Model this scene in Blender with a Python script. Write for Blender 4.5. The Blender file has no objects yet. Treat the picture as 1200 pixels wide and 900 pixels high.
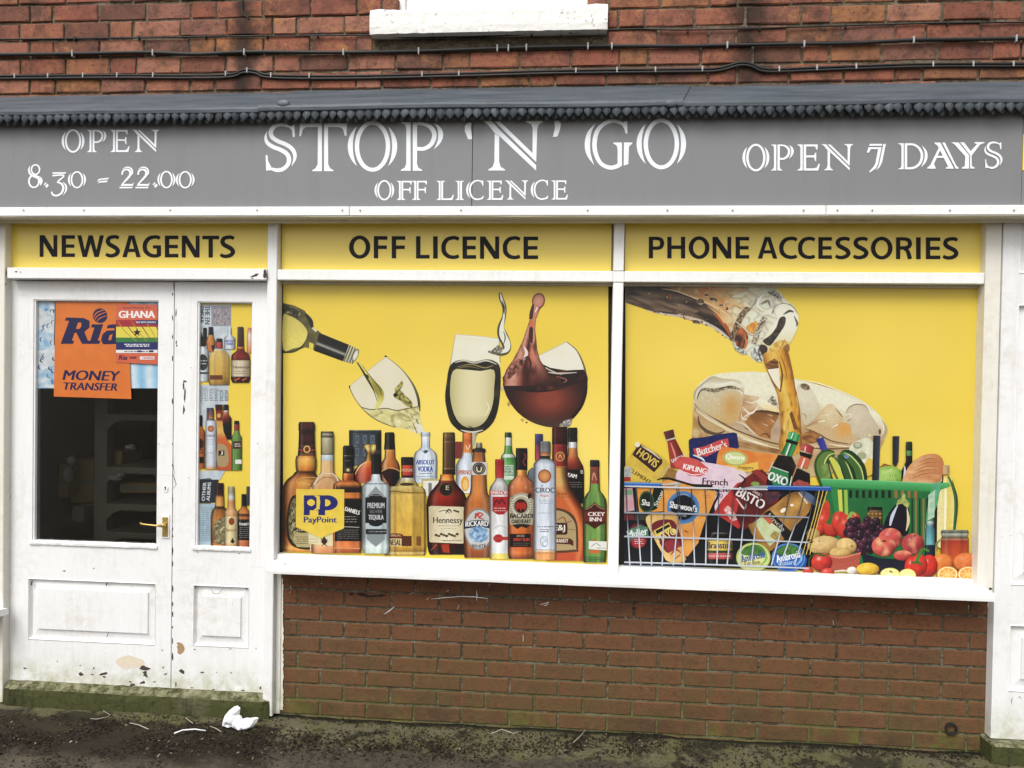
import bpy, bmesh, math, random
import numpy as np
from mathutils import Vector, Matrix, noise
from mathutils.geometry import delaunay_2d_cdt

random.seed(7)
SC = bpy.context.scene
COL = SC.collection
R = math.radians

# ------------------------------------------------------------------ camera
CAM_H = 1.64
CAM_D = 3.5205
F_PX = 900.0
def _cam_axes():
    yaw, pitch, roll = R(-4.8), R(-0.893), R(0.909)
    f = Vector((math.sin(yaw)*math.cos(pitch), math.cos(yaw)*math.cos(pitch), math.sin(pitch)))
    r = Vector((math.cos(yaw), -math.sin(yaw), 0)); u = r.cross(f)
    r2 = r*math.cos(roll) + u*math.sin(roll); u2 = -r*math.sin(roll) + u*math.cos(roll)
    return r2, u2, f
CR, CU, CF = _cam_axes()
cam_d = bpy.data.cameras.new('camera'); cam = bpy.data.objects.new('camera', cam_d); COL.objects.link(cam)
cam_d.sensor_width = 36.0; cam_d.lens = 36.0*F_PX/1200.0; cam_d.clip_start = 0.05; cam_d.clip_end = 500
cam.matrix_world = Matrix(((CR.x, CU.x, -CF.x, 0), (CR.y, CU.y, -CF.y, -CAM_D), (CR.z, CU.z, -CF.z, CAM_H), (0, 0, 0, 1)))
SC.camera = cam

# ------------------------------------------------------------------ sky, sun, exposure
SUN_EL, SUN_AZ = 52, 200           # soft sun behind thick cloud, high over the street
w = bpy.data.worlds.new('World'); SC.world = w; w.use_nodes = True
nt = w.node_tree; bg = nt.nodes['Background']
sky = nt.nodes.new('ShaderNodeTexSky'); sky.sky_type = 'NISHITA'; sky.sun_disc = False
sky.sun_elevation = R(SUN_EL); sky.sun_rotation = R(SUN_AZ); sky.dust_density = 4; sky.air_density = 1.2
hs = nt.nodes.new('ShaderNodeHueSaturation'); hs.inputs['Saturation'].default_value = 0.14
nt.links.new(sky.outputs[0], hs.inputs['Color']); nt.links.new(hs.outputs[0], bg.inputs[0])
bg.inputs[1].default_value = 0.13
sd = bpy.data.lights.new('sun', 'SUN'); sd.energy = 1.3; sd.angle = R(28); sd.color = (1, .975, .94)
sun = bpy.data.objects.new('sun', sd); COL.objects.link(sun)
_az, _el = R(SUN_AZ), R(SUN_EL)
sdir = Vector((math.sin(_az)*math.cos(_el), math.cos(_az)*math.cos(_el), math.sin(_el)))   # towards the sun
sun.rotation_euler = sdir.to_track_quat('Z', 'Y').to_euler()
SC.view_settings.view_transform = 'Standard'; SC.view_settings.look = 'None'
SC.view_settings.exposure = 0.64; SC.view_settings.gamma = 1.0

# ------------------------------------------------------------------ helpers
def at(x, y, Y=0.0):
    """the point of the plane at depth Y that lies under a point of the photograph (1200 x 900)"""
    v = CF*F_PX + CR*(x-600) + CU*(450-y)
    t = (Y + CAM_D)/v.y
    return Vector((v.x*t, Y, CAM_H + v.z*t))
def aX(x, y, Y=0.0): return at(x, y, Y).x
def aZ(x, y, Y=0.0): return at(x, y, Y).z
def lin(c):
    return tuple((v/255/12.92 if v/255 <= .04045 else ((v/255+.055)/1.055)**2.4) for v in c)

def link(o, parent=None):
    COL.objects.link(o)
    if parent: o.parent = parent
    return o
def thing(name, label, cat, loc=(0, 0, 0), group=None):
    o = bpy.data.objects.new(name, None); o.empty_display_size = .05; COL.objects.link(o)
    o.location = loc; o['label'] = label; o['category'] = cat
    if group: o['group'] = group
    return o
def tag(o, label=None, cat=None, group=None, kind=None):
    if label: o['label'] = label
    if cat: o['category'] = cat
    if group: o['group'] = group
    if kind: o['kind'] = kind
    return o
def mesh_obj(name, me, mat, parent=None, smooth=False):
    o = bpy.data.objects.new(name, me)
    if mat and not me.materials: me.materials.append(mat)
    if smooth:
        for p in me.polygons: p.use_smooth = True
    link(o)
    if parent:
        o.parent = parent
        o.matrix_parent_inverse = Matrix.Translation(-parent.location)
    return o
def obj(name, bm, mat, parent=None, smooth=False):
    me = bpy.data.meshes.new(name); bm.normal_update(); bm.to_mesh(me); bm.free()
    return mesh_obj(name, me, mat, parent, smooth)
def pydata(name, vs, fs, mat, parent=None, smooth=False):
    me = bpy.data.meshes.new(name); me.from_pydata([tuple(v) for v in vs], [], fs); me.update()
    return mesh_obj(name, me, mat, parent, smooth)
def add_box(bm, x0, x1, y0, y1, z0, z1, bev=0.0, segs=1):
    r = bmesh.ops.create_cube(bm, size=1)
    vs = r['verts']
    for v in vs:
        v.co = Vector(((x0+x1)/2 + v.co.x*(x1-x0), (y0+y1)/2 + v.co.y*(y1-y0), (z0+z1)/2 + v.co.z*(z1-z0)))
    if bev > 0:
        es = list({e for v in vs for e in v.link_edges})
        bmesh.ops.bevel(bm, geom=es, offset=bev, segments=segs, affect='EDGES', profile=.6)
def box(name, x0, x1, y0, y1, z0, z1, mat, parent=None, bev=0.003):
    bm = bmesh.new(); add_box(bm, x0, x1, y0, y1, z0, z1, bev); return obj(name, bm, mat, parent)
def extrude_profile(bm, prof, x0, x1, n=1, jit=0.0):
    """profile of (y, z) points swept along X"""
    rows = []
    for i in range(n+1):
        x = x0 + (x1-x0)*i/n
        rows.append([bm.verts.new((x, y + random.uniform(-jit, jit), z + random.uniform(-jit, jit))) for y, z in prof])
    m = len(prof)
    for a, b in zip(rows, rows[1:]):
        for j in range(m):
            k = (j+1) % m
            bm.faces.new((a[j], a[k], b[k], b[j]))
    bm.faces.new(rows[0][::-1]); bm.faces.new(rows[-1])
    bmesh.ops.recalc_face_normals(bm, faces=bm.faces)
def add_tube(bm, pts, r, seg=8, taper=None):
    pts = [Vector(p) for p in pts]; rings = []
    for i, p in enumerate(pts):
        t = (pts[min(i+1, len(pts)-1)] - pts[max(i-1, 0)]).normalized()
        a = t.orthogonal().normalized() if abs(t.z) > .9 else t.cross(Vector((0, 0, 1))).normalized()
        b = t.cross(a)
        rr = r if taper is None else r*taper[i]
        rings.append([bm.verts.new(p + a*rr*math.cos(2*math.pi*k/seg) + b*rr*math.sin(2*math.pi*k/seg)) for k in range(seg)])
    for A, B in zip(rings, rings[1:]):
        for k in range(seg):
            bm.faces.new((A[k], A[(k+1) % seg], B[(k+1) % seg], B[k]))
    bm.faces.new(rings[0][::-1]); bm.faces.new(rings[-1])
    bmesh.ops.recalc_face_normals(bm, faces=bm.faces)
def add_cyl(bm, c, axis, r, h, seg=20, r2=None):
    axis = Vector(axis).normalized(); c = Vector(c)
    a = axis.orthogonal().normalized(); b = axis.cross(a); r2 = r if r2 is None else r2
    A = [bm.verts.new(c + a*r*math.cos(2*math.pi*k/seg) + b*r*math.sin(2*math.pi*k/seg)) for k in range(seg)]
    B = [bm.verts.new(c + axis*h + a*r2*math.cos(2*math.pi*k/seg) + b*r2*math.sin(2*math.pi*k/seg)) for k in range(seg)]
    for k in range(seg): bm.faces.new((A[k], A[(k+1) % seg], B[(k+1) % seg], B[k]))
    bm.faces.new(A[::-1]); bm.faces.new(B)
    bmesh.ops.recalc_face_normals(bm, faces=bm.faces)

# ------------------------------------------------------------------ materials
class N:
    """small wrapper for building node trees"""
    def __init__(s, name, rough=.6, spec=.4):
        s.m = bpy.data.materials.new(name); s.m.use_nodes = True
        s.t = s.m.node_tree; s.b = s.t.nodes['Principled BSDF']
        s.b.inputs['Roughness'].default_value = rough; s.b.inputs['Specular IOR Level'].default_value = spec
    def n(s, typ, **kw):
        o = s.t.nodes.new(typ)
        for k, v in kw.items(): setattr(o, k, v)
        return o
    def l(s, a, b): s.t.links.new(a, b)
    def pos(s):
        return s.n('ShaderNodeNewGeometry').outputs['Position']
    def mapped(s, scale=(1, 1, 1), loc=(0, 0, 0)):
        m = s.n('ShaderNodeMapping'); m.inputs['Scale'].default_value = scale; m.inputs['Location'].default_value = loc
        s.l(s.pos(), m.inputs['Vector']); return m.outputs[0]
    def noise(s, sc=5, det=4, rough=.6, vec=None, dist=0):
        o = s.n('ShaderNodeTexNoise'); o.inputs['Scale'].default_value = sc; o.inputs['Detail'].default_value = det
        o.inputs['Roughness'].default_value = rough; o.inputs['Distortion'].default_value = dist
        s.l(vec if vec else s.pos(), o.inputs['Vector']); return o.outputs['Fac']
    def ramp(s, fac, stops):
        o = s.n('ShaderNodeValToRGB'); e = o.color_ramp.elements
        while len(e) < len(stops): e.new(.5)
        for el, (p, c) in zip(e, stops):
            el.position = p; el.color = (c, c, c, 1) if isinstance(c, (int, float)) else (*c, 1)
        s.l(fac, o.inputs[0]); return o.outputs[0]
    def mix(s, a, b, fac, mode='MIX'):
        o = s.n('ShaderNodeMix', data_type='RGBA', blend_type=mode)
        for v, sock in ((fac, o.inputs[0]), (a, o.inputs[6]), (b, o.inputs[7])):
            if isinstance(v, (int, float)): sock.default_value = v if sock == o.inputs[0] else (v, v, v, 1)
            elif isinstance(v, tuple): sock.default_value = (*v, 1)
            else: s.l(v, sock)
        return o.outputs[2]
    def math(s, op, a, b=0.0, clamp=False):
        o = s.n('ShaderNodeMath', operation=op, use_clamp=clamp)
        for v, sock in ((a, o.inputs[0]), (b, o.inputs[1])):
            if isinstance(v, (int, float)): sock.default_value = v
            else: s.l(v, sock)
        return o.outputs[0]
    def xyz(s):
        o = s.n('ShaderNodeSeparateXYZ'); s.l(s.pos(), o.inputs[0]); return o.outputs
    def rnd(s): return s.n('ShaderNodeObjectInfo').outputs['Random']
    def smooth(s, v, a, b, lo=0.0, hi=1.0):
        o = s.n('ShaderNodeMapRange', interpolation_type='SMOOTHSTEP')
        s.l(v, o.inputs['Value']); o.inputs['From Min'].default_value = a; o.inputs['From Max'].default_value = b
        o.inputs['To Min'].default_value = lo; o.inputs['To Max'].default_value = hi; return o.outputs[0]
    def bump(s, h, strength=.3, dist=.01):
        o = s.n('ShaderNodeBump'); o.inputs['Strength'].default_value = strength; o.inputs['Distance'].default_value = dist
        s.l(h, o.inputs['Height']); s.l(o.outputs[0], s.b.inputs['Normal'])
    def color(s, c):
        if isinstance(c, tuple): s.b.inputs['Base Color'].default_value = (*c, 1)
        else: s.l(c, s.b.inputs['Base Color'])
    def roughness(s, r): s.l(r, s.b.inputs['Roughness'])

def simple(name, c, rough=.6, var=.12, sc=30, spec=.4, metal=0.0):
    k = N(name, rough, spec); k.b.inputs['Metallic'].default_value = metal
    f = k.noise(sc, 4)
    k.color(k.mix(tuple(v*(1-var) for v in c), tuple(min(1, v*(1+var)) for v in c), f)); return k.m

def white_paint(name, base=(.80, .795, .78), dirt=(.42, .38, .28), amount=.5, grain=True, low=None):
    """old gloss paint: brush streaks, faint grime, a greener tide of dirt near the pavement if low is set"""
    k = N(name, .42, .45)
    big = k.noise(3.1, 5, .65); fine = k.noise(26, 5, .7)
    g = k.math('MULTIPLY', k.ramp(big, [(.45, 0), (.75, 1)]), k.ramp(fine, [(.42, 0), (.75, 1)]))
    c = k.mix(base, dirt, k.math('MULTIPLY', g, amount))
    st = k.noise(9, 4, .6, k.mapped((6, 6, .7)))
    c = k.mix(c, tuple(v*.86 for v in base), k.math('MULTIPLY', k.ramp(st, [(.5, 0), (.8, 1)]), .45))
    specks = k.noise(150, 2, .5)
    c = k.mix(c, (.25, .21, .15), k.math('MULTIPLY', k.ramp(specks, [(.70, 0), (.76, 1)]), .55))
    if low:
        z = k.xyz()[2]
        tide = k.smooth(z, low[1], low[0])
        nn = k.ramp(k.noise(14, 6, .7), [(.35, 0), (.7, 1)])
        c = k.mix(c, (.30, .31, .13), k.math('MULTIPLY', k.math('MULTIPLY', tide, nn), .8))
    drip = k.noise(7, 6, .7, k.mapped((3.4, 3.4, .22)))
    c = k.mix(c, dirt, k.math('MULTIPLY', k.ramp(drip, [(.56, 0), (.80, 1)]), amount*.5))
    scuff = k.math('MULTIPLY', k.ramp(k.noise(34, 5, .75), [(.60, 0), (.68, 1)]), k.ramp(k.noise(3.5, 4), [(.5, 0), (.62, 1)]))
    c = k.mix(c, (.36, .33, .28), k.math('MULTIPLY', scuff, amount*.6))
    k.color(c)
    k.bump(k.math('ADD', k.math('MULTIPLY', st, .6), k.math('MULTIPLY', fine, .4)), .25, .004)
    return k.m

M = {}
M['paint'] = white_paint('white gloss paint')
M['paint_sill'] = white_paint('white sill paint', (.77, .765, .755), amount=.25)
M['paint_door'] = white_paint('white door paint', (.74, .738, .735), (.44, .39, .29), .8, low=(.09, .27))
M['paint_cream'] = white_paint('aged cream paint', (.70, .675, .60), (.40, .34, .22), .5, low=(.02, .25))
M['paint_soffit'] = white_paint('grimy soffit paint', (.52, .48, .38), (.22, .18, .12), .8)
M['bare'] = simple('exposed old wood and primer', (.055, .04, .03), .85, .4, 60)

def brick_old():
    k = N('old red brick', .88, .25)
    r = k.rnd()
    c = k.ramp(r, [(0, (.190, .068, .044)), (.12, (.270, .100, .060)), (.24, (.215, .072, .050)), (.34, (.320, .145, .095)), (.44, (.245, .082, .050)), (.54, (.125, .058, .042)),
                   (.63, (.300, .130, .058)), (.73, (.235, .085, .058)), (.82, (.160, .075, .052)), (.91, (.285, .120, .085)), (1, (.095, .052, .040))])
    big = k.noise(9, 6, .68); fine = k.noise(55, 6, .75); pat = k.noise(21, 5, .7, dist=.6)
    c = k.mix(c, (.34, .155, .060), k.math('MULTIPLY', k.math('MULTIPLY', k.ramp(pat, [(.50, 0), (.62, 1)]), k.ramp(k.noise(2.6, 3), [(.45, 0), (.6, 1)])), .8))      # worn orange faces
    c = k.mix(c, (.045, .027, .020), k.math('MULTIPLY', k.ramp(big, [(.46, 0), (.66, 1)]), .80))    # soot
    c = k.mix(c, (.03, .02, .016), k.math('MULTIPLY', k.ramp(fine, [(.54, 0), (.66, 1)]), .75))      # pits
    c = k.mix(c, (.42, .36, .30), k.math('MULTIPLY', k.ramp(k.noise(33, 5, .7), [(.66, 0), (.76, 1)]), .4))
    x, y, z = k.xyz()
    wob = k.math('MULTIPLY', k.math('SUBTRACT', k.noise(7, 4), .5), .16)
    for X0, wd in ((aX(286, 60), .035), (aX(877, 60), .05)):
        d = k.math('ABSOLUTE', k.math('ADD', k.math('SUBTRACT', x, X0), wob))
        c = k.mix((.018, .014, .012), c, k.smooth(d, wd*.2, wd*2.4, .16, 1))
    k.color(c); k.bump(k.math('ADD', k.math('MULTIPLY', fine, .7), k.math('MULTIPLY', big, .6)), .9, .006)
    return k.m
def mortar(name, a, b, moss=False):
    k = N(name, .95, .2)
    c = k.mix(a, b, k.ramp(k.noise(22, 6, .75, k.mapped((.6, 1, 1.6))), [(.42, 0), (.66, 1)]))
    c = k.mix(c, tuple(v*.35 for v in a), k.ramp(k.noise(70, 4), [(.55, 0), (.68, 1)]))
    if moss:
        z = k.xyz()[2]
        m = k.math('MULTIPLY', k.smooth(z, .45, .0), k.ramp(k.noise(8, 5), [(.38, 0), (.58, 1)]))
        c = k.mix(c, (.10, .115, .03), k.math('MULTIPLY', m, .8))
    k.color(c); k.bump(k.noise(120, 5), .8, .006); return k.m
def brick_new():
    k = N('brown facing brick', .85, .25)
    r = k.rnd()
    c = k.ramp(r, [(0, (.138, .058, .029)), (.25, (.158, .061, .028)), (.5, (.126, .056, .030)), (.75, (.164, .064, .029)), (1, (.112, .052, .029))])
    oi = k.n('ShaderNodeTexCoord').outputs['Object']
    sep = k.n('ShaderNodeSeparateXYZ'); k.l(oi, sep.inputs[0])
    # kiln marks: a darker smudge along the middle of some faces
    ex = k.math('MULTIPLY', sep.outputs[0], 11.0); ez = k.math('MULTIPLY', sep.outputs[2], 40.0)
    dd = k.math('ADD', k.math('MULTIPLY', ex, ex), k.math('MULTIPLY', ez, ez))
    sm = k.math('MULTIPLY', k.smooth(dd, 1.1, .1), k.ramp(k.noise(45, 5, .7), [(.42, 0), (.62, 1)]))
    sm = k.math('MULTIPLY', sm, k.math('GREATER_THAN', k.math('FRACT', k.math('MULTIPLY', r, 7.3)), .45))
    c = k.mix(c, (.05, .027, .019), k.math('MULTIPLY', sm, .65))
    fine = k.noise(90, 5, .75)
    c = k.mix(c, (.05, .028, .018), k.math('MULTIPLY', k.ramp(fine, [(.55, 0), (.66, 1)]), .8))
    c = k.mix(c, (.20, .095, .05), k.math('MULTIPLY', k.ramp(k.noise(60, 4), [(.62, 0), (.74, 1)]), .5))
    x, y, z = k.xyz()
    # algae creeping up from the pavement, and drip tracks
    drip = k.noise(5, 5, .7, k.mapped((3.2, 1, .6)))
    alg = k.math('MULTIPLY', k.smooth(z, .68, .16), k.ramp(drip, [(.30, 0), (.58, 1)]))
    c = k.mix(c, (.098, .064, .024), k.math('MULTIPLY', alg, .85))
    moss = k.math('MULTIPLY', k.smooth(z, .15, .01), k.ramp(k.noise(9, 6, .72), [(.42, 0), (.53, 1)]))
    moss = k.math('MULTIPLY', moss, k.smooth(k.math('FRACT', k.math('MULTIPLY', r, 13.7)), .35, .6, .12, 1))
    c = k.mix(c, (.100, .100, .022), k.math('MULTIPLY', moss, .9))
    dark = k.math('MULTIPLY', k.smooth(z, .22, .02), k.ramp(k.noise(4, 4), [(.40, 0), (.65, 1)]))
    c = k.mix(c, (.045, .026, .016), k.math('MULTIPLY', dark, .55))
    blot = k.noise(26, 6, .75)
    c = k.mix(c, (.060, .032, .020), k.math('MULTIPLY', k.ramp(blot, [(.52, 0), (.68, 1)]), .6))
    c = k.mix(c, (.20, .090, .044), k.math('MULTIPLY', k.ramp(k.noise(17, 5, .7), [(.56, 0), (.70, 1)]), .4))
    k.color(c); k.bump(k.math('ADD', fine, k.noise(30, 4)), .8, .004); return k.m
M['brick_old'] = brick_old(); M['brick_new'] = brick_new()
M['mortar_old'] = mortar('old lime mortar', (.085, .068, .045), (.20, .165, .115))
M['mortar_new'] = mortar('grey green mortar', (.050, .045, .030), (.20, .19, .135), True)

def lead():
    k = N('weathered lead', .52, .5)
    st = k.noise(4, 5, .65, k.mapped((.8, 4, 9)))
    c = k.mix((.040, .052, .065), (.088, .104, .120), k.ramp(st, [(.35, 0), (.68, 1)]))
    c = k.mix(c, (.12, .135, .15), k.math('MULTIPLY', k.ramp(k.noise(40, 5, .7), [(.6, 0), (.75, 1)]), .4))
    k.color(c); k.bump(k.noise(14, 4), .35, .01); return k.m
M['lead'] = lead()
k = N('weathered lead scallops', .55, .5)
k.color(k.mix((.026, .033, .040), (.075, .090, .104), k.math('MULTIPLY', k.math('ADD', k.rnd(), k.noise(25, 4)), .55))); k.bump(k.noise(30, 3), .3, .004)
M['lead_dark'] = k.m
k = N('grey sign board', .45, .4)
c0 = k.mix((.182, .183, .188), (.200, .201, .206), k.noise(2.5, 5)); stv = k.noise(8, 5, .65, k.mapped((2.2, 1, .12)))
c0 = k.mix(c0, (.135, .135, .132), k.math('MULTIPLY', k.ramp(stv, [(.52, 0), (.78, 1)]), .30)); c0 = k.mix(c0, (.25, .25, .245), k.math('MULTIPLY', k.ramp(k.noise(60, 4), [(.66, 0), (.74, 1)]), .25)); k.color(c0); M['fascia'] = k.m
k = N('white sign vinyl', .4, .4); k.color(k.mix((.74, .77, .82), (.82, .84, .87), k.noise(6, 4))); M['vinyl_white'] = k.m
k = N('black sign vinyl', .5, .2); k.color(k.mix((.008, .007, .011), (.014, .012, .016), k.noise(20, 3))); M['vinyl_black'] = k.m
k = N('navy print', .4, .4); k.color(k.mix((.012, .012, .07), (.018, .018, .09), k.noise(20, 3))); M['vinyl_navy'] = k.m
k = N('yellow sign vinyl', .3, .5)
k.color(k.mix((.80, .61, .10), (.85, .66, .12), k.noise(3, 4))); M['yellow'] = k.m
M['black_rubber'] = simple('black cable sheath', (.013, .013, .012), .55, .3, 60)
M['clip_grey'] = simple('grey cable clip', (.38, .37, .36), .6, .2, 200)
M['joint_dark'] = simple('dark gap', (.012, .011, .009), .9, .3)
M['brass'] = simple('worn brass', (.52, .36, .11), .38, .35, 90, .5, .75)
M['steel'] = simple('pale worn metal', (.62, .60, .55), .4, .2, 60, .5, .4)
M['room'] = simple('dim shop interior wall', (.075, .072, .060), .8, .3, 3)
M['pipe_black'] = simple('black pipe plastic', (.02, .019, .018), .5, .3, 50)
M['litter_white'] = simple('crumpled white tissue', (.70, .70, .71), .7, .05, 30)

def concrete(name, a, b, moss, mossamt):
    k = N(name, .92, .2)
    f = k.noise(9, 7, .72); c = k.mix(a, b, k.ramp(f, [(.3, 0), (.7, 1)]))
    m = k.ramp(k.noise(4.5, 6, .7), [(.5-mossamt*.35, 0), (.72-mossamt*.3, 1)])
    c = k.mix(c, moss, k.math('MULTIPLY', m, .9))
    c = k.mix(c, (.018, .016, .010), k.math('MULTIPLY', k.ramp(k.noise(38, 5, .75), [(.54, 0), (.66, 1)]), .75))
    streak = k.noise(9, 5, .7, k.mapped((1.6, 1, .25)))
    c = k.mix(c, (.014, .015, .006), k.math('MULTIPLY', k.ramp(streak, [(.48, 0), (.66, 1)]), .75))
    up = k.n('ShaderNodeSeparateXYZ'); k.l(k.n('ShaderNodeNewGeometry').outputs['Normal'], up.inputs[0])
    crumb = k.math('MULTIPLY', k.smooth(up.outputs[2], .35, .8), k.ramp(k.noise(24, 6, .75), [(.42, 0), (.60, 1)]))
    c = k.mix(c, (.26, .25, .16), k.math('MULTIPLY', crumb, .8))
    k.color(c); k.bump(k.math('ADD', f, k.noise(60, 4)), .8, .008); return k.m
M['step'] = concrete('mossy concrete step', (.13, .115, .075), (.24, .215, .15), (.042, .048, .010), .95)
def ground_mat():
    k = N('pavement', .93, .2)
    x, y, z = k.xyz()
    f = k.noise(60, 6, .8); g = k.noise(5, 6, .7)
    asph = k.mix((.034, .028, .020), (.115, .097, .070), k.ramp(f, [(.36, 0), (.70, 1)]))
    asph = k.mix(asph, (.15, .127, .088), k.math('MULTIPLY', k.ramp(g, [(.50, 0), (.68, 1)]), .55))
    conc = k.mix((.110, .098, .056), (.175, .155, .100), k.noise(14, 6, .75))
    conc = k.mix(conc, (.115, .115, .042), k.math('MULTIPLY', k.ramp(k.noise(6, 6, .7), [(.38, 0), (.62, 1)]), .8))
    conc = k.mix(conc, (.022, .021, .012), k.math('MULTIPLY', k.ramp(k.noise(5, 7, .75, dist=.4), [(.50, 0), (.58, 1)]), .85))
    edge = k.math('ADD', y, k.math('MULTIPLY', k.math('SUBTRACT', k.noise(6, 6, .7), .5), .30))
    c = k.mix(asph, conc, k.smooth(edge, -.30, -.24))
    humus = k.math('ADD', k.smooth(x, -1.05, -1.45), k.math('MULTIPLY', k.math('SUBTRACT', k.noise(5, 6, .75), .5), 1.6))
    humus = k.math('MULTIPLY', k.smooth(humus, .55, .85), k.math('MULTIPLY', k.smooth(edge, -.50, -.40), k.smooth(edge, -.10, -.15)))
    c = k.mix(c, (.020, .014, .009), k.math('MULTIPLY', humus, .85))
    wet = k.math('ADD', y, k.math('MULTIPLY', k.math('SUBTRACT', k.noise(17, 5, .7), .5), .06))
    c = k.mix(c, (.014, .013, .007), k.smooth(wet, -.045, -.012))
    k.color(c); k.bump(k.math('ADD', f, k.noise(22, 5)), 1.0, .012); return k.m
M['ground'] = ground_mat()
k = N('leaf litter', .9, .2)
k.color(k.ramp(k.n('ShaderNodeAttribute', attribute_name='tint').outputs['Fac'],
    [(0, (.010, .008, .006)), (.6, (.022, .016, .010)), (.92, (.045, .032, .020)), (.975, (.10, .078, .048)), (1, (.28, .25, .19))])); M['debris'] = k.m
# ================================================================== THE SETTING: pavement
def gpt(x, y, z=0.0):
    """point of the ground (height z) under a point of the photograph"""
    v = CF*F_PX + CR*(x-600) + CU*(450-y); t = (z-CAM_H)/v.z
    return Vector((v.x*t, v.y*t - CAM_D, z))
def ground_z(x, y):
    n = noise.noise(Vector((x*3.1, y*3.1, 1.3)))*.008 + noise.noise(Vector((x*11, y*11, 4.2)))*.004
    return -.002 + n + max(-.12, .03*min(0, y+.15)) - .004
xs = [-90, -40, -15, -7] + list(np.arange(-4.2, 3.6, .05)) + [7, 15, 40, 90]
ys = [-120, -50, -20, -9, -5, -3.5] + list(np.arange(-2.2, .09, .045)) + [.4, 2, 8, 30, 120]
gv = [(x, y, ground_z(x, y)) for y in ys for x in xs]; nx = len(xs)
gf = [(j*nx+i, j*nx+i+1, (j+1)*nx+i+1, (j+1)*nx+i) for j in range(len(ys)-1) for i in range(nx-1)]
tag(pydata('pavement', gv, gf, M['ground'], smooth=True), kind='structure')

# ================================================================== bricks
_bricks = {}
def brick_mesh(L, H, D, seed, rough, mat):
    """irregular brick, centre of its front face at the origin, front towards -Y"""
    key = (round(L, 3), H, seed, mat.name)
    if key in _bricks: return _bricks[key]
    rn = random.Random(hash((round(L*1000), seed, rough)) & 0xffff)
    nx_, nz_ = 5, 4
    e1, e2 = .004/L, .004/H; us = [0, e1, .5, 1-e1, 1]; vs_ = [0, e2, 1-e2, 1]
    V, Fs = [], []
    for j in range(nz_):
        for i in range(nx_):
            edge = i in (0, nx_-1) or j in (0, nz_-1)
            x = (us[i]-.5)*L + rn.uniform(-1, 1)*rough*(.9 if edge else .5)
            z = (vs_[j]-.5)*H + rn.uniform(-1, 1)*rough*(.9 if edge else .3)
            y = (.0035 if edge else 0) + rn.uniform(-1, 1)*rough*.5
            V.append((x, y, z))
    for j in range(nz_-1):
        for i in range(nx_-1):
            a = j*nx_+i; Fs.append((a, a+1, a+nx_+1, a+nx_))
    ring = [i for i in range(nx_)] + [j*nx_+nx_-1 for j in range(1, nz_)] + [(nz_-1)*nx_+i for i in range(nx_-2, -1, -1)] + [j*nx_ for j in range(nz_-2, 0, -1)]
    b0 = len(V)
    for q in ring: V.append((V[q][0], D, V[q][2]))
    m = len(ring)
    for q in range(m):
        r_ = (q+1) % m; Fs.append((ring[q], b0+q, b0+r_, ring[r_]))
    me = bpy.data.meshes.new('brick'); me.from_pydata(V, [], Fs); me.update(); me.materials.append(mat)
    _bricks[key] = me; return me
def lay_brick(parent, x0, x1, zc, H, Y, mat, rough, gap):
    L = x1-x0-gap
    if L < .02: return
    Lq = round(L/.004)*.004
    o = bpy.data.objects.new('brick', brick_mesh(Lq, H, .09, random.randint(0, 4), rough, mat))
    COL.objects.link(o); o.parent = parent; o.matrix_parent_inverse = Matrix.Translation(-parent.location)
    o.location = ((x0+x1)/2, Y + random.uniform(-.003, .003)*rough/.002, zc + random.uniform(-.0012, .0012))
    o.rotation_euler = (0, random.uniform(-1, 1)*rough*3, random.uniform(-1, 1)*rough*6)

# ---- old brick wall over the shop
uw = thing('brick_wall', 'old weathered red brick wall above the lead flashing, crossed by black cables', 'wall', (-.4, 0, 2.94))
WX0, WX1 = -3.45, 2.5
SL, SR, SB, ST = aX(433, 37, -.06), aX(712, 33, -.06), aZ(570, 37, -.06), aZ(570, 12, -.06)
OL, OR_ = aX(467, 6), aX(687, 4)
zt0 = aZ(200, 108); pitch = (aZ(200, 23)-zt0)/4
box('mortar', WX0, SL+.05, .0075, .2, 2.90, 3.62, M['mortar_old'], uw, 0)
box('mortar', SL+.05, SR-.05, .0075, .2, 2.90, SB+.02, M['mortar_old'], uw, 0)
box('mortar', SR-.05, WX1, .0075, .2, 2.90, 3.62, M['mortar_old'], uw, 0)
for c in range(-1, 7):
    z0 = zt0 + c*pitch; zc = z0 + pitch*.5
    odd = (4-c) % 2            # row just under y=23 carries the header at x=238
    off = aX(238, 15) if (c % 2 == 0) else aX(238, 15)+.4025
    x = off - .805*4 - .061 + random.uniform(-.01, .01)
    cells = []
    while x < WX1:
        for Lb in (.122, .228, .231, .224):
            Lj = Lb + random.uniform(-.008, .008); cells.append((x, x+Lj)); x += Lj
        x += .805 - sum(b-a for a, b in cells[-4:])
        cells[-1] = (cells[-1][0], x)
    for a, b in cells:
        a, b = max(a, WX0), min(b, WX1)
        if b-a < .03: continue
        cuts = [(a, b)]
        if z0 + pitch > SB+.01:
            lo, hi = (SL, SR) if z0 < ST-.02 else (OL, OR_)
            cuts = [(a, min(b, lo)), (max(a, hi), b)]
        for p, q in cuts:
            if q-p > .03: lay_brick(uw, p, q, zc, pitch-.011, 0, M['brick_old'], .0024, .010)

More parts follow.
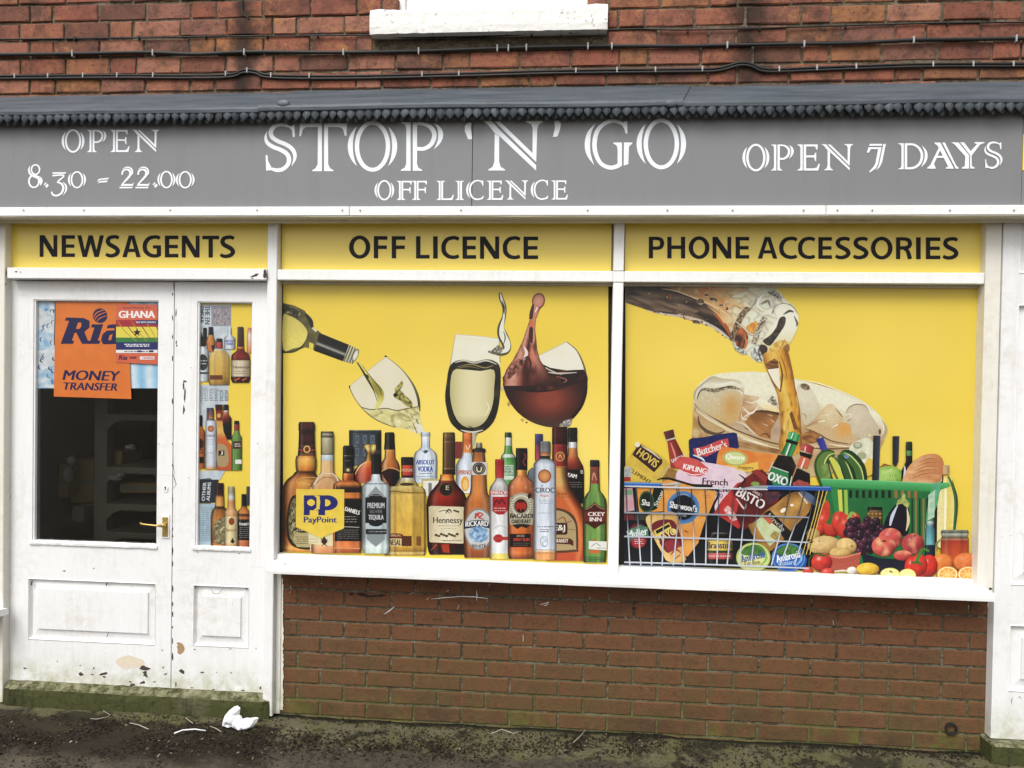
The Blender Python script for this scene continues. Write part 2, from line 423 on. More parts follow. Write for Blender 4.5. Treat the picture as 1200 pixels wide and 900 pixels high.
# ---- upper window: stone sill and bottom of the sash
up = thing('upper_window', 'white painted upstairs window with flaking stone sill, cut off by the top of the photo', 'window', ((SL+SR)/2, 0, SB))
k = N('flaking white stone paint', .7, .3)
c0 = k.mix((.80, .79, .76), (.70, .69, .66), k.noise(12, 5))
c0 = k.mix(c0, (.14, .135, .125), k.ramp(k.math('MULTIPLY', k.noise(7, 6, .75), k.noise(34, 5, .7)), [(.30, 0), (.36, .8)]))
k.color(c0); k.bump(k.noise(30, 5), .7, .006); M['sillstone'] = k.m
bm = bmesh.new(); nX = 60
rows = []
for i in range(nX+1):
    x = SL + (SR-SL)*i/nX; e = noise.noise(Vector((x*9, 2, 0)))*.006; e2 = noise.noise(Vector((x*23, 7, 0)))*.004
    endl = min(1, i/3, (nX-i)/3)
    top = ST + .012 + e + e2*1.4 - (.012*(1-endl))
    ear = .018*max(0, 1-min(i, nX-i)/7)
    prof = [(-.06+.004*(1-endl), SB + e2*.6), (-.062, SB+.03), (-.06+e2, top-.012), (-.052, top+ear), (.1, top+.035), (.1, SB+.004), (-.03, SB+.004)]
    rows.append([bm.verts.new((x, y, z)) for y, z in prof])
for A, B in zip(rows, rows[1:]):
    for j in range(7): bm.faces.new((A[j], A[(j+1) % 7], B[(j+1) % 7], B[j]))
bm.faces.new(rows[0][::-1]); bm.faces.new(rows[-1]); bmesh.ops.recalc_face_normals(bm, faces=bm.faces)
obj('window_sill', bm, M['sillstone'], up)
fl, fr = aX(468, 6, .05), aX(686, 4, .05)
box('sash_rail', fl+.03, fr-.03, .055, .10, ST+.03, ST+.16, M['paint'], up)
box('frame_post', fl-.02, fl+.03, .04, .11, ST+.03, 3.75, M['paint'], up)
box('frame_post', fr-.03, fr+.02, .04, .11, ST+.03, 3.75, M['paint'], up)
box('window_pane', fl+.03, fr-.03, .08, .085, ST+.16, 3.75, simple('dark window glass', (.02, .025, .03), .1, .1), up, 0)

# ---- cables
def px_path(pts, Y, n=6):
    out = []
    P_ = [Vector((x, y, 0)) for x, y in pts]
    for i in range(len(P_)-1):
        p0, p1, p2, p3 = P_[max(i-1, 0)], P_[i], P_[i+1], P_[min(i+2, len(P_)-1)]
        for s in range(n):
            t = s/n
            q = .5*((2*p1) + (p2-p0)*t + (2*p0-5*p1+4*p2-p3)*t*t + (3*p1-p0-3*p2+p3)*t**3)
            out.append(at(q.x, q.y, Y))
    out.append(at(pts[-1][0], pts[-1][1], Y)); return out
def cable(label, paths, r, Y, clips, clipz):
    t = thing('cable', label, 'cable', at(600, paths[0][0][1], Y), 'cables clipped along the brick wall')
    for k_, pth in enumerate(paths):
        bm = bmesh.new(); add_tube(bm, px_path(pth, Y - .0002*k_), r, 8); obj('cable_run', bm, M['black_rubber'], t, True)
    for x in clips:
        y = np.interp(x, [p[0] for p in paths[0]], [p[1] for p in paths[0]])
        c = at(x, y, Y); bm = bmesh.new()
        add_box(bm, c.x-.0035, c.x+.0035, Y-r-.003, 0, c.z-r-.002, c.z+r+.005, .0015)
        add_box(bm, c.x-.003, c.x+.003, Y-r-.004, 0, c.z-r-.009, c.z-r-.002, .0015)
        obj('cable_clip', bm, M[clipz], t)
    return t
cable('thin brown cable, uppermost of the three on the brick wall', [[(-70, 46.5), (0, 46), (150, 44.5), (270, 42.5), (400, 41.5), (440, 41.5), (475, 44), (520, 43.5), (560, 43), (620, 40), (700, 36), (745, 34), (800, 35), (890, 33), (990, 30), (1100, 27), (1200, 26), (1270, 25)]],
      .0036, -.008, [88, 163, 241, 313, 372, 508, 567, 623, 806, 890, 991, 1110], 'black_rubber')
cable('thick black cable, middle one of the three on the brick wall', [[(-70, 64.5), (0, 64), (90, 63), (170, 61.5), (230, 63.5), (290, 61), (400, 61.5), (490, 60), (560, 57.5), (620, 55.5), (700, 54), (800, 54), (850, 53), (940, 51.5), (1000, 50.5), (1070, 47), (1130, 46), (1200, 45), (1270, 44)]],
      .0088, -.012, [86, 180, 287, 403, 491, 583, 596, 617, 689, 717, 852, 942, 1070, 1190], 'clip_grey')
pc = [(-70, 89.5), (0, 89), (130, 88), (258, 88), (285, 82), (300, 83), (318, 88), (400, 89), (540, 86), (640, 83), (700, 82), (800, 81), (840, 80), (866, 73.5), (880, 74.5), (900, 81), (960, 79), (1080, 75), (1200, 74.5), (1270, 74)]
cable('pair of black cables nearest the lead flashing, kinked upwards at two dark stains', [pc, [(x, y+3.2) for x, y in pc]],
      .0056, -.009, [18, 57, 98, 138, 180, 265, 290, 318, 363, 495, 538, 675, 723, 768, 823, 913, 957, 1003, 1093, 1140, 1187], 'clip_grey')
bm = bmesh.new(); add_tube(bm, px_path([(283.5, -25), (283.5, 0), (284, 12), (287, 18), (292, 22)], -.006), .0035, 6)
tag(obj('loose_wire', bm, M['black_rubber'], None, True), 'short black wire hanging down the brick wall from the top edge of the photo', 'wire')

# ================================================================== lead flashing with scalloped drip edge
FY = -.205
lf = thing('lead_flashing', 'dark grey lead flashing with a scalloped leaf edge, over the grey shop sign', 'flashing', (-.4, -.1, 2.78))
zT = aZ(600, 105.5); zM = aZ(600, 121, FY); zB = aZ(600, 127.5, FY)
def flash_piece(x0, x1, slant0, slant1, lift):
    bm = bmesh.new(); rows = []; n_ = 40
    for i in range(n_+1):
        f_ = i/n_
        def X(f2, drop): return (x0 + slant0*drop)*(1-f2) + (x1 + slant1*drop)*f2
        prof = [(.012, zT+.006, 0), (-.002, zT, 0), (-.07, zT*.66+zM*.34, .34), (-.14, zT*.32+zM*.68, .68), (FY+.004, zM+.001, .97), (FY-.002, zM-.002, 1), (FY-.003, zM-.010, 1), (FY-.002, zB+.003, 1), (FY+.003, zB, 1)]
        r_ = []
        for y, z, dr in prof:
            x = X(f_, dr); nz = noise.noise(Vector((x*1.7, y*5, .7)))*.0045 + noise.noise(Vector((x*6, y*12, 3.7)))*.0015
            r_.append(bm.verts.new((x, y - lift - abs(nz)*.3, z + lift + (nz if dr > .05 else nz*.4))))
        rows.append(r_)
    for A, B in zip(rows, rows[1:]):
        for j in range(len(A)-1): bm.faces.new((A[j], A[j+1], B[j+1], B[j]))
    bmesh.ops.recalc_face_normals(bm, faces=bm.faces)
    o = obj('lead_sheet', bm, M['lead'], lf, False)
    md = o.modifiers.new('s', 'SOLIDIFY'); md.thickness = .003; md.offset = 1
j1, j2 = aX(350, 110), aX(804, 104)
flash_piece(-3.45, j1, 0, -.085, 0); flash_piece(j1-.02, j2+.02, -.085, -.06, .004); flash_piece(j2, 2.5, -.06, 0, 0)
for xj in (332, 787):
    c = at(xj, 125, FY-.006); bm = bmesh.new(); bmesh.ops.create_icosphere(bm, subdivisions=2, radius=.02)
    for v in bm.verts: v.co = Vector((v.co.x*1.5, v.co.y*.35, v.co.z*.9)) + c + Vector((0, 0, .014))
    obj('lead_rivet', bm, M['lead'], lf, True)
def scallop_mesh(wd, ht):
    """leaf shaped lead tongue with a raised midrib"""
    bm = bmesh.new(); rows = []
    for j in range(8):
        t = j/7; half = wd*.5*(.98 if t < .42 else max(.015, 1-((t-.42)/.58)**1.5)*.98); r_ = []
        for i in range(7):
            u = i/3-1; ridge = .0050*(1-abs(u))**.8*math.sin(math.pi*min(1, .28+t*.66)) + .003*(1-u*u)
            r_.append(bm.verts.new((u*half, -ridge, -t*ht)))
        rows.append(r_)
    for A, B in zip(rows, rows[1:]):
        for i in range(6): bm.faces.new((A[i], B[i], B[i+1], A[i+1]))
    bmesh.ops.recalc_face_normals(bm, faces=bm.faces)
    me = bpy.data.meshes.new('lead_scallop'); bm.to_mesh(me); bm.free(); me.materials.append(M['lead_dark'])
    return me
sx = .0400; sm = scallop_mesh(.041, .041); sb_ = scallop_mesh(.037, .038)
zS = zB + .004
n_s = int((WX1-WX0)/sx)
for i in range(n_s):
    for back in (0, 1):
        o = bpy.data.objects.new('lead_scallop', sb_ if back else sm); COL.objects.link(o); o.parent = lf
        o.matrix_parent_inverse = Matrix.Translation(-lf.location)
        x = WX0 + (i + .5*back)*sx + random.uniform(-.003, .003)
        o.location = (x, FY + (.026 if back else .003), zS - (.009 if back else 0) + random.uniform(-.0018, .0018))
        o.scale = (random.uniform(.9, 1.06), 1, random.uniform(.93, 1.07)); o.rotation_euler = (random.uniform(-.08, .16), random.uniform(-.05, .05), random.uniform(-.22, .22))

# ================================================================== grey sign board
BY = -.145
sg = thing('shop_sign', 'long grey shop sign board with white inline lettering STOP N GO', 'sign', (-.4, BY, 2.37))
zt_, zb_ = aZ(600, 241.4, -.165), aZ(600, 252.3, -.165)
jx = aX(553.4, 200, BY)
box('sign_board', -3.45, jx-.0012, BY, -.10, zt_-.02, zM-.012, M['fascia'], sg, .0008)
box('sign_board', jx+.0012, aX(1197.5, 200, BY), BY, -.10, zt_-.02, zM-.012, M['fascia'], sg, .0008)
box('board_backing', -3.45, 2.5, -.099, -.02, zb_+.02, zM-.004, M['joint_dark'], sg, 0)
for a, b in ((-3.45, aX(409, 247, -.165)), (aX(409.5, 247, -.165), aX(968, 247, -.165)), (aX(968.6, 247, -.165), 2.5)):
    box('sign_trim', a, b, -.165 + random.uniform(0, .002), -.146, zb_, zt_, M['paint_sill'], sg, .002)
bm = bmesh.new()
for x in (24, 95, 203, 300, 402, 421, 538, 690, 783, 855, 944, 980, 1020, 1112, 1185):
    c = at(x + random.uniform(-4, 4), 246.5, -.166)
    add_cyl(bm, c + Vector((0, .0005, 0)), (0, -1, 0), .004, .0008, 8)
obj('nail_head', bm, simple('rusty nail', (.22, .18, .14), .8, .3), sg)['kind'] = 'stuff'
bm = bmesh.new()
extrude_profile(bm, [(-.160, zb_), (-.160, zb_-.004), (-.145, zb_-.010), (-.120, zb_-.004), (-.10, zb_-.004), (-.09, zb_-.014), (-.06, zb_-.014), (-.05, zb_-.004), (.03, zb_-.004), (.03, zb_+.018), (-.1, zb_+.018)], -3.45, 2.5, 50, .0007)
obj('soffit_moulding', bm, M['paint_soffit'], sg)
ys_ = thing('yellow_sign', 'narrow strip of a yellow sign at the right end of the grey sign board', 'sign', at(1202, 200, BY))
box('sign_panel', aX(1198.5, 180, BY), 2.5, BY-.003, -.10, aZ(1198, 200, BY), aZ(1198, 157, BY), M['yellow'], ys_, .001)
box('sign_panel', aX(1198.5, 180, BY), 2.5, BY, -.10, aZ(1198, 157, BY)+.001, zM-.012, M['fascia'], ys_, .001)['label'] = 'grey blank panel'
box('sign_panel', aX(1198.5, 180, BY), 2.5, BY, -.10, zt_-.02, aZ(1198, 200, BY)-.001, M['fascia'], ys_, .001)['label'] = 'grey blank panel'

# ================================================================== timber shopfront frame
FR = -.045; BK = .06
zs = zb_ - .005
fm = thing('shopfront_frame', 'white painted timber shopfront frame with posts, rails and deep window sill', 'shop frame', (.2, FR, 0))
pxL, pxR = aX(313.5, 290, FR), aX(324.8, 290, FR)
pm = box('post', pxL, pxR, FR, BK, .004, zs, M['paint_cream'], fm, .003); pm.data.materials[0] = M['paint_door']
box('cover_strip', pxR+.0006, aX(329.6, 760)-.0006, -.010, .03, .004, aZ(700, 687.2, -.132)-.001, M['paint_cream'], fm, .001)
mxL, mxR = aX(719.3, 290, FR), aX(731.6, 290, FR)
zw0, zw1 = aZ(520, 329.2, FR), aZ(520, 316.6, FR)          # transom rail
zglass = aZ(540, 655, .02)                                  # bottom of the window prints
rxL, rxR = aX(1151.5, 450, FR), aX(1170, 450, FR)
lxR = aX(5, 450, FR)
box('mullion', mxL, mxR, FR, BK, zw1, zs, M['paint'], fm)
box('mullion', mxL, mxR, FR+.004, BK, zglass-.03, zw0, M['paint'], fm)
box('post', rxL, rxR, FR, BK, zglass-.06, zs, M['paint_cream'], fm)
box('post', -3.44, lxR, FR, BK, .0, zs, M['paint_cream'], fm)
box('transom_rail', pxR+.001, mxL-.001, FR+.002, BK, zw0, zw1, M['paint'], fm)
box('transom_rail', mxL-.001, mxR+.001, FR+.001, BK, zw0+.001, zw1-.001, M['paint'], fm, 0)
box('transom_rail', mxR+.001, rxL-.001, FR+.002, BK, zw0, zw1, M['paint'], fm)
dz0, dz1 = aZ(160, 327.3, FR-.01), aZ(160, 314.2, FR-.01)
box('transom_rail', aX(8, 320, FR-.012), pxL-.001, FR-.012, BK, dz0, dz1, M['paint_sill'], fm)
SY = -.132; sz0, sz1 = aZ(700, 687.2, SY), aZ(700, 677.8, SY)
bm = bmesh.new()
sxl, sxr = aX(312.5, 670, SY), aX(1165.5, 700, SY)
extrude_profile(bm, [(SY, sz0), (SY-.001, sz0+.012), (SY, sz1-.004), (SY+.004, sz1), (-.02, zglass-.022), (.05, zglass-.020), (.05, sz0-.002), (-.03, sz0-.002), (-.03, sz0+.004), (-.10, sz0+.004), (-.104, sz0)], sxl, sxr, 40, .0006)
obj('window_sill', bm, M['paint_sill'], fm)
for a, b in ((pxR+.001, mxL-.001), (mxR+.001, rxL-.001)):
    bm = bmesh.new(); extrude_profile(bm, [(-.012, zglass-.022), (-.006, zglass-.002), (.03, zglass-.001), (.03, zglass-.022)], a, b, 20, .0005)
    obj('glazing_bead', bm, M['paint_sill'], fm)
    zt2 = zw0 - .001
    bm = bmesh.new(); extrude_profile(bm, [(.005, zt2), (.005, zt2-.010), (.03, zt2-.013), (.03, zt2)], a, b, 40, .001)
    obj('glazing_bead', bm, M['paint_soffit'], fm)
# dark perished putty line round the panes
PY = .0195
putty = thing('window_glass', 'sheet glass of the left shop window, behind its bottle graphic', 'window glass', (-.6, PY, zglass)); 
box('window_pane', pxR, mxL, PY+.004, PY+.010, zglass-.02, zw0, M['joint_dark'], putty, 0)
putty2 = thing('window_glass', 'sheet glass of the right shop window, behind its grocery graphic', 'window glass', (1, PY, zglass))
box('window_pane', mxR, rxL, PY+.004, PY+.010, zglass-.02, zw0, M['joint_dark'], putty2, 0)

# ---- paint chips on the frame
def flakes(name, polys, Y, mat, parent, jag=.35):
    bm = bmesh.new()
    for i, pl in enumerate(polys):
        x, y, rx, ry = pl[:4]; n_ = 11; vs = []
        rot = pl[4] if len(pl) > 4 else 0
        for k_ in range(n_):
            a = 2*math.pi*k_/n_; rr = 1 + random.uniform(-jag, jag)
            dx, dy = math.cos(a)*rx*rr, math.sin(a)*ry*rr
            vs.append(bm.verts.new(at(x + dx*math.cos(rot)-dy*math.sin(rot), y + dx*math.sin(rot)+dy*math.cos(rot), Y - .0004 - .00002*i)))
        bm.faces.new(vs[::-1])
    bmesh.ops.recalc_face_normals(bm, faces=bm.faces)
    o = obj(name, bm, mat, parent); o['kind'] = 'stuff'; return o
flakes('paint_chip', [(19, 318.5, 1.8, .8), (24, 318.8, .8, .6), (298, 323, 5, 1.4, -.4), (295.5, 326, 2, .7), (310.5, 321, 2.2, 5.5)], FR-.012, M['bare'], fm)
flakes('paint_chip', [(7, 321, .9, 4), (6.5, 333, 1.4, .8), (7, 316, .7, 2)], FR, M['bare'], fm)
bm = bmesh.new()
flakes('paint_chip', [(334, 661, 1.3, .5), (700, 676, 1, .4), (1161, 690, 1.8, 1.5)], SY-.0005, M['bare'], fm)

# ================================================================== yellow transom signs
def transom_sign(label, x0, y0, x1, y1):
    a, b = at(x0, y0), at(x1, y1)
    t = thing('transom_sign', label, 'sign', ((a.x+b.x)/2, 0, b.z), 'yellow signs under the grey sign board')
    box('sign_panel', a.x, b.x, 0, .02, b.z-.02, a.z+.03, M['yellow'], t, 0)
    box('panel_edge', a.x-.02, b.x+.06, .0215, .03, b.z-.02, a.z+.03, M['paint_soffit'], t, 0)
    return t
ts1 = transom_sign('yellow sign reading NEWSAGENTS over the shop doors', 13.5, 261, 314, 314)
ts2 = transom_sign('yellow sign reading OFF LICENCE over the bottle window', 330.5, 262, 716, 317)
ts3 = transom_sign('yellow sign reading PHONE ACCESSORIES over the grocery window', 733, 262, 1149.5, 318)

# ================================================================== brick stall riser
sr = thing('brick_wall', 'low brown brick wall under the shop window sill, green with algae at its foot', 'wall', (.2, 0, 0))
bx0, bx1 = aX(330, 760), aX(1158, 800)
zb0 = aZ(600, 851) - .002
box('mortar', bx0-.02, bx1+.05, .0050, .10, -.05, sz0+.02, M['mortar_new'], sr, 0)
for c in range(-1, 10):
    z0 = zb0 + c*.075
    xj = -1.296 if c % 2 else -1.1845
    x = xj - .225*2
    while x < bx1:
        a, b = max(x, bx0), min(x+.225, bx1); x += .225
        if b-a > .025: lay_brick(sr, a, b, z0+.0375, .0665 if c < 9 else .06, 0, M['brick_new'], .0008, .0085)
# slopped white paint along the brick ends
def smear(px, y0, y1, sgn):
    bm = bmesh.new(); A = []
    n_ = 60
    for i in range(n_+1):
        y = y0 + (y1-y0)*i/n_; w_ = 1.2 + 1.6*abs(noise.noise(Vector((i*.9, px, 0)))) + random.uniform(0, .9)
        A.append((bm.verts.new(at(px - sgn*2, y, -.0045)), bm.verts.new(at(px + sgn*w_, y, -.0045))))
    for (a, b), (c, d) in zip(A, A[1:]): bm.faces.new((a, b, d, c))
    o = obj('paint_smear', bm, M['paint_cream'], sr); o['kind'] = 'stuff'
smear(329.8, 678, 832, 1); smear(1160.2, 700, 868, -1)
flakes('burn_mark', [(425, 697, 6, 1.8, .1), (438, 698.5, 10, 1.1), (412, 696, 2.5, 1.6), (448, 697.5, 4, 1.3)], -.005, M['joint_dark'], sr)
bm = bmesh.new()
def strokes(paths, Y, wpx, name, mat, parent):
    bm = bmesh.new()
    for i, pth in enumerate(paths):
        P_ = [Vector((x, y)) for x, y in pth]; L = []
        for j, p in enumerate(P_):
            d = (P_[min(j+1, len(P_)-1)] - P_[max(j-1, 0)]).normalized(); n_ = Vector((-d.y, d.x)); w_ = wpx*random.uniform(.5, 1.1)/2*(0.4 if j in (0, len(P_)-1) else 1)
            L.append((bm.verts.new(at(*(p+n_*w_), Y-.00003*i)), bm.verts.new(at(*(p-n_*w_), Y-.00003*i))))
        for (a, b), (c, d) in zip(L, L[1:]): bm.faces.new((a, b, d, c))
    bmesh.ops.recalc_face_normals(bm, faces=bm.faces)
    o = obj(name, bm, mat, parent); o['kind'] = 'stuff'; return o
strokes([[(505, 702), (520, 700.5), (540, 699), (556, 699.5), (572, 701.5)], [(558.5, 692), (559, 698), (558.5, 704)], [(450, 720), (456, 716), (462, 711)], [(480, 697), (484, 694)],
         [(633, 708.5), (639, 707), (643, 705.5), (641, 709), (637, 709.5)], [(340, 687), (342, 690)], [(339, 695), (341, 693)], [(376, 683), (377, 684)], [(398, 684.5), (399, 685)], [(489, 692), (490, 693)],
         [(573, 687), (574, 684)], [(613, 744), (613, 752)], [(690, 702), (692, 700)], [(732, 723), (735, 725)], [(1135, 709), (1135, 714)], [(976, 727), (977, 733)],
         [(536, 714), (538, 709)], [(500, 703), (503, 700)], [(523, 693), (526, 692)]], -.0058, 1.0, 'paint_mark', M['paint'], sr)
pc_ = thing('drain_pipe', 'short black pipe end sticking out of the low brick wall near the right door', 'pipe', at(1114, 853, 0))
c = at(1114, 853, 0); bm = bmesh.new()
segs = 24
for ra, rb, ya, yb in ((.026, .026, .02, -.014), (.026, .019, -.014, -.014), (.019, .019, -.014, .02)):
    A = [bm.verts.new((c.x+ra*math.cos(2*math.pi*q/segs), ya, c.z+ra*math.sin(2*math.pi*q/segs))) for q in range(segs)]
    B = [bm.verts.new((c.x+rb*math.cos(2*math.pi*q/segs), yb, c.z+rb*math.sin(2*math.pi*q/segs))) for q in range(segs)]
    for q in range(segs): bm.faces.new((A[q], A[(q+1) % segs], B[(q+1) % segs], B[q]))
bmesh.ops.recalc_face_normals(bm, faces=bm.faces); obj('pipe_end', bm, M['pipe_black'], pc_, True)
bm = bmesh.new(); add_cyl(bm, c + Vector((0, .018, 0)), (0, -1, 0), .019, .006, 20); obj('pipe_bore', bm, M['joint_dark'], pc_)

# ================================================================== doors
def fielded_panel(x0, x1, z0, z1, fx0, fx1, fz0, fz1, Y, mat, parent):
    """raised and fielded panel set back in its opening"""
    bm = bmesh.new()
    def ring(a, b, c_, d, y): return [bm.verts.new(p) for p in ((a, y, c_), (b, y, c_), (b, y, d), (a, y, d))]
    m_ = .010
    rs = [ring(x0-.001, x1+.001, z0-.001, z1+.001, Y), ring(x0+m_*.4, x1-m_*.4, z0+m_*.4, z1-m_*.4, Y-.003), ring(x0+m_, x1-m_, z0+m_, z1-m_, Y+.012), ring(x0+m_+.003, x1-m_-.003, z0+m_+.003, z1-m_-.003, Y+.017),
          ring(fx0, fx1, fz0, fz1, Y+.009), ring(fx0+.001, fx1-.001, fz0+.001, fz1-.001, Y+.002)]
    for A, B in zip(rs, rs[1:]):
        for q in range(4): bm.faces.new((A[q], A[(q+1) % 4], B[(q+1) % 4], B[q]))
    bm.faces.new(rs[-1]); bmesh.ops.recalc_face_normals(bm, faces=bm.faces)
    return obj('door_panel', bm, mat, parent)
def frame_with_openings(name, x0, x1, z0, z1, holes, Y, D, mat, parent):
    """door leaf of stiles and rails round rectangular openings that share one column"""
    bm = bmesh.new(); hx0 = min(h[0] for h in holes); hx1 = max(h[1] for h in holes)
    add_box(bm, x0, hx0, Y, Y+D, z0, z1); add_box(bm, hx1, x1, Y, Y+D, z0, z1)
    hs_ = sorted(holes, key=lambda h: h[2]); zz = z0
    for h in hs_:
        add_box(bm, hx0, hx1, Y, Y+D, zz, h[2]); zz = h[3]
        if h[0] > hx0+.001: add_box(bm, hx0, h[0], Y, Y+D, h[2], h[3])
        if h[1] < hx1-.001: add_box(bm, h[1], hx1, Y, Y+D, h[2], h[3])
    add_box(bm, hx0, hx1, Y, Y+D, zz, z1)
    return obj(name, bm, mat, parent)
def rect(x0, y0, x1, y1, Y=0.0):
    a, b = at(x0, (y0+y1)/2, Y), at(x1, (y0+y1)/2, Y); xm = (x0+x1)/2
    return a.x, b.x, aZ(xm, y1, Y), aZ(xm, y0, Y)
k = N('clear shop glass', .03, .5)
tr = k.n('ShaderNodeBsdfTransparent'); gl = k.n('ShaderNodeBsdfGlossy'); gl.inputs['Roughness'].default_value = .02
tr.inputs[0].default_value = (.93, .94, .92, 1)
mx = k.n('ShaderNodeMixShader'); fr_ = k.n('ShaderNodeFresnel'); fr_.inputs['IOR'].default_value = 1.5
k.l(fr_.outputs[0], mx.inputs[0]); k.l(tr.outputs[0], mx.inputs[1]); k.l(gl.outputs[0], mx.inputs[2]); k.l(mx.outputs[0], k.t.nodes['Material Output'].inputs[0])
M['glass'] = k.m
DY = 0.0; DD = .05
dzb, dzt = aZ(105, 804, DY), dz0 - .004
dxl, dxj, dxr = aX(12.5, 500, DY), aX(203, 500, DY), pxL + .03
G1 = rect(38.5, 351.5, 185, 638.5); P1 = rect(32.6, 680, 182.5, 753); F1 = rect(44, 692, 173, 740)
G2 = rect(230, 353.5, 294.5, 643.5); P2 = rect(226, 686, 292, 758.5); F2 = rect(236, 699.5, 281.7, 746)
d1 = thing('shop_door', 'wide white door leaf with posters in its glass and a brass handle', 'door', ((dxl+dxj)/2, DY, dzb))
lf1 = frame_with_openings('door_leaf', dxl, dxj-.0022, dzb, dzt, [G1, P1], DY, DD, M['paint_door'], d1)
fielded_panel(*P1, *F1, DY, M['paint_door'], d1)
d2 = thing('shop_door', 'narrow white door leaf with bottle pictures in its tall glass', 'door', ((dxj+dxr)/2, DY, dzb))
frame_with_openings('door_leaf', dxj+.0022, dxr, dzb-.004, dzt, [G2, P2], DY, DD, M['paint_door'], d2)
fielded_panel(*P2, *F2, DY, M['paint_door'], d2)
GY = .022
for G, d in ((G1, d1), (G2, d2)):
    x0, x1, z0, z1 = G
    box('glass_pane', x0-.004, x1+.004, GY, GY+.003, z0-.004, z1+.004, M['glass'], d, 0)
    bm = bmesh.new(); b_ = .009
    for s in ((x0, x0+b_, z0, z1), (x1-b_*.6, x1, z0, z1), (x0+b_, x1-b_*.6, z1-b_*.7, z1)):
        add_box(bm, s[0], s[1], .004, GY-.0005, s[2], s[3], .0015)
    obj('glazing_bead', bm, M['paint_door'], d)
    bm = bmesh.new(); extrude_profile(bm, [(-.008, z0-.006), (-.009, z0+.004), (.004, z0+.011), (GY-.001, z0+.012), (GY-.001, z0-.006)], x0-.012, x1+.004, 40, .0012)
    obj('bottom_bead', bm, M['paint_sill'], d)
# handle, plate, escutcheon
c = at(194.5, 617, DY); hp = box('handle_plate', c.x-.021, c.x+.019, DY-.005, DY-.0005, c.z-.056, c.z+.058, M['paint_sill'], d1, .0015)
box('handle_plate', c.x-.015, c.x+.013, DY-.0075, DY-.0052, c.z-.048, c.z+.046, M['brass'], d1, .001)
bm = bmesh.new()
add_cyl(bm, (c.x, DY-.007, c.z+.010), (0, -1, 0), .012, .03, 14, .008)
pts = [(c.x, DY-.038, c.z+.011), (c.x-.03, DY-.043, c.z+.012), (c.x-.07, DY-.044, c.z+.015), (c.x-.098, DY-.043, c.z+.018), (c.x-.108, DY-.036, c.z+.022)]
add_tube(bm, pts, .0045, 8, [1.5, 1, .9, 1, 1.1]); obj('door_handle', bm, M['brass'], d1, True)
c = at(194.3, 571.5, DY); bm = bmesh.new(); add_cyl(bm, c, (0, -1, 0), .013, .004, 16); add_box(bm, c.x-.012, c.x+.012, DY-.003, DY-.0005, c.z-.022, c.z, .002)
es = obj('keyhole_plate', bm, M['paint_sill'], d1)
bm = bmesh.new(); add_cyl(bm, c + Vector((0, -.0045, .002)), (0, -1, 0), .0042, .0005, 10); add_box(bm, c.x-.0021, c.x+.0021, -.005, -.0045, c.z-.011, c.z+.002)
obj('keyhole', bm, M['joint_dark'], es)
rf = random.Random(3)
ch1 = [(95, 790, 3.2, 2, .2), (121, 789.5, 5, 1.6, -.2), (122, 793, 2.5, 1), (169.5, 783, 6, 2.4, .05), (170, 789, 2.4, 4), (172, 793, 1.6, 1), (155, 802.5, 3, 1.4), (167, 800, 3.6, 1.6, -.3), (153, 799, 1.6, .8), (181, 799, 2, .7), (191, 782, .8, 1.2), (194, 790, 2.4, .7, -.4), (29, 783, 2, .8), (94, 780, 1, .6), (108, 790.5, 1.8, .7), (110, 783, .8, 1.6),
       (75.5, 669, 2, .7), (110, 666, 1.1, .6), (47, 799, .8, .6), (67, 775, .5, 1), (190, 762, .8, .8), (37, 683.5, 1.2, 2.6), (125, 684.5, .5, 3, .2), (126, 744, .4, 3, .4), (186, 520, .6, .6), (11.8, 582, .7, 2.4)]
flakes('paint_chip', ch1, DY, M['bare'], d1)
ch1 += [(14.5, 797, .8, 3), (20, 801, 3, .8), (60, 801.5, 2.4, .8), (84, 802.5, 2, .7), (135, 797, 1.4, .6), (142, 802, 2.2, .6), (186, 803, 1.6, 1.2), (199, 801, .8, 3), (200, 640, .6, 3), (199, 600, .5, 2), (36, 640, 1.6, .5), (120, 640.5, 2.4, .5), (170, 641, 1.6, .6), (34, 754, 1.8, .6), (90, 752.5, 2.5, .5), (181, 755, 1.2, .7), (188, 690, .5, .9), (24, 700, .5, .8), (21, 600, .5, .7), (180, 343, 1.4, .6), (60, 345, 1, .5)]
ch2 = [(206, 802, .8, 3), (225, 806, 2.2, .6), (250, 808, 1.8, .6), (285, 809, 2.4, .7), (305, 806, 1, 2), (300, 760, .5, 1), (228, 761, 1.6, .5), (270, 760.5, 2, .5), (232, 647, 1.2, .5), (280, 648.5, 1.6, .5), (302, 520, .5, .8), (221, 560, .5, .7), (213.5, 787, 4, 1.8, .6), (237, 788, 2.6, .8), (271, 788.5, 1.2, .6), (254, 788, .6, .6), (215, 452, .8, 6), (216.5, 464, 1, 9, .05), (217, 447, 2, 1.2), (215.3, 480, 1.2, 5), (206.5, 401, .8, 2.2), (206.2, 366, .6, 5), (224, 431, .6, .5), (229, 687.5, .8, 2), (289, 690, 1.3, 1), (203.5, 335, .5, 4), (207, 405, .7, 1.4)]
flakes('paint_chip', ch2, DY, M['bare'], d2)
flakes('paint_chip', [(202.2, y, .7, rf.uniform(1, 5)) for y in (345, 372, 395, 420, 470, 520, 545, 585, 620, 628, 645, 660, 690, 708, 720, 735, 752, 770)], DY, M['bare'], d1)
flakes('rust_patch', [(212, 760, 4.6, 6.5, .1), (209, 754, 2, 1.4)], DY, simple('brown filler patch', (.33, .22, .11), .8, .35, 120), d2, .18)
flakes('rust_patch', [(152, 776, 15, 7, .1)], DY, simple('faint buff stain', (.62, .54, .42), .7, .12, 40), d1, .3)
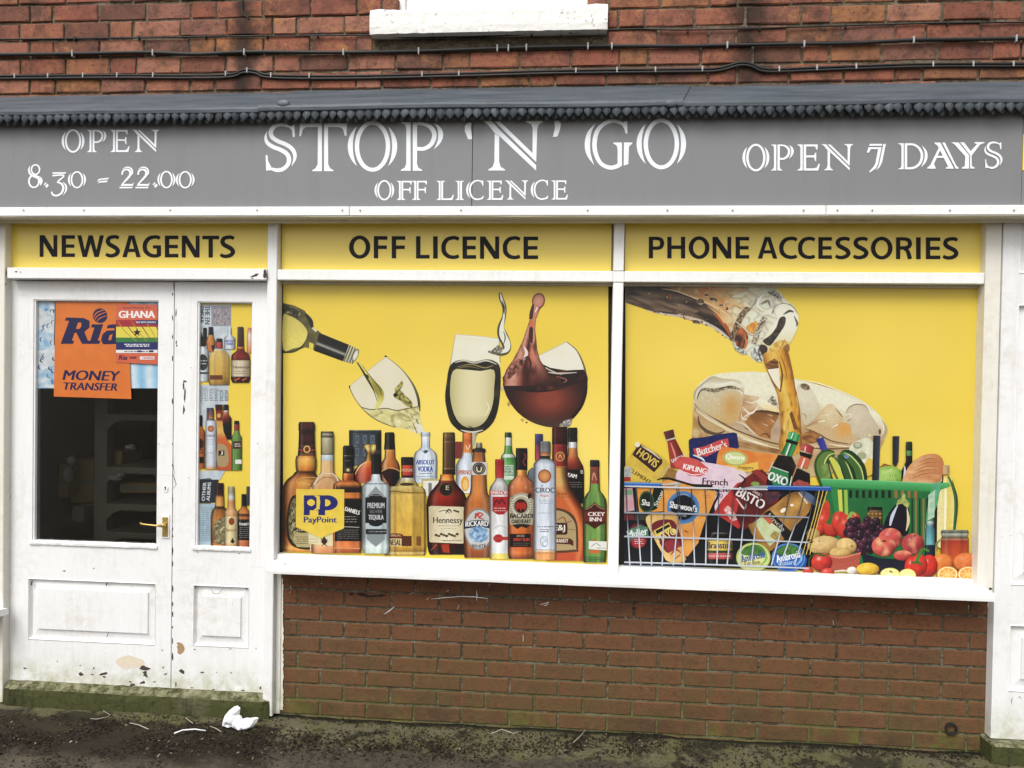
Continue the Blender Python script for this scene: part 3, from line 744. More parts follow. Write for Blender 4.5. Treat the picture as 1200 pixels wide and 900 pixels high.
strokes([[(247, 690), (250, 695.5), (256, 696), (260, 691), (262, 689)], [(270, 689.5), (271, 692)]], -.0006, .7, 'paint_crack', M['bare'], d2)
strokes([[(186, 556.5), (203, 557.6)], [(187, 404), (203, 404.6)], [(13, 664), (32, 665)], [(13, 673), (20, 673)], [(206, 668), (225, 669)], [(293, 664), (309, 665)], [(14, 345), (36, 347)]], -.0007, .45, 'paint_crack', simple('faint joint line', (.42, .40, .35), .7), d1)
strokes([[(202.8, 555), (204.2, 560), (206.5, 568), (203, 572)], [(202.6, 540), (203.4, 549), (205, 556)]], -.0007, .7, 'paint_crack', M['bare'], d1)

# ---- doorstep
st = thing('doorstep', 'mossy green concrete doorstep below the white shop doors', 'step', ((dxl+pxL)/2, -.05, 0))
bm = bmesh.new(); n_ = 70; rows = []
X0_, X1_ = aX(4, 820, -.055), aX(315, 830, -.055)
ztop = aZ(160, 813, -.055)
for i in range(n_+1):
    x = X0_ + (X1_-X0_)*i/n_; e = noise.noise(Vector((x*6, 0, 9)))*.005; e2 = noise.noise(Vector((x*21, 3, 9)))*.004
    endl = .012*max(0, 1-min(i, n_-i)/2)
    prof = [(-.058+e2, -.03), (-.060+e+endl, .05), (-.057+e2+endl, ztop-.008+e), (-.050+e2, ztop+e2-endl), (-.02, ztop+.016+e2), (.08, dzb-.003), (.08, -.03)]
    rows.append([bm.verts.new((x, y, z)) for y, z in prof])
for A, B in zip(rows, rows[1:]):
    for j in range(7): bm.faces.new((A[j], A[(j+1) % 7], B[(j+1) % 7], B[j]))
bm.faces.new(rows[0][::-1]); bm.faces.new(rows[-1]); bmesh.ops.recalc_face_normals(bm, faces=bm.faces)
obj('step_block', bm, M['step'], st)

# ---- panelled door at the far right, only its left edge in view
rd = thing('panelled_door', 'white panelled door at the right edge of the photo, above a mossy step', 'door', (2.2, -.03, .05))
RY = -.050; rx0 = rxR + .003; rx1 = rx0 + .74
rz0 = aZ(1180, 866, RY); rz1 = zs
R1 = rect(1190, 257, 1240, 321, RY); R2 = rect(1188, 357, 1240, 687, RY); R3 = rect(1184.5, 733, 1240, 812, RY)
hx = aX(1189, 500, RY)
HS = [(hx, rx1-.11, r_[2], r_[3]) for r_ in (R3, R2, R1)]
frame_with_openings('door_leaf', rx0, rx1, rz0, rz1, HS, RY, DD, M['paint_door'], rd)
for h in HS: fielded_panel(*h, h[0]+.055, h[1]-.055, h[2]+.055, h[3]-.055, RY, M['paint_door'], rd)
strokes([[(1187, 817), (1185, 821), (1186, 826)], [(1193, 818), (1195, 816), (1197, 819)]], RY-.001, .8, 'paint_crack', M['bare'], rd)
rs_ = thing('doorstep', 'mossy concrete doorstep under the panelled door at the right edge', 'step', (2.2, -.08, 0))
box('step_block', aX(1164, 880, -.11), rx1+.1, -.105, .05, -.03, rz0-.004, M['step'], rs_, .008)

# ---- tip of the neighbouring shop window sill, left edge
nl = thing('window_sill', 'pointed end of a white sill poking in at the left edge of the photo', 'sill', at(-2, 724, SY))
tip = at(10, 720.5, -.05).x; a = aZ(3, 728, SY); b = aZ(3, 716.5, SY)
pydata('sill_board', [(-3.44, SY-.03, a), (tip-.035, SY-.03, a), (tip, -.05, a+.008), (-3.44, -.05, a), (-3.44, SY-.03, b), (tip-.035, SY-.03, b), (tip, -.05, b-.012), (-3.44, -.05, b+.012)],
       [(0, 1, 5, 4), (1, 2, 6, 5), (4, 5, 6, 7), (3, 2, 1, 0), (0, 4, 7, 3), (2, 3, 7, 6)], M['paint_sill'], nl)

# ================================================================== dim shop interior behind the door glass
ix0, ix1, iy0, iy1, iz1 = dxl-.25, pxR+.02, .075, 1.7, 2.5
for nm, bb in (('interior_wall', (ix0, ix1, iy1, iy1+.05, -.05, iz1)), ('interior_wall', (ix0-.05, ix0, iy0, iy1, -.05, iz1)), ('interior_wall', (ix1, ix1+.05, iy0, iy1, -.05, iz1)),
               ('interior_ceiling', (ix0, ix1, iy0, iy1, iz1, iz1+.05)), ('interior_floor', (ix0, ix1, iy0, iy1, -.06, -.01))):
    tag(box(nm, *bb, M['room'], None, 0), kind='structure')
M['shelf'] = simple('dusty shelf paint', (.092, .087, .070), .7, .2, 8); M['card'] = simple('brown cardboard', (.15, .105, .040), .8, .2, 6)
M['plastic'] = simple('clear plastic bag sheen', (.16, .165, .165), .35, .2, 12)
su = thing('shelf_unit', 'dim shelf unit seen through the glass of the wide shop door', 'shelf', at(150, 640, .35))
a0, a1 = at(110, 550, .34), at(125, 550, .34)
box('upright', a0.x, a1.x, .34, .40, 0, 2.3, M['shelf'], su)
for y in (490, 552, 595, 628):
    z = aZ(155, y, .34); bm = bmesh.new()
    e0, e1 = a1.x+.001, aX(200, y, .34)
    prof = []
    for q in range(9): prof.append((e0 + (e1-e0)*q/8, z - .012 - .06*(1-min(1, q/2.0))**2))
    vs = [(x, .33, zz_) for x, zz_ in prof] + [(e1, .33, z+.02), (e0, .33, z+.02)]
    vs += [(x, .75, zz_) for x, _, zz_ in vs]; n_ = 11
    pydata('shelf', vs, [tuple(range(n_-1, -1, -1)), tuple(range(n_, 2*n_))] + [(q, (q+1) % n_, n_+(q+1) % n_, n_+q) for q in range(n_)], M['shelf'], su)
def carton(label, x0, y0, x1, y1, Y, D, rot, mat='card'):
    a, b, c_, d = rect(x0, y0, x1, y1, Y); t = thing('carton', label, 'box', ((a+b)/2, Y, c_), 'cartons inside the shop')
    bm = bmesh.new(); add_box(bm, a, b, Y, Y+D, c_, d, .006)
    bmesh.ops.rotate(bm, verts=bm.verts, cent=((a+b)/2, Y, (c_+d)/2), matrix=Matrix.Rotation(rot, 3, 'Y')); obj('carton_body', bm, M[mat], t)
    bm = bmesh.new(); add_box(bm, a+.004, b-.004, Y-.004, Y-.001, (c_+d)/2-.012, (c_+d)/2+.012)
    bmesh.ops.rotate(bm, verts=bm.verts, cent=((a+b)/2, Y, (c_+d)/2), matrix=Matrix.Rotation(rot, 3, 'Y')); obj('packing_tape', bm, M['shelf'], t)
carton('slim brown carton standing left of the dim shelf upright', 68, 545, 78, 583, .30, .1, .03)
carton('wide brown carton in the middle of the door glass', 82, 538, 109, 590, .42, .3, -.04)
carton('brown carton on the shelf behind the door handle end', 126, 528, 142, 560, .42, .2, .06)
carton('low brown carton on the shelf right of the upright', 140, 566, 184, 578, .42, .2, -.02)
carton('flat brown carton lying on the lower shelf', 136, 588, 180, 600, .42, .2, .02)
carton('pale carton low behind the door glass', 84, 594, 98, 612, .30, .1, .02, 'shelf')
def bag(label, path, Y):
    bm = bmesh.new()
    for p in path:
        bm2 = bmesh.new(); bmesh.ops.create_icosphere(bm2, subdivisions=2, radius=1); off = len(bm.verts)
        c_ = at(p[0], p[1], Y); vs = [bm.verts.new((c_.x+v.co.x*p[2], Y+v.co.y*.03, c_.z+v.co.z*p[3] + .01*noise.noise(v.co*2))) for v in bm2.verts]
        bm2.verts.index_update()
        for f in bm2.faces: bm.faces.new([vs[v.index] for v in f.verts])
        bm2.free()
    tag(obj('plastic_bag', bm, M['plastic'], None, True), label, 'bag', 'plastic bags inside the shop')
bag('small pale plastic bag on the upper shelf inside the door', [(153, 524, .028, .016)], .30)
bag('pale plastic bag on the shelf right of the upright', [(135, 560, .035, .02), (142, 556, .02, .016)], .30)
bag('long clear bag hanging between the cartons', [(84, 540, .02, .03), (80, 556, .02, .05)], .28)

# ================================================================== litter
def scatter(n, sampler, size, seed, aspect=(.3, .9), lift=.004):
    rr = random.Random(seed); V, Fs, T = [], [], []
    for _ in range(n):
        x, y = sampler(rr); p = gpt(x, y); 
        if p.y > -.004 - .062*(x < 316): p.y = -.006 - .062*(x < 316) - rr.random()*.02
        p.z = ground_z(p.x, p.y) + lift*rr.random()*rr.choice((1, 1, 2.5))
        s = size*rr.uniform(.4, 1.5); a = rr.uniform(0, 6.28); asp = rr.uniform(*aspect)
        u = Vector((math.cos(a), math.sin(a), rr.uniform(-.5, .5)))*s; v = Vector((-math.sin(a), math.cos(a), rr.uniform(-.5, .5)))*s*asp
        b0 = len(V); V += [p-u, p-v*.8+Vector((0, 0, .002)), p+u, p+v+Vector((0, 0, .003))]; Fs.append((b0, b0+1, b0+2, b0+3)); T.append(min(1, rr.random()**1.0))
    return V, Fs, T
def band(rr):
    while True:
        x = rr.uniform(-20, 1220); k_ = rr.random()
        if x < 330: y = rr.gauss(861, 13) if k_ < .75 else rr.uniform(838, 900)
        elif x < 520: y = rr.gauss(869, 8)+ (x-330)*.02
        elif x < 780: y = rr.gauss(875, 11) if rr.random() < .6 else 9999
        else: y = rr.uniform(872, 905) if rr.random() < .25 else 9999
        if 832 < y < 915 and noise.noise(Vector((x*.018, y*.05, 0))) + .35 > rr.random()*.55: return x, y
def foot(rr):
    x = rr.uniform(318, 1165); return x, np.interp(x, [332, 620, 900, 1150], [838, 856, 872, 886]) + abs(rr.gauss(0, 3.0)) + (4*rr.random() if 650 < x < 830 else 0)
V, Fs, T = [], [], []
for args in ((7000, band, .0062, 1), (1300, foot, .0050, 2), (250, lambda r_: (r_.uniform(0, 1200), r_.uniform(855, 905)), .004, 3)):
    v, f, t_ = scatter(*args); o_ = len(V); V += v; Fs += [tuple(i+o_ for i in q) for q in f]; T += t_
v, f, t_ = scatter(620, band, .020, 4, (.05, .10), .010); o_ = len(V); V += v; Fs += [tuple(i+o_ for i in q) for q in f]; T += [min(1, .35+.6*x*x) for x in t_]
o = pydata('leaf_litter', V, Fs, M['debris']); o['kind'] = 'stuff'
at_ = o.data.attributes.new('tint', 'FLOAT', 'FACE'); at_.data.foreach_set('value', T)
# tissue, straw, twigs
out = [(260, 848), (262, 840), (267, 834), (272, 830.5), (276, 829.4), (279.5, 832), (279, 839), (283, 843.5), (291, 842.6), (302, 842.6), (300, 848), (296, 852), (290, 856), (282, 858.4), (277, 855), (271, 852.6), (265, 853.6), (260.5, 852)]
rr_ = random.Random(4); inner = []
for _ in range(1500):
    x, y = rr_.uniform(260, 302), rr_.uniform(830, 858); ins = False
    for i in range(len(out)):
        (ax, ay), (bx, by) = out[i-1], out[i]
        if (ay > y) != (by > y) and x < ax + (y-ay)*(bx-ax)/(by-ay): ins = not ins
    if ins and all(math.hypot(x-p[0], y-p[1]) > 2.9 for p in inner + out): inner.append((x, y))
from mathutils.geometry import delaunay_2d_cdt as cdt_
v2, _, f2, *_ = cdt_([Vector(p) for p in out + inner], [(i, (i+1) % len(out)) for i in range(len(out))], [], 2, 1e-5)
base = gpt(281, 857); bm = bmesh.new(); fr_v, bk_v = [], []
for v in v2:
    d = min(max(0, math.hypot(v.x-(a_[0]+(b_[0]-a_[0])*t_), v.y-(a_[1]+(b_[1]-a_[1])*t_))) for a_, b_ in zip(out, out[1:]+out[:1]) for t_ in (0, .25, .5, .75))
    p = at(v.x, v.y, base.y + .030); lean = max(0, p.z)*.25; edge = d < .3
    bulge = 0 if edge else .010 + .028*min(1, d/9)
    fr_v.append(bm.verts.new((p.x, p.y + lean - bulge*rr_.uniform(.35, 1.25), max(.004, p.z))))
    bk_v.append(fr_v[-1] if edge else bm.verts.new((p.x, p.y + lean + .006 + bulge*.5, max(.004, p.z))))
for f in f2:
    if len(set(f)) < 3: continue
    bm.faces.new([fr_v[i] for i in f])
    if not all(bk_v[i] is fr_v[i] for i in f): bm.faces.new([bk_v[i] for i in reversed(f)])
bmesh.ops.recalc_face_normals(bm, faces=bm.faces)
o = obj('paper_tissue', bm, M['litter_white'], None, False)
tag(o, 'crumpled white paper tissue lying in front of the doorstep', 'tissue')
def stick(name, label, pts, r, mat):
    bm = bmesh.new(); add_tube(bm, [gpt(x, y) + Vector((0, 0, .008 + .006*abs(math.sin(i)))) for i, (x, y) in enumerate(pts)], r, 6)
    o = obj(name, bm, mat, None, True); tag(o, label, 'litter' if name != 'twig' else 'twig', 'twigs in the leaf litter' if name == 'twig' else None)
stk_ = simple('pale dry twig', (.42, .38, .30), .8, .25, 60)
stick('straw', 'white drinking straw lying in the dead leaves left of the tissue', [(204, 861.5), (214, 859), (228, 858), (241, 858.5)], .0030, M['litter_white'])
stick('twig', 'pale twig lying slantwise left of the white straw', [(152, 849), (163, 853), (174, 858)], .0017, stk_)
stick('twig', 'curved pale twig near the left end of the doorstep', [(106, 844), (113, 846), (124, 844), (129, 840), (121, 836)], .0012, stk_)
stick('twig', 'short pale twig just right of the straw end', [(246, 853), (253, 857), (259, 861)], .0014, stk_)
stick('twig', 'thin pale twig standing against the doorstep over the tissue', [(270, 829), (268, 822), (269, 815)], .0015, stk_)
stick('twig', 'thin twig lying below the doorstep middle', [(217, 843), (222, 848), (226, 851)], .0015, stk_)
stick('twig', 'grass stalk bundle twig at the foot of the brick wall', [(575, 862), (588, 858), (602, 863), (610, 859)], .0014, stk_)
stick('twig', 'dry stalk lying before the middle of the brick wall', [(672, 872), (680, 866), (687, 858)], .0014, stk_)
# ================================================================== flat print: thin layered shapes, drawn in photo points and laid on their plane
def catmull(pts, n=6, closed=False):
    P_ = [np.array(p, float) for p in pts]; out = []; m = len(P_)
    rng = range(m) if closed else range(m-1)
    for i in rng:
        if closed: p0, p1, p2, p3 = P_[(i-1) % m], P_[i], P_[(i+1) % m], P_[(i+2) % m]
        else: p0, p1, p2, p3 = P_[max(i-1, 0)], P_[i], P_[i+1], P_[min(i+2, m-1)]
        for s in range(n):
            t = s/n
            out.append(tuple(.5*((2*p1) + (p2-p0)*t + (2*p0-5*p1+4*p2-p3)*t*t + (3*p1-p0-3*p2+p3)*t**3)))
    if not closed: out.append(tuple(P_[-1]))
    return out
def lerp(a, b, t): return tuple(a[i]+(b[i]-a[i])*t for i in range(3))
def stops(v, st):
    if v <= st[0][0]: return st[0][1]
    for (a, ca), (b, cb) in zip(st, st[1:]):
        if v <= b:
            if b == a: return cb
            t = (v-a)/(b-a)
            return lerp(ca, cb, t) if isinstance(ca, tuple) else ca+(cb-ca)*t
    return st[-1][1]
def pn(x, y, s=1.0, seed=0.0): return noise.noise(Vector((x*s, y*s, seed)))     # -1 .. 1
GAIN = .80
def ink(c, des=.13):
    l = .3*c[0]+.59*c[1]+.11*c[2]
    k_ = 0 if des < 0 else .16
    f_ = lambda v: max(0, min(1, v/255))
    return tuple(q*GAIN for q in lin(tuple(255*((1-k_)*u + k_*u*u*(3-2*u)) * (1-.05*(k_ > 0)) for u in (f_(v+(l-v)*des) for v in c))))
_text_cache = {}
def text_mesh(s, off=0.0):
    if (s, off) in _text_cache: return _text_cache[(s, off)]
    c = bpy.data.curves.new('text', 'FONT'); c.body = s; c.size = 1; c.resolution_u = 3; c.offset = off; c.fill_mode = 'FRONT'
    o = bpy.data.objects.new('text', c); COL.objects.link(o)
    dg = bpy.context.evaluated_depsgraph_get(); me = bpy.data.meshes.new_from_object(o.evaluated_get(dg))
    V = np.array([v.co[:2] for v in me.vertices]) if len(me.vertices) else np.zeros((0, 2)); Fs = [tuple(p.vertices) for p in me.polygons]
    bpy.data.objects.remove(o); bpy.data.curves.remove(c); bpy.data.meshes.remove(me)
    _text_cache[(s, off)] = (V, Fs); return V, Fs
class Art:
    EPS = .00002; grain = .07; des = .13
    def __init__(s, Y, root, mat=None):
        s.Y = Y; s.root = root; s.k = 0; s.mat = mat; s.A = None; s.clip = None; s.V = []; s.F = []; s.C = []
    def end(s, name, label=None, parent=None, stuff=False):
        s.grain = .07 if name != 'yellow_vinyl' else s.grain
        if not s.V: return None
        me = bpy.data.meshes.new(name); me.from_pydata(s.V, [], s.F); me.update()
        if s.mat is None:
            ca = me.color_attributes.new('print', 'FLOAT_COLOR', 'POINT')
            arr = np.ones((len(s.V), 4), np.float32); arr[:, :3] = np.array(s.C)
            ca.data.foreach_set('color', arr.ravel())
        o = mesh_obj(name, me, s.mat or M['print'], parent or s.root)
        if label: o['label'] = label
        if stuff: o['kind'] = 'stuff'
        s.V, s.F, s.C = [], [], []
        return o
    def T(s, p):
        if s.A is not None:
            x, y = p; a = s.A; return (a[0]*x + a[1]*y + a[2], a[3]*x + a[4]*y + a[5])
        return (p[0], p[1])
    def xf(s, cx=0, cy=0, rot=0, sx=1, sy=1, dx=0, dy=0, shear=0):
        """local frame: scale, shear, turn by rot degrees about the origin, then move to cx, cy"""
        if cx is None: s.A = None; return
        c, q = math.cos(R(rot)), math.sin(R(rot))
        s.A = (c*sx, c*shear*sy - q*sy, cx, q*sx, q*shear*sy + c*sy, cy)
    def raw(s, pts, faces, cols):
        """pts in local frame; cols: one colour or one per point"""
        s.k += 1; Y = s.Y - s.k*s.EPS; o = len(s.V)
        one = not isinstance(cols, list)
        if one: lc = ink(cols, s.des)
        for i, p in enumerate(pts):
            s.V.append(tuple(at(*s.T(p), Y))); s.C.append(lc if one else ink(tuple(v*(1+s.grain*pn(p[0], p[1], .83, 71)) for v in cols[i]), s.des))
        s.F += [tuple(i+o for i in f) for f in faces]
    def poly(s, pts, col, smooth=0, res=None):
        """closed outline; col is a colour or a function of local (x, y)"""
        if s.mat is None and not callable(col) and res is None and s.clip is None or s.mat is not None:
            if smooth: pts = catmull(pts, smooth, True)
            from mathutils.geometry import tessellate_polygon
            tri = tessellate_polygon([[Vector((p[0], p[1], 0)) for p in pts]])
            s.raw(pts, [tuple(t) for t in tri], col if not callable(col) else (0, 0, 0)); return
        if smooth: pts = catmull(pts, smooth, True)
        res = res or 2.5
        if s.clip: pts = clip_poly(pts, s.clip)
        if len(pts) < 3: return
        if not callable(col):
            from mathutils.geometry import tessellate_polygon
            tri = tessellate_polygon([[Vector((p[0], p[1], 0)) for p in pts]])
            s.raw(pts, [tuple(t) for t in tri], col); return
        B = []
        m = len(pts)
        for i in range(m):
            p, q = np.array(pts[i]), np.array(pts[(i+1) % m]); L = max(1, int(np.hypot(*(q-p))/res))
            for j in range(L): B.append(p + (q-p)*j/L)
        B = [Vector((float(b[0]), float(b[1]))) for b in B]; n_ = len(B)
        xs = [b.x for b in B]; ys = [b.y for b in B]
        P_ = np.array([[b.x, b.y] for b in B])
        I = []
        gy = min(ys) + res*.5; row = 0
        while gy < max(ys):
            gx = min(xs) + res*(.5 if row % 2 else 1.0)
            # crossings of this scan line
            cr = []
            for i in range(n_):
                a, b = B[i], B[(i+1) % n_]
                if (a.y > gy) != (b.y > gy): cr.append(a.x + (gy-a.y)*(b.x-a.x)/(b.y-a.y))
            cr.sort()
            while gx < max(xs):
                if sum(c < gx for c in cr) % 2 and (not cr or min(abs(c-gx) for c in cr) > res*.4): I.append(Vector((gx, gy)))
                gx += res
            gy += res*.87; row += 1
        v2, e2, f2, *_ = delaunay_2d_cdt(B + I, [(i, (i+1) % n_) for i in range(n_)], [], 0, 1e-5)
        # keep triangles inside the outline
        keep = []
        for f in f2:
            cx_ = sum(v2[i].x for i in f)/len(f); cy_ = sum(v2[i].y for i in f)/len(f); ins = False
            for i in range(n_):
                a, b = B[i], B[(i+1) % n_]
                if (a.y > cy_) != (b.y > cy_) and cx_ < a.x + (cy_-a.y)*(b.x-a.x)/(b.y-a.y): ins = not ins
            if ins: keep.append(tuple(f))
        s.raw([(v.x, v.y) for v in v2], keep, [col(v.x, v.y) for v in v2])
    def ell(s, cx, cy, rx, ry, col, n=28, rings=5, rot=0, a0=0, a1=360):
        """filled ellipse; col a colour, a function of (x, y), or a list of (radius, colour) stops"""
        c, q = math.cos(R(rot)), math.sin(R(rot))
        full = a1-a0 >= 360; m = n if full else n+1
        pts = [(cx, cy)]; cols = []
        rg = [i/rings for i in range(1, rings+1)]
        if isinstance(col, list): rg = sorted(set(rg + [r_ for r_, _ in col if r_ > 0])); rg = [r_ for r_ in rg if r_ <= 1]
        f_ = (lambda r_, x, y: stops(r_, col)) if isinstance(col, list) else ((lambda r_, x, y: col(x, y)) if callable(col) else (lambda r_, x, y: col))
        cols.append(f_(0, cx, cy)); F_ = []
        for ri, r_ in enumerate(rg):
            for i in range(m):
                a = R(a0 + (a1-a0)*i/n); x, y = rx*r_*math.cos(a), ry*r_*math.sin(a)
                p = (cx + x*c - y*q, cy + x*q + y*c); pts.append(p); cols.append(f_(r_, *p))
            for i in range(n):
                j = (i+1) % m
                if ri == 0: F_.append((0, 1+i, 1+j))
                else:
                    A, B = 1+(ri-1)*m, 1+ri*m; F_.append((A+i, B+i, B+j, A+j))
        s.raw(pts, F_, cols if s.mat is None else (0, 0, 0))
    def line(s, pts, w, col, smooth=4, ends=(1, 1)):
        """ribbon along a path; w one width or one per point; col a colour or function of (t) along it"""
        ws = w if isinstance(w, (list, tuple)) else [w]*len(pts)
        if smooth and len(pts) > 2:
            q = catmull([(p[0], p[1]) for p in pts], smooth); wq = [max(.0, v[0]) for v in catmull([(a, 0) for a in ws], smooth)]
        else: q, wq = list(pts), list(ws)
        m = len(q); V, cols = [], []
        wq[0] *= ends[0]; wq[-1] *= ends[1]
        for i in range(m):
            a = np.array(q[max(i-1, 0)]); b = np.array(q[min(i+1, m-1)]); d = b-a; L = np.hypot(*d) or 1; n_ = np.array((-d[1], d[0]))/L
            p = np.array(q[i]); V += [tuple(p+n_*wq[i]/2), tuple(p-n_*wq[i]/2)]
            c = col(i/(m-1)) if callable(col) else col; cols += [c, c]
        s.raw(V, [(2*i, 2*i+1, 2*i+3, 2*i+2) for i in range(m-1)], cols if callable(col) else col)
    def ring(s, cx, cy, rx, ry, ts, tt, col, n=40, a0=0, a1=360):
        """elliptical band: thickness ts at the sides, tt at top and bottom"""
        V = []; full = a1-a0 >= 360
        for i in range(n+1):
            a = R(a0+(a1-a0)*i/n); c, q = math.cos(a), math.sin(a)
            V += [(cx+rx*c, cy+ry*q), (cx+(rx-ts)*c, cy+(ry-tt)*q)]
        s.raw(V, [(2*i, 2*i+1, 2*i+3, 2*i+2) for i in range(n)], col)
    def lens(s, cx, cy, ro, ri, yt, side, col, n=14):
        """crescent between two concentric ellipses (rx, ry), up to height yt; side -1 left, 1 right"""
        V = []
        for i in range(n+1):
            y = yt*(2*i/n-1)
            xo = ro[0]*math.sqrt(max(0, 1-(y/ro[1])**2)); xi = ri[0]*math.sqrt(max(0, 1-(y/ri[1])**2))
            V += [(cx+side*max(xo, xi), cy+y), (cx+side*xi, cy+y)]
        s.raw(V, [(2*i, 2*i+1, 2*i+3, 2*i+2) for i in range(n)], col)
    def body(s, cx, prof, bands, shade=((-1, .55), (-.7, .8), (-.2, 1.05), (.2, 1.0), (.75, .75), (1, .45)), hi=(), nu=18, res=2.0, tint=None, gloss=True):
        """upright glass or can: profile of (y, half width); bands of (y, colour); shade across u; hi = (u, width, strength, y0, y1)"""
        y0, y1 = prof[0][0], prof[-1][0]
        py = [p[0] for p in prof]; pw = [p[1] for p in prof]
        yy = sorted(set(list(np.arange(y0, y1, res)) + py + [b[0] for b in bands if y0 <= b[0] <= y1] + [y1]))
        dup = [b[0] for b, c in zip(bands, bands[1:]) if b[0] == c[0]]
        rows = []
        for y in yy:
            rows.append((y, 0))
            if y in dup: rows[-1] = (y, -1); rows.append((y, 1))
        V, Cc = [], []
        for y, sd in rows:
            hw = float(np.interp(y, py, pw)); yq = y + sd*1e-4
            base = stops(yq, bands)
            for i in range(nu+1):
                u = 2*i/nu-1; sh = stops(u, list(shade)); c = tuple(min(255, v*sh) for v in base)
                for h in hi:
                    if len(h) < 4 or h[3] <= y <= h[4]:
                        t = max(0, 1-abs(u-h[0])/h[1]); hc = h[5] if len(h) > 5 else (255, 250, 240); c = lerp(c, hc, t*h[2])
                if tint: c = tint(u, y, c)
                if gloss: c = tuple(v*(1+.10*pn(u*5, y*.07, 1, cx)) for v in c); c = lerp(c, (255, 248, 236), .26*max(0, 1-abs(u+.62)/.13)); c = lerp(c, (12, 9, 8), .42*max(0, 1-abs(abs(u)-.93)/.12)+.14*max(0, 1-abs(u-.5)/.2))
                V.append((cx + u*hw, y)); Cc.append(c)
        m = nu+1
        s.raw(V, [(r_*m+i, (r_+1)*m+i, (r_+1)*m+i+1, r_*m+i+1) for r_ in range(len(rows)-1) for i in range(nu)], Cc)
    def rect(s, x0, y0, x1, y1, col, r=0):
        if r <= 0: pts = [(x0, y0), (x1, y0), (x1, y1), (x0, y1)]
        else:
            pts = []
            for cx, cy, a in ((x1-r, y0+r, -90), (x1-r, y1-r, 0), (x0+r, y1-r, 90), (x0+r, y0+r, 180)):
                for k_ in range(5): q = R(a+90*k_/4); pts.append((cx+r*math.cos(q), cy+r*math.sin(q)))
        s.poly(pts, col)
    def text(s, t, cx, cy, w, h, col, bold=0, slant=0, arch=0, rot=0):
        """string fitted to a box of width w and height h round cx, cy"""
        V, F_ = text_mesh(t)
        if not len(V): return
        mn, mx = V.min(0), V.max(0); sz = mx-mn; sz[sz == 0] = 1
        c, q = math.cos(R(rot)), math.sin(R(rot))
        bold *= .55; offs = [(0, 0)] if not bold else [(-bold/2, 0), (bold/2, 0)] + ([(0, 0)] if bold > .7 else [])
        for ox, oy in offs:
            pts = []
            for v in V:
                u = (v[0]-mn[0])/sz[0]-.5; t_ = (v[1]-mn[1])/sz[1]-.5
                x = u*(w-bold) + ox + slant*t_*h; y = -t_*h + arch*(4*u*u-1)
                pts.append((cx + x*c - y*q, cy + x*q + y*c))
            s.raw(pts, F_, col)
    def scribble(s, x0, y0, x1, y1, col, rows, th, seed=0, fillr=.75):
        """small print too fine to read: broken rules"""
        rr = random.Random(seed)
        for j in range(rows):
            y = y0 + (y1-y0)*(j+.5)/rows; x = x0 + (x1-x0)*rr.uniform(0, .12)
            while x < x1 - .8:
                L = rr.uniform(1.2, 4.5); e = min(x+L, x1)
                s.raw([(x, y-th/2), (e, y-th/2), (e, y+th/2), (x, y+th/2)], [(0, 1, 2, 3)], col); x = e + rr.uniform(.5, 1.2)
def clip_poly(pts, c):
    x0, y0, x1, y1 = c
    for ax, lim, sg in ((0, x0, 1), (0, x1, -1), (1, y0, 1), (1, y1, -1)):
        out = []
        for i in range(len(pts)):
            p, q = pts[i-1], pts[i]; ip, iq = sg*(p[ax]-lim) >= 0, sg*(q[ax]-lim) >= 0
            if ip != iq:
                t = (lim-p[ax])/(q[ax]-p[ax]); out.append((p[0]+(q[0]-p[0])*t, p[1]+(q[1]-p[1])*t))
            if iq: out.append(q)
        pts = out
        if not pts: return []
    return pts
k = N('printed vinyl', .34, .45)
at0 = k.n('ShaderNodeAttribute', attribute_name='print')
k.color(at0.outputs['Color']); M['print'] = k.m

# ------------------------------------------------------------------ inline roman lettering of the grey sign
WHT = (0, 0, 0)
def g_O(a, cx, cy, h):
    a.ring(cx, cy, .37*h, .53*h, .092*h, .082*h, WHT)
    for sd in (-1, 1): a.lens(cx, cy, (.515*h, .532*h), (.408*h, .684*h), .415*h, sd, WHT)
def g_zero(a, cx, cy, hw, hh):
    a.ring(cx, cy, .70*hw, hh, .19*hw, .17*hh, WHT)
    for sd in (-1, 1): a.lens(cx, cy, (hw, hh*1.0), (.79*hw, hh*1.29), hh*.78, sd, WHT)
def zs_(a, pts, org, sc, X, Y_, h): return [(X + (x-org[0])/sc*h, Y_ + (y-org[1])/sc*h) for x, y in pts]
def g_S(a, X, Y_, h):
    q = lambda p: zs_(a, p, (110, 70), 422, X, Y_, h)
    a.line(q([(366, 140), (335, 105), (290, 88), (240, 86), (195, 102), (168, 145), (178, 190), (225, 226), (295, 255), (350, 292), (377, 340), (375, 390), (350, 448)]),
           [h*v/422 for v in (10, 18, 28, 30, 36, 40, 38, 36, 36, 36, 34, 24, 2)], WHT)
    a.poly(q([(376, 80), (378, 190), (361, 192), (352, 130), (340, 100)]), WHT)
    a.line(q([(136, 140), (122, 190), (135, 240), (185, 277), (255, 305), (308, 340), (328, 390), (312, 440), (270, 475), (220, 484), (165, 470), (133, 480)]),
           [h*v/422 for v in (2, 22, 32, 36, 36, 38, 38, 36, 34, 32, 22, 12)], WHT)
    a.poly(q([(122, 350), (138, 352), (142, 400), (165, 445), (185, 480), (127, 488)]), WHT)
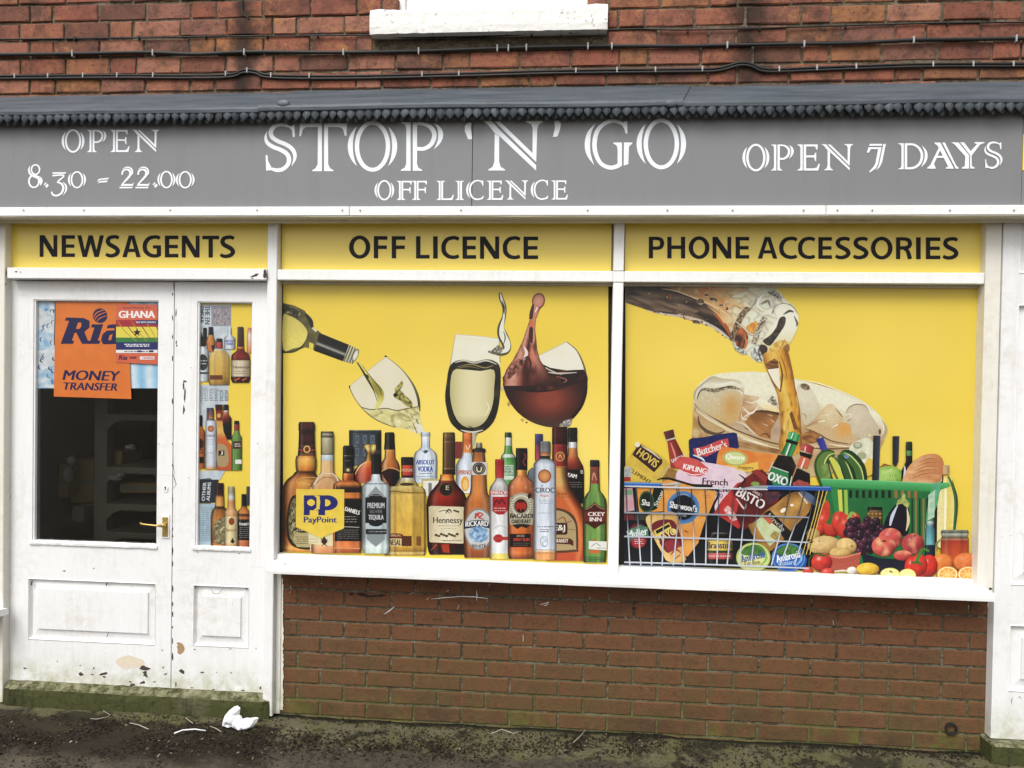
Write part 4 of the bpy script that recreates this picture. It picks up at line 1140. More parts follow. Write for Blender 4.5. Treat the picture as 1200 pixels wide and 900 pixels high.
def g_T(a, X, Y_, h):
    q = lambda p: zs_(a, p, (418, 70), 422, X, Y_, h)
    a.poly(q([(425, 72), (617, 72), (617, 492), (530, 492), (532, 484), (562, 465), (580, 430), (582, 104), (480, 104), (450, 125), (432, 185), (418, 185)]), WHT)
    a.poly(q([(636, 72), (836, 72), (833, 180), (818, 180), (802, 122), (770, 104), (670, 104), (672, 430), (688, 465), (718, 484), (720, 492), (636, 492)]), WHT)
def g_P(a, X, Y_, h):
    q = lambda p: zs_(a, p, (148, 62), 426, X, Y_, h); f = h/426
    a.poly(q([(150, 62), (234, 62), (234, 488), (148, 488), (150, 479), (182, 462), (196, 425), (196, 115), (184, 82), (152, 70)]), WHT)
    a.poly(q([(253, 62), (292, 62), (290, 425), (302, 462), (334, 479), (338, 488), (253, 488)]), WHT)
    a.line(q([(270, 74), (340, 76), (400, 98), (438, 145), (440, 200), (412, 258), (352, 294), (286, 294)]), [f*v for v in (26, 28, 36, 40, 40, 38, 34, 34)], WHT)
    a.line(q([(440, 72), (482, 110), (498, 170), (484, 235), (440, 298)]), [f*v for v in (1, 28, 44, 30, 1)], WHT)
def g_N(a, X, Y_, h):
    q = lambda p: zs_(a, p, (218, 58), 497, X, Y_, h)
    a.poly(q([(340, 185), (386, 210), (384, 465), (400, 518), (444, 545), (445, 555), (278, 555), (278, 545), (320, 518), (338, 465)]), WHT)
    a.poly(q([(218, 58), (312, 60), (395, 152), (757, 502), (757, 556), (385, 206), (340, 178), (268, 88)]), WHT)
    a.poly(q([(342, 64), (394, 64), (720, 380), (722, 130), (708, 92), (655, 68), (655, 57), (826, 57), (826, 66), (782, 95), (768, 140), (757, 470)]), WHT)
def g_G(a, X, Y_, h, c_only=False):
    q = lambda p: zs_(a, p, (115, 53), 422, X, Y_, h); f = h/422
    a.line(q([(206, 75), (155, 155), (138, 255), (150, 345), (196, 437)]), [f*v for v in (1, 34, 48, 36, 1)], WHT)
    if c_only:
        a.line(q([(480, 100), (440, 66), (362, 50), (290, 72), (222, 140), (198, 252), (215, 350), (262, 428), (345, 462), (420, 452), (488, 415)]), [f*v for v in (14, 28, 30, 34, 38, 40, 38, 34, 36, 32, 12)], WHT)
        a.poly(q([(490, 48), (492, 165), (474, 165), (462, 120), (440, 85), (455, 52)]), WHT); a.poly(q([(470, 400), (505, 385), (480, 455), (430, 470)]), WHT); return
    a.line(q([(472, 104), (432, 68), (362, 52), (290, 74), (225, 140), (200, 250), (215, 350), (260, 428), (330, 460), (385, 454), (425, 430)]), [f*v for v in (14, 28, 30, 34, 38, 40, 38, 34, 36, 36, 34)], WHT)
    a.poly(q([(488, 52), (490, 162), (473, 162), (462, 120), (440, 85), (462, 56)]), WHT)
    a.poly(q([(365, 240), (441, 240), (441, 445), (402, 468), (404, 305), (396, 268), (367, 250)]), WHT)
    a.poly(q([(459, 240), (536, 240), (530, 251), (503, 277), (497, 430), (457, 443)]), WHT)
def g_stem(a, X, Y_, h, right_serif_top=False, right_serif_bot=True):
    a.poly([(X, Y_), (X+.205*h, Y_), (X+.205*h, Y_+h), (X, Y_+h), (X, Y_+.975*h), (X+.08*h, Y_+.94*h), (X+.115*h, Y_+.86*h), (X+.115*h, Y_+.13*h), (X+.08*h, Y_+.06*h), (X, Y_+.025*h)], WHT)
    p = [(X+.24*h, Y_)]
    p += [(X+.44*h, Y_), (X+.44*h, Y_+.025*h), (X+.36*h, Y_+.06*h), (X+.335*h, Y_+.13*h)] if right_serif_top else [(X+.335*h, Y_)]
    p += [(X+.335*h, Y_+.86*h), (X+.36*h, Y_+.94*h), (X+.44*h, Y_+.975*h), (X+.44*h, Y_+h), (X+.24*h, Y_+h)] if right_serif_bot else [(X+.335*h, Y_+h), (X+.24*h, Y_+h)]
    a.poly(p, WHT)
def g_E(a, X, Y_, h, bottom=True):
    g_stem(a, X, Y_, h, False, not bottom)
    a.poly([(X+.33*h, Y_), (X+.78*h, Y_), (X+.765*h, Y_+.20*h), (X+.72*h, Y_+.20*h), (X+.69*h, Y_+.10*h), (X+.62*h, Y_+.082*h), (X+.33*h, Y_+.082*h)], WHT)
    a.poly([(X+.33*h, Y_+.42*h), (X+.64*h, Y_+.42*h), (X+.675*h, Y_+.32*h), (X+.72*h, Y_+.32*h), (X+.72*h, Y_+.64*h), (X+.675*h, Y_+.64*h), (X+.64*h, Y_+.50*h), (X+.33*h, Y_+.50*h)], WHT)
    if bottom: a.poly([(X+.33*h, Y_+h), (X+.80*h, Y_+h), (X+.86*h, Y_+.75*h), (X+.81*h, Y_+.74*h), (X+.74*h, Y_+.88*h), (X+.64*h, Y_+.915*h), (X+.33*h, Y_+.915*h)], WHT)
def g_L(a, X, Y_, h):
    g_stem(a, X, Y_, h, True, False)
    a.poly([(X+.33*h, Y_+h), (X+.82*h, Y_+h), (X+.90*h, Y_+.74*h), (X+.85*h, Y_+.73*h), (X+.76*h, Y_+.88*h), (X+.66*h, Y_+.915*h), (X+.33*h, Y_+.915*h)], WHT)
def g_D(a, X, Y_, h):
    g_stem(a, X, Y_, h, False, False); q = lambda p: [(X+u*h, Y_+v*h) for u, v in p]
    a.line(q([(.3, .045), (.55, .05), (.74, .14), (.87, .32), (.90, .52), (.83, .75), (.67, .90), (.5, .955), (.3, .955)]), [h*v for v in (.08, .085, .09, .1, .1, .1, .09, .085, .08)], WHT)
    a.line(q([(.90, .09), (1.03, .30), (1.06, .50), (1.0, .72), (.86, .92)]), [h*v for v in (.005, .09, .11, .09, .005)], WHT)
def zg(a, polys, org, sc, X, Y_, h):
    for p in polys: a.poly(zs_(a, p, org, sc, X, Y_, h), WHT)
def g_A(a, X, Y_, h):
    zg(a, [[(565, 80), (612, 80), (720, 286), (655, 286), (655, 278), (672, 268), (590, 105), (568, 90)],
           [(625, 80), (648, 80), (735, 258), (755, 278), (755, 286), (733, 286)],
           [(600, 120), (610, 142), (562, 250), (574, 276), (574, 286), (508, 286), (508, 278), (532, 258)],
           [(580, 185), (648, 185), (655, 201), (572, 201)]], (508, 80), 206, X, Y_, h)
def g_Y(a, X, Y_, h):
    zg(a, [[(697, 80), (755, 80), (838, 180), (838, 286), (782, 286), (782, 278), (805, 265), (808, 190), (722, 95)],
           [(768, 80), (800, 80), (850, 148), (900, 95), (880, 86), (880, 78), (960, 78), (960, 84), (925, 98), (858, 185), (860, 265), (882, 278), (882, 286), (846, 286), (846, 180)]], (697, 80), 206, X, Y_, h)
def g_7(a, X, Y_, h):
    zg(a, [[(62, 90), (162, 90), (158, 106), (56, 106)], [(52, 116), (156, 116), (128, 250), (110, 285), (62, 318), (58, 308), (92, 270), (106, 245), (128, 132), (72, 132), (54, 160), (38, 160)],
           [(170, 90), (190, 90), (160, 235), (140, 275), (112, 300), (134, 258)]], (40, 90), 206, X, Y_, h)
def small_digits(a, ox, oy, sc):
    """8.30 - 22.00 in old style figures, in zoomed points"""
    q = lambda p: [(ox+x/sc, oy+y/sc) for x, y in p]; L = lambda p, w: a.line(q(p), [v/sc for v in w], WHT)
    def done(n): a.end('letter')
    a.ring(ox+118/sc, oy+293/sc, 31/sc, 35/sc, 10/sc, 9/sc, WHT); a.ring(ox+108/sc, oy+368/sc, 38/sc, 44/sc, 12/sc, 10/sc, WHT)
    L([(86, 266), (76, 290), (82, 318), (110, 338), (140, 352), (152, 375), (148, 396)], [1, 10, 13, 12, 12, 13, 1]); L([(124, 330), (150, 345), (160, 368), (152, 395)], [1, 8, 8, 1]); done(8)
    def dot(x):
        a.poly(q([(x, 387), (x+14, 373), (x+19, 379), (x+5, 394)]), WHT); a.poly(q([(x+8, 398), (x+23, 382), (x+34, 394), (x+19, 411)]), WHT); done('.')
    dot(170)
    a.poly(q([(228, 310), (315, 310), (310, 320), (226, 320)]), WHT); L([(226, 332), (300, 330), (262, 368)], [10, 10, 10])
    L([(255, 372), (285, 385), (296, 412), (282, 445), (252, 460), (228, 452), (220, 434)], [10, 13, 14, 13, 12, 11, 10]); L([(290, 372), (312, 395), (312, 430), (292, 458)], [1, 11, 11, 1]); done(3)
    g_zero(a, ox+383/sc, oy+358/sc, 58/sc, 55/sc); done(0)
    a.poly(q([(510, 374), (523, 352), (591, 344), (580, 356), (532, 359)]), WHT); a.poly(q([(516, 383), (529, 366), (582, 362), (572, 375), (536, 376)]), WHT); done('-')
    for x in (0, 102):
        L([(672+x, 326), (676+x, 304), (700+x, 292), (722+x, 304), (722+x, 330), (695+x, 362), (668+x, 390)], [12, 11, 11, 14, 15, 12, 6]); L([(672+x, 292), (700+x, 278), (730+x, 288), (738+x, 315), (728+x, 332)], [2, 8, 10, 9, 1])
        a.poly(q([(664+x, 392), (676+x, 384), (735+x, 386), (748+x, 374), (740+x, 397), (664+x, 397)]), WHT); a.poly(q([(655+x, 403), (742+x, 403), (734+x, 413), (655+x, 413)]), WHT); done(2)
    dot(866)
    g_zero(a, ox+955/sc, oy+357/sc, 58/sc, 56/sc); done(0); g_zero(a, ox+1075/sc, oy+358/sc, 60/sc, 56/sc); done(0)
sa = Art(BY - .0006, sg, M['vinyl_white']); sa.EPS = .00001
def L_(fn, *args): fn(sa, *args); sa.end('letter')
CH = 56.3
L_(g_S, 309.7, 144.3, CH); L_(g_T, 350.7, 144.3, CH); L_(g_O, 436.5, 171.4, CH); L_(g_P, 469.7, 143.3, 56.8)
sa.poly([(450+x/7.5, 135+y/7.5) for x, y in [(728, 68), (770, 65), (762, 110), (776, 210), (740, 213), (710, 140), (710, 95)]], WHT); sa.end('letter')
L_(g_N, 565.4, 141.8, 58)
sa.poly([(540+x/8.571, 135+y/8.571) for x, y in [(938, 60), (975, 50), (1004, 80), (1000, 130), (970, 214), (924, 219), (946, 120)]], WHT); sa.end('letter')
L_(g_G, 685.3, 142.0, CH); L_(g_O, 775.0, 168.6, CH)
h_ = 22.5; y_ = 211.9
L_(g_O, 450.4, 222.9, h_); L_(g_E, 465, y_, h_, False); L_(g_E, 482.9, y_, h_, False); L_(g_L, 511.7, y_, h_); L_(g_stem, 533.8, y_, h_, True, True)
L_(g_G, 546.3, y_-.1, h_, True); L_(g_E, 570.6, y_-.2, h_); L_(g_N, 591.5, y_-.5, h_); L_(g_G, 622, y_-.4, h_, True); L_(g_E, 646.3, y_-.5, h_)
L_(g_O, 85.6, 165.2, 26); L_(g_P, 102, 152.3, 26); L_(g_E, 129.5, 152.2, 26); L_(g_N, 154.8, 152.2, 26)
small_digits(sa, 20, 145, 5.4545)
L_(g_O, 885.8, 184.7, 30.7); L_(g_P, 903.6, 169.4, 30.5); L_(g_E, 934.4, 169.2, 30.7); L_(g_N, 962.3, 168.9, 30.7)
L_(g_7, 1016, 168.6, 30.5); L_(g_D, 1052.8, 167.8, 30.7); L_(g_A, 1086.5, 167, 30.7); L_(g_Y, 1114.5, 166.8, 30.8); L_(g_S, 1153.5, 165.8, 31.5)

# ------------------------------------------------------------------ bold black lettering of the yellow signs
def sans(a, ch, x0, x1, y0, y1, w=.198):
    h = y1-y0; W = (x1-x0)/h; P = lambda pts: a.poly([(x0+u*h, y0+v*h) for u, v in pts], WHT)
    B = lambda u0, v0, u1, v1: P([(u0, v0), (u1, v0), (u1, v1), (u0, v1)])
    Ln = lambda pts, ws: a.line([(x0+u*h, y0+v*h) for u, v in pts], [q*h for q in ws] if isinstance(ws, (list, tuple)) else ws*h, WHT, 6)
    if ch in 'EFL':
        B(0, 0, w*1.02, 1)
        if ch != 'L': B(w, 0, W, .165); B(w, .42, W*.96, .58)
        if ch != 'F': B(w, .835, W, 1)
    elif ch == 'I': B(0, 0, W, 1)
    elif ch == 'T': B(0, 0, W, .165); B(W/2-w/2, .165, W/2+w/2, 1)
    elif ch == 'H': B(0, 0, w, 1); B(W-w, 0, W, 1); B(w, .40, W-w, .565)
    elif ch == 'N': P([(0, 0), (w*1.15, 0), (W-w*.92, .66), (W-w*.92, 0), (W, 0), (W, 1), (W-w*1.2, 1), (w*.92, .34), (w*.92, 1), (0, 1)])
    elif ch == 'W': P([(0, 0), (.19, 0), (.345, .68), (W/2-.10, 0), (W/2+.10, 0), (W-.345, .68), (W-.19, 0), (W, 0), (W-.24, 1), (W-.44, 1), (W/2, .36), (.44, 1), (.24, 1)])
    elif ch == 'A': P([(0, 1), (W/2-.125, 0), (W/2+.125, 0), (W, 1), (W-.21, 1), (W-.275, .76), (.275, .76), (.21, 1)] if False else [(0, 1), (W/2-.13, 0), (W/2, 0), (W/2, .17), (.315, .61), (W/2, .61), (W/2, .76), (.27, .76), (.205, 1)]); P([(W, 1), (W/2+.13, 0), (W/2, 0), (W/2, .17), (W-.315, .61), (W/2, .61), (W/2, .76), (W-.27, .76), (W-.205, 1)])
    elif ch == 'O': a.ring(x0+W*h/2, y0+h*.5, W*h/2, h*.525, w*h*1.06, .165*h, WHT)
    elif ch == 'C': Ln([(W-.01, .135), (W*.83, .075), (W*.64, .065), (W*.36, .13), (W*.17, .32), (w*.53, .52), (W*.18, .72), (W*.38, .88), (W*.66, .935), (W*.85, .915), (W-.01, .875)], [.155, .16, .16, .18, .2, .2, .2, .18, .16, .16, .155])
    elif ch == 'G':
        Ln([(W-.06, .145), (W*.83, .08), (W*.64, .065), (W*.36, .13), (W*.17, .32), (w*.53, .52), (W*.18, .72), (W*.38, .88), (W*.62, .935), (W*.82, .92), (W-.04, .87)], [.155, .16, .16, .18, .2, .2, .2, .18, .16, .16, .12])
        B(W-w, .46, W, .93); B(W*.56, .45, W, .60)
    elif ch == 'S': Ln([(W-.06, .13), (W*.75, .072), (W*.52, .068), (W*.26, .12), (W*.15, .26), (W*.25, .40), (W*.5, .50), (W*.74, .60), (W*.85, .735), (W*.72, .87), (W*.45, .935), (W*.2, .925), (.01, .86)], [.15, .16, .165, .18, .2, .2, .2, .2, .2, .185, .165, .16, .15])
    elif ch in 'PR':
        B(0, 0, w, 1); yb = .60 if ch == 'P' else .56
        Ln([(w*.8, .075), (W*.55, .08), (W*.78, .14), (W-w*.52, .30), (W*.78, yb-.13), (W*.55, yb-.075), (w*.8, yb-.075)], [.155, .16, .18, .195, .18, .16, .155])
        if ch == 'R': Ln([(W*.48, .53), (W*.68, .60), (W*.78, .76), (W-.10, 1.0)], [.12, .17, .19, .2])
def sign_text(root, letters):
    a = Art(-.0006, root, M['vinyl_black']); a.EPS = .00001
    for ch, x0, x1, y0, y1 in letters: sans(a, ch, x0, x1, y0, y1); a.end('letter')
def yy_(xs_, ya, yb):
    n = len(xs_); return [(c, a, b, ya[0]+(ya[1]-ya[0])*i/(n-1), yb[0]+(yb[1]-yb[0])*i/(n-1)) for i, (c, a, b) in enumerate(xs_)]
sign_text(ts1, yy_([('N', 46.4, 67.2), ('E', 72.2, 87.8), ('W', 90.6, 121.8), ('S', 123.9, 140.6), ('A', 143.3, 165), ('G', 166.9, 188.7), ('E', 193.2, 209), ('N', 213, 233.9), ('T', 237, 256.8), ('S', 258, 275.7)], (275.6, 276.3), (301, 302)))
sign_text(ts2, yy_([('O', 409, 434), ('F', 438, 454), ('F', 459, 475), ('L', 487.5, 503.5), ('I', 507.5, 513), ('C', 517, 538), ('E', 542, 558), ('N', 562.5, 585), ('C', 589, 609.5), ('E', 613.5, 630.5)], (276.6, 277.2), (302.6, 303.6)))
sign_text(ts3, yy_([('P', 760.3, 778.5), ('H', 782, 803), ('O', 807, 831.5), ('N', 835, 857), ('E', 862, 878), ('A', 888, 911), ('C', 913, 934), ('C', 935, 955), ('E', 959, 975), ('S', 979, 997), ('S', 1000, 1018), ('O', 1020.5, 1046), ('R', 1050, 1069), ('I', 1073.5, 1079), ('E', 1085, 1102), ('S', 1105, 1123.5)], (277.4, 278.2), (302.8, 303.8)))
# ================================================================== left window: the bottle graphic
random.seed(21)
def YEL(x, y, glow):
    c = (226, 198, 74)
    g = 0
    for gx, gy, rx, ry, k_ in glow: g = max(g, k_*math.exp(-((x-gx)/rx)**2-((y-gy)/ry)**2))
    c = lerp(c, (248, 226, 130), g)
    v = 1 + .014*pn(x, y, .02, 3)
    return (c[0]*v, c[1]*v, c[2]*v)
wg = thing('window_graphic', 'yellow printed vinyl of drinks bottles and splashing wine glasses filling the left shop window', 'window graphic', (-.6, .019, zglass))
A_ = Art(.0185, wg)
def background(a, x0, y0, x1, y1, glow, n=46, m=42):
    g_, a.grain, a.des = a.grain, 0, -.04
    P_ = [(x0+(x1-x0)*i/n, y0+(y1-y0)*j/m) for j in range(m+1) for i in range(n+1)]
    a.raw(P_, [(j*(n+1)+i, (j+1)*(n+1)+i, (j+1)*(n+1)+i+1, j*(n+1)+i+1) for j in range(m) for i in range(n)], [YEL(x, y, glow) for x, y in P_])
    a.end('yellow_vinyl'); a.grain, a.des = g_, .13
background(A_, 331.8, 332, 712.8, 664, [(350, 500, 60, 90, .5), (430, 500, 110, 60, .55), (520, 500, 90, 80, .7), (610, 520, 60, 70, .75), (690, 540, 50, 100, .7)])
DK = (24, 18, 15)
# ---- pouring wine bottle, top left
a = A_
a.poly([(331.8, 355), (345, 358), (357, 364), (364, 374), (368, 384), (376, 390), (370, 411), (358, 407), (350, 410), (343, 413.5), (331.8, 414)], lambda x, y: lerp((62, 58, 30), (128, 120, 60), .5+.5*pn(x, y, .11, 1)), 0)
a.poly([(331.8, 371), (338, 369.5), (350, 376), (358.5, 385), (360, 393), (354, 405), (343, 408.5), (331.8, 409)], lambda x, y: lerp((206, 188, 88), (232, 212, 96), min(1, max(0, (y-370)/30))), 3)
a.poly([(331.8, 357), (343, 360), (352, 367), (349, 373), (338, 369), (331.8, 366)], lambda x, y: lerp((40, 38, 20), (220, 212, 130), max(0, pn(x, y, .28, 5)*1.3)), 0, 1.4)
a.line([(331.8, 413), (343, 412.5), (352, 408), (358, 400)], [1.5, 1.6, 1.6, .8], (40, 36, 20)); a.line([(358, 368), (364, 376), (366, 384)], [3, 5, 3], (34, 30, 18))
a.line([(366, 384), (371, 388)], [2, 3], (215, 210, 180)); a.poly([(362.5, 401), (367.5, 403), (367, 410), (362, 408)], (224, 206, 70))
def cap_col(x, y):
    v = (x*-.37 + y*.93); t = (v - (388*.93-374*.37))/21.0
    return stops(t, [(-.1, (30, 30, 26)), (.25, (14, 14, 14)), (.55, (30, 30, 28)), (.70, (190, 188, 172)), (.76, (40, 40, 36)), (1, (12, 12, 12)), (1.3, (20, 20, 18))])
a.poly([(374.5, 390), (409, 404), (402, 423.5), (367.8, 411)], cap_col, 0, 1.6)
a.poly([(409, 404), (419.5, 409), (413.5, 426.5), (402, 423.5)], lambda x, y: lerp((54, 50, 26), (226, 222, 188), .5+.5*math.sin((x*.93+y*.37)*1.9)), 0, 1.2)
a.ell(416.6, 416.5, 3.2, 8.2, [(0, (236, 236, 222)), (.7, (206, 202, 176)), (1, (60, 56, 34))], rot=22)
a.end('printed_bottle', 'dark wine bottle tipped to pour')
# ---- tilted wine glass
a.grain = 0
ws_ = [(409, 453), (452, 417.5), (470, 432), (483, 449), (490, 466), (491.5, 482), (494, 497), (498, 507), (489, 508.5), (478, 503), (463, 501), (445, 494), (430, 484), (417, 469)]
a.poly(ws_, lambda x, y: lerp((226, 216, 176), (233, 226, 200), .5+.5*pn(x, y, .05, 2)))
a.line([(452, 417.5), (470, 432), (483, 449), (490, 466), (491.5, 482)], [.8, 1.2, 2.2, 3.2, 2.5], lambda t: lerp((170, 160, 120), (58, 54, 32), t))
a.line([(409, 453), (417, 469), (430, 484), (445, 494), (463, 501)], [1.2, .9, 1.2, 1.2, .9], (110, 100, 62)); a.line([(409, 453), (452, 417.5)], .9, (206, 190, 140)); a.ell(452, 417.5, 1.6, 1, (60, 50, 30)); a.ell(409.6, 453, 1, 1.3, (90, 70, 40))
def liq(x, y):
    q = x*.94+y*.34; r_ = y*.94-x*.34
    n_ = pn(q*.45, r_*1.5, .16, 6); m_ = pn(q*.6, r_*2.2, .24, 8); rg = 1-abs(pn(q*.5, r_*1.3, .10, 14))
    c = lerp((206, 196, 116), (228, 220, 156), .5+.8*n_); c = lerp(c, (96, 88, 42), max(0, (rg-.84)*4.5)*.75); return lerp(c, (246, 242, 206), max(0, min(1, m_*1.6-.25)))
a.poly([(424, 478), (436, 480.5), (452, 479), (465, 481.5), (478, 479), (491, 477), (492, 487), (494, 498), (486, 504), (474, 502), (462, 500.5), (446, 494), (432, 485)], liq, 0, 1.6)
a.line([(424, 477.5), (436, 480), (452, 478.5), (465, 481), (478, 478.5), (491, 476.5)], 1.1, (86, 80, 42))
for i in range(5): a.line([(478+i*3, 484+i*2.4), (484+i*2.2, 489+i*2.6), (489+i*1.2, 489+i*3)], [.6, 1.4, .5], (60, 56, 30) if i % 2 else (228, 224, 180))
a.poly([(485, 496), (492, 497), (497, 506), (492, 508)], (226, 224, 206)); a.line([(484, 496), (489, 508)], .8, (96, 90, 60))
def spl(x, y): return lerp((58, 52, 20), (228, 220, 110), .5+.75*pn(x, y, .30, 12))
a.poly([(463, 455), (471, 446), (473, 450), (469, 457), (474, 462), (482, 470), (485, 478), (476, 476), (470, 470), (462, 466)], spl, 0, 1.2)
a.line([(419, 425), (424, 431), (430, 440), (437, 449), (444, 458), (446, 466), (443, 474), (441, 480)], [3, 5, 6, 7, 9, 8, 5, 3], lambda t: lerp((150, 140, 50), (226, 214, 108), .5+.5*math.sin(t*9)))
a.line([(418, 424), (424, 433), (431, 445), (438, 458), (442, 470)], [.8, 2.2, 2.6, 1.2, .6], (72, 66, 22)); a.line([(424, 428), (434, 441), (444, 454), (447.5, 464)], [.6, .9, 1.1, .6], (84, 76, 30)); a.ell(463.5, 463, 2.6, 2.4, (40, 34, 16)); a.ell(430, 441, 3, 1.8, (52, 46, 18), rot=45)
a.end('printed_glass', 'tilted wine glass catching white wine')
# ---- upright glass of white wine
a.grain = 0
out_ = [(533.5, 392), (558, 393.5), (585, 397), (586, 425), (586.5, 455), (584, 478), (578, 495), (566, 506), (553, 508.5), (540, 506), (528, 495), (523.5, 480), (521.5, 465), (524, 445), (529, 420)]
a.poly(catmull(out_[2:] + [out_[0]], 4) + [out_[1]], lambda x, y: lerp((232, 226, 190), (238, 236, 214), .5+.5*pn(x, y, .06, 4)))
a.line([(533.5, 392), (529, 420), (525, 440)], [.7, 1, 1.8], (176, 166, 130)); a.line([(585, 397), (586, 425)], [.8, 1], (150, 140, 110)); a.line([(533.5, 392), (558, 393.5), (585, 397)], .9, (212, 200, 160)); a.line([(534, 393.2), (558, 394.8), (585, 398.3)], .5, (250, 248, 236))
a.poly(catmull([(526, 432), (532, 424), (544, 421.5), (556, 424), (570, 421), (581, 424), (586.3, 432), (586.6, 455), (584, 478), (578, 495), (566, 506), (553, 508.5), (540, 506), (528, 495), (523.5, 480), (521.5, 465), (523.5, 447)], 3, True), lambda x, y: lerp((30, 26, 18), (70, 62, 42), max(0, pn(x, y, .09, 9))))
a.line([(533, 425), (544, 422.5), (556, 425.5), (570, 422.5), (582, 427)], [.8, 1.6, 1.3, 1.8, .8], (206, 200, 180))
a.line([(536, 430), (552, 427), (568, 431), (578, 428)], [.6, 1.1, 1.3, .6], (150, 134, 80)); a.line([(533, 433), (548, 429.5), (562, 432)], [.5, 1, .4], (128, 112, 60))
def lq(x, y):
    e = min(1, abs(x-554.5)/25); return lerp(lerp((228, 218, 166), (196, 184, 124), e**2), (150, 138, 92), max(0, (y-486)/24))
a.poly(catmull([(531, 434.5), (545, 433.2), (563, 434.8), (579, 433.8), (579, 455), (577.5, 473), (571, 490), (561, 499.5), (546, 500.5), (535, 491), (529, 474), (527.4, 455)], 3, True), lq, 0, 2)
a.line([(569, 470), (573, 478), (568, 487)], [.8, 1.4, .6], (238, 230, 190)); a.line([(540, 504), (553, 506.5), (566, 504)], [1, 2.2, 1], (210, 208, 190)); a.line([(548, 499), (560, 503), (568, 501)], [.6, 2, .6], (70, 62, 44))
a.poly([(545, 507), (561, 507), (558, 512), (556, 524), (550, 524), (548, 512)], lambda x, y: lerp((214, 206, 176), (120, 112, 84), abs(x-553)/8))
a.line([(586, 343), (587.5, 350), (591, 360), (590.5, 371), (587, 383), (588.5, 392), (593, 402), (593.5, 410), (587, 414), (578, 413), (572, 412)], [3.4, 5.4, 5, 4.6, 7.5, 11.5, 11, 9, 6, 4, 2], lambda t: lerp((70, 64, 46), (96, 88, 64), t))
a.line([(586.4, 344), (588, 351), (591, 361), (590.3, 372), (588, 384), (589.5, 393), (594, 402), (594, 409), (588, 412.5), (580, 412)], [1.4, 2.6, 2, 2.2, 5, 8, 7.6, 6, 3, 1.4], (232, 230, 212))
a.line([(588, 352), (590.6, 360), (590.8, 368)], [1, 2, .8], (46, 42, 30)); a.line([(590, 388), (592, 396), (590, 404)], [.5, 1.4, .5], (60, 54, 38)); a.poly([(578, 409), (584, 404), (590, 408), (588, 413), (580, 415), (573, 413)], lambda x, y: lerp((30, 26, 18), (220, 214, 190), .5+.9*pn(x, y, .4, 3)), 0, 1.1)
a.end('printed_glass', 'upright glass of white wine splashing')
# ---- round glass of red wine with its splash
a.grain = 0
bowl = catmull([(591, 437), (589.5, 450), (593, 463), (602, 478), (615, 490), (632, 498), (650, 500.5), (666, 495), (679, 482), (687, 464), (688, 446), (684, 428), (676, 411)], 4)
a.poly(bowl + [(664, 400.5), (628, 418.5), (612, 426)], lambda x, y: lerp((232, 226, 196), (240, 236, 220), .5+.5*pn(x, y, .05, 7)))
a.line([(664, 400.5), (676, 411), (684, 428), (688, 446)], [.8, 1.2, 2, 2.6], (96, 84, 66)); a.line([(628, 418.5), (664, 400.5)], 1, (206, 192, 150))
def rw(x, y):
    d = math.hypot((x-643)/46, (y-468)/36); t = max(0, min(1, (d-.25)/.75)); c = lerp((142, 62, 40), (44, 16, 13), t**.9)
    return lerp(c, (88, 74, 62), max(0, min(1, (y-484)/16))*.6)
low = [p for p in bowl if p[1] > 455]
a.poly([(589.5, 450), (605, 455), (625, 458.5), (645, 457), (668, 450), (688, 441)] + [p for p in bowl[::-1] if p[1] > 442 and p[0] > 640] + [p for p in bowl[::-1] if p[0] <= 640 and p[1] > 451], rw, 0, 2.2)
def up(x, y):
    n_ = pn(x, y, .10, 15); return lerp((34, 13, 11), (126, 56, 38), max(0, n_*1.25))
a.poly([(589, 442), (600, 432), (612, 424), (628, 423), (645, 431), (664, 434), (684, 433), (688, 441), (668, 450.5), (645, 457.5), (625, 459), (605, 455.5), (589.5, 451)], up, 0, 1.8)
a.line([(600, 456), (625, 459), (650, 457), (672, 450), (686, 441)], [.6, 1.4, 1.6, 1.3, .6], (24, 9, 8)); a.line([(640, 436), (655, 437.5), (676, 436.5)], [.6, 2, .7], (196, 186, 172)); a.line([(630, 426), (645, 434), (658, 439)], [.8, 1.5, .6], (206, 180, 160))
a.line([(652, 441), (664, 445), (660, 449)], [.5, 1.2, .5], (166, 98, 74)); a.line([(688, 441), (686.5, 460), (680, 478), (668, 492)], [1, 3, 3.4, 2], (26, 10, 9))
LE = [(352, 624), (362, 624.5), (374, 621), (386, 617), (398, 613), (410, 607.5), (422, 601), (432, 594), (440, 590.5), (452, 589)]
RE = [(352, 637), (362, 633), (374, 628), (386, 627), (398, 628.5), (410, 629.5), (422, 633), (432, 640), (440, 644), (452, 646)]
def colf(x, y):
    l = np.interp(y, [p[0] for p in LE], [p[1] for p in LE]); r_ = np.interp(y, [p[0] for p in RE], [p[1] for p in RE]); u = (x-l)/(r_-l)
    c = stops(u, [(0, (96, 36, 30)), (.06, (190, 120, 100)), (.22, (216, 152, 130)), (.36, (168, 92, 74)), (.46, (74, 24, 20)), (.54, (110, 44, 34)), (.66, (206, 112, 74)), (.84, (214, 146, 122)), (.95, (170, 90, 72)), (1, (84, 30, 26))])
    n_ = pn(x*1.6, y*.5, .14, 27); c = lerp(c, (58, 20, 17), max(0, min(.8, n_*1.3-.1))); t = max(0, min(1, (y-418)/34))
    return lerp(c, (58, 20, 16), t*max(0, min(1, (u-.25)*2.2)))
a.poly([(p[1], p[0]) for p in LE] + [(p[1], p[0]) for p in RE[::-1]], colf, 0, 1.4)
a.ell(631, 352.5, 7.6, 9.4, [(0, (222, 158, 134)), (.72, (206, 132, 106)), (.9, (126, 60, 46)), (1, (80, 34, 26))], rot=12)
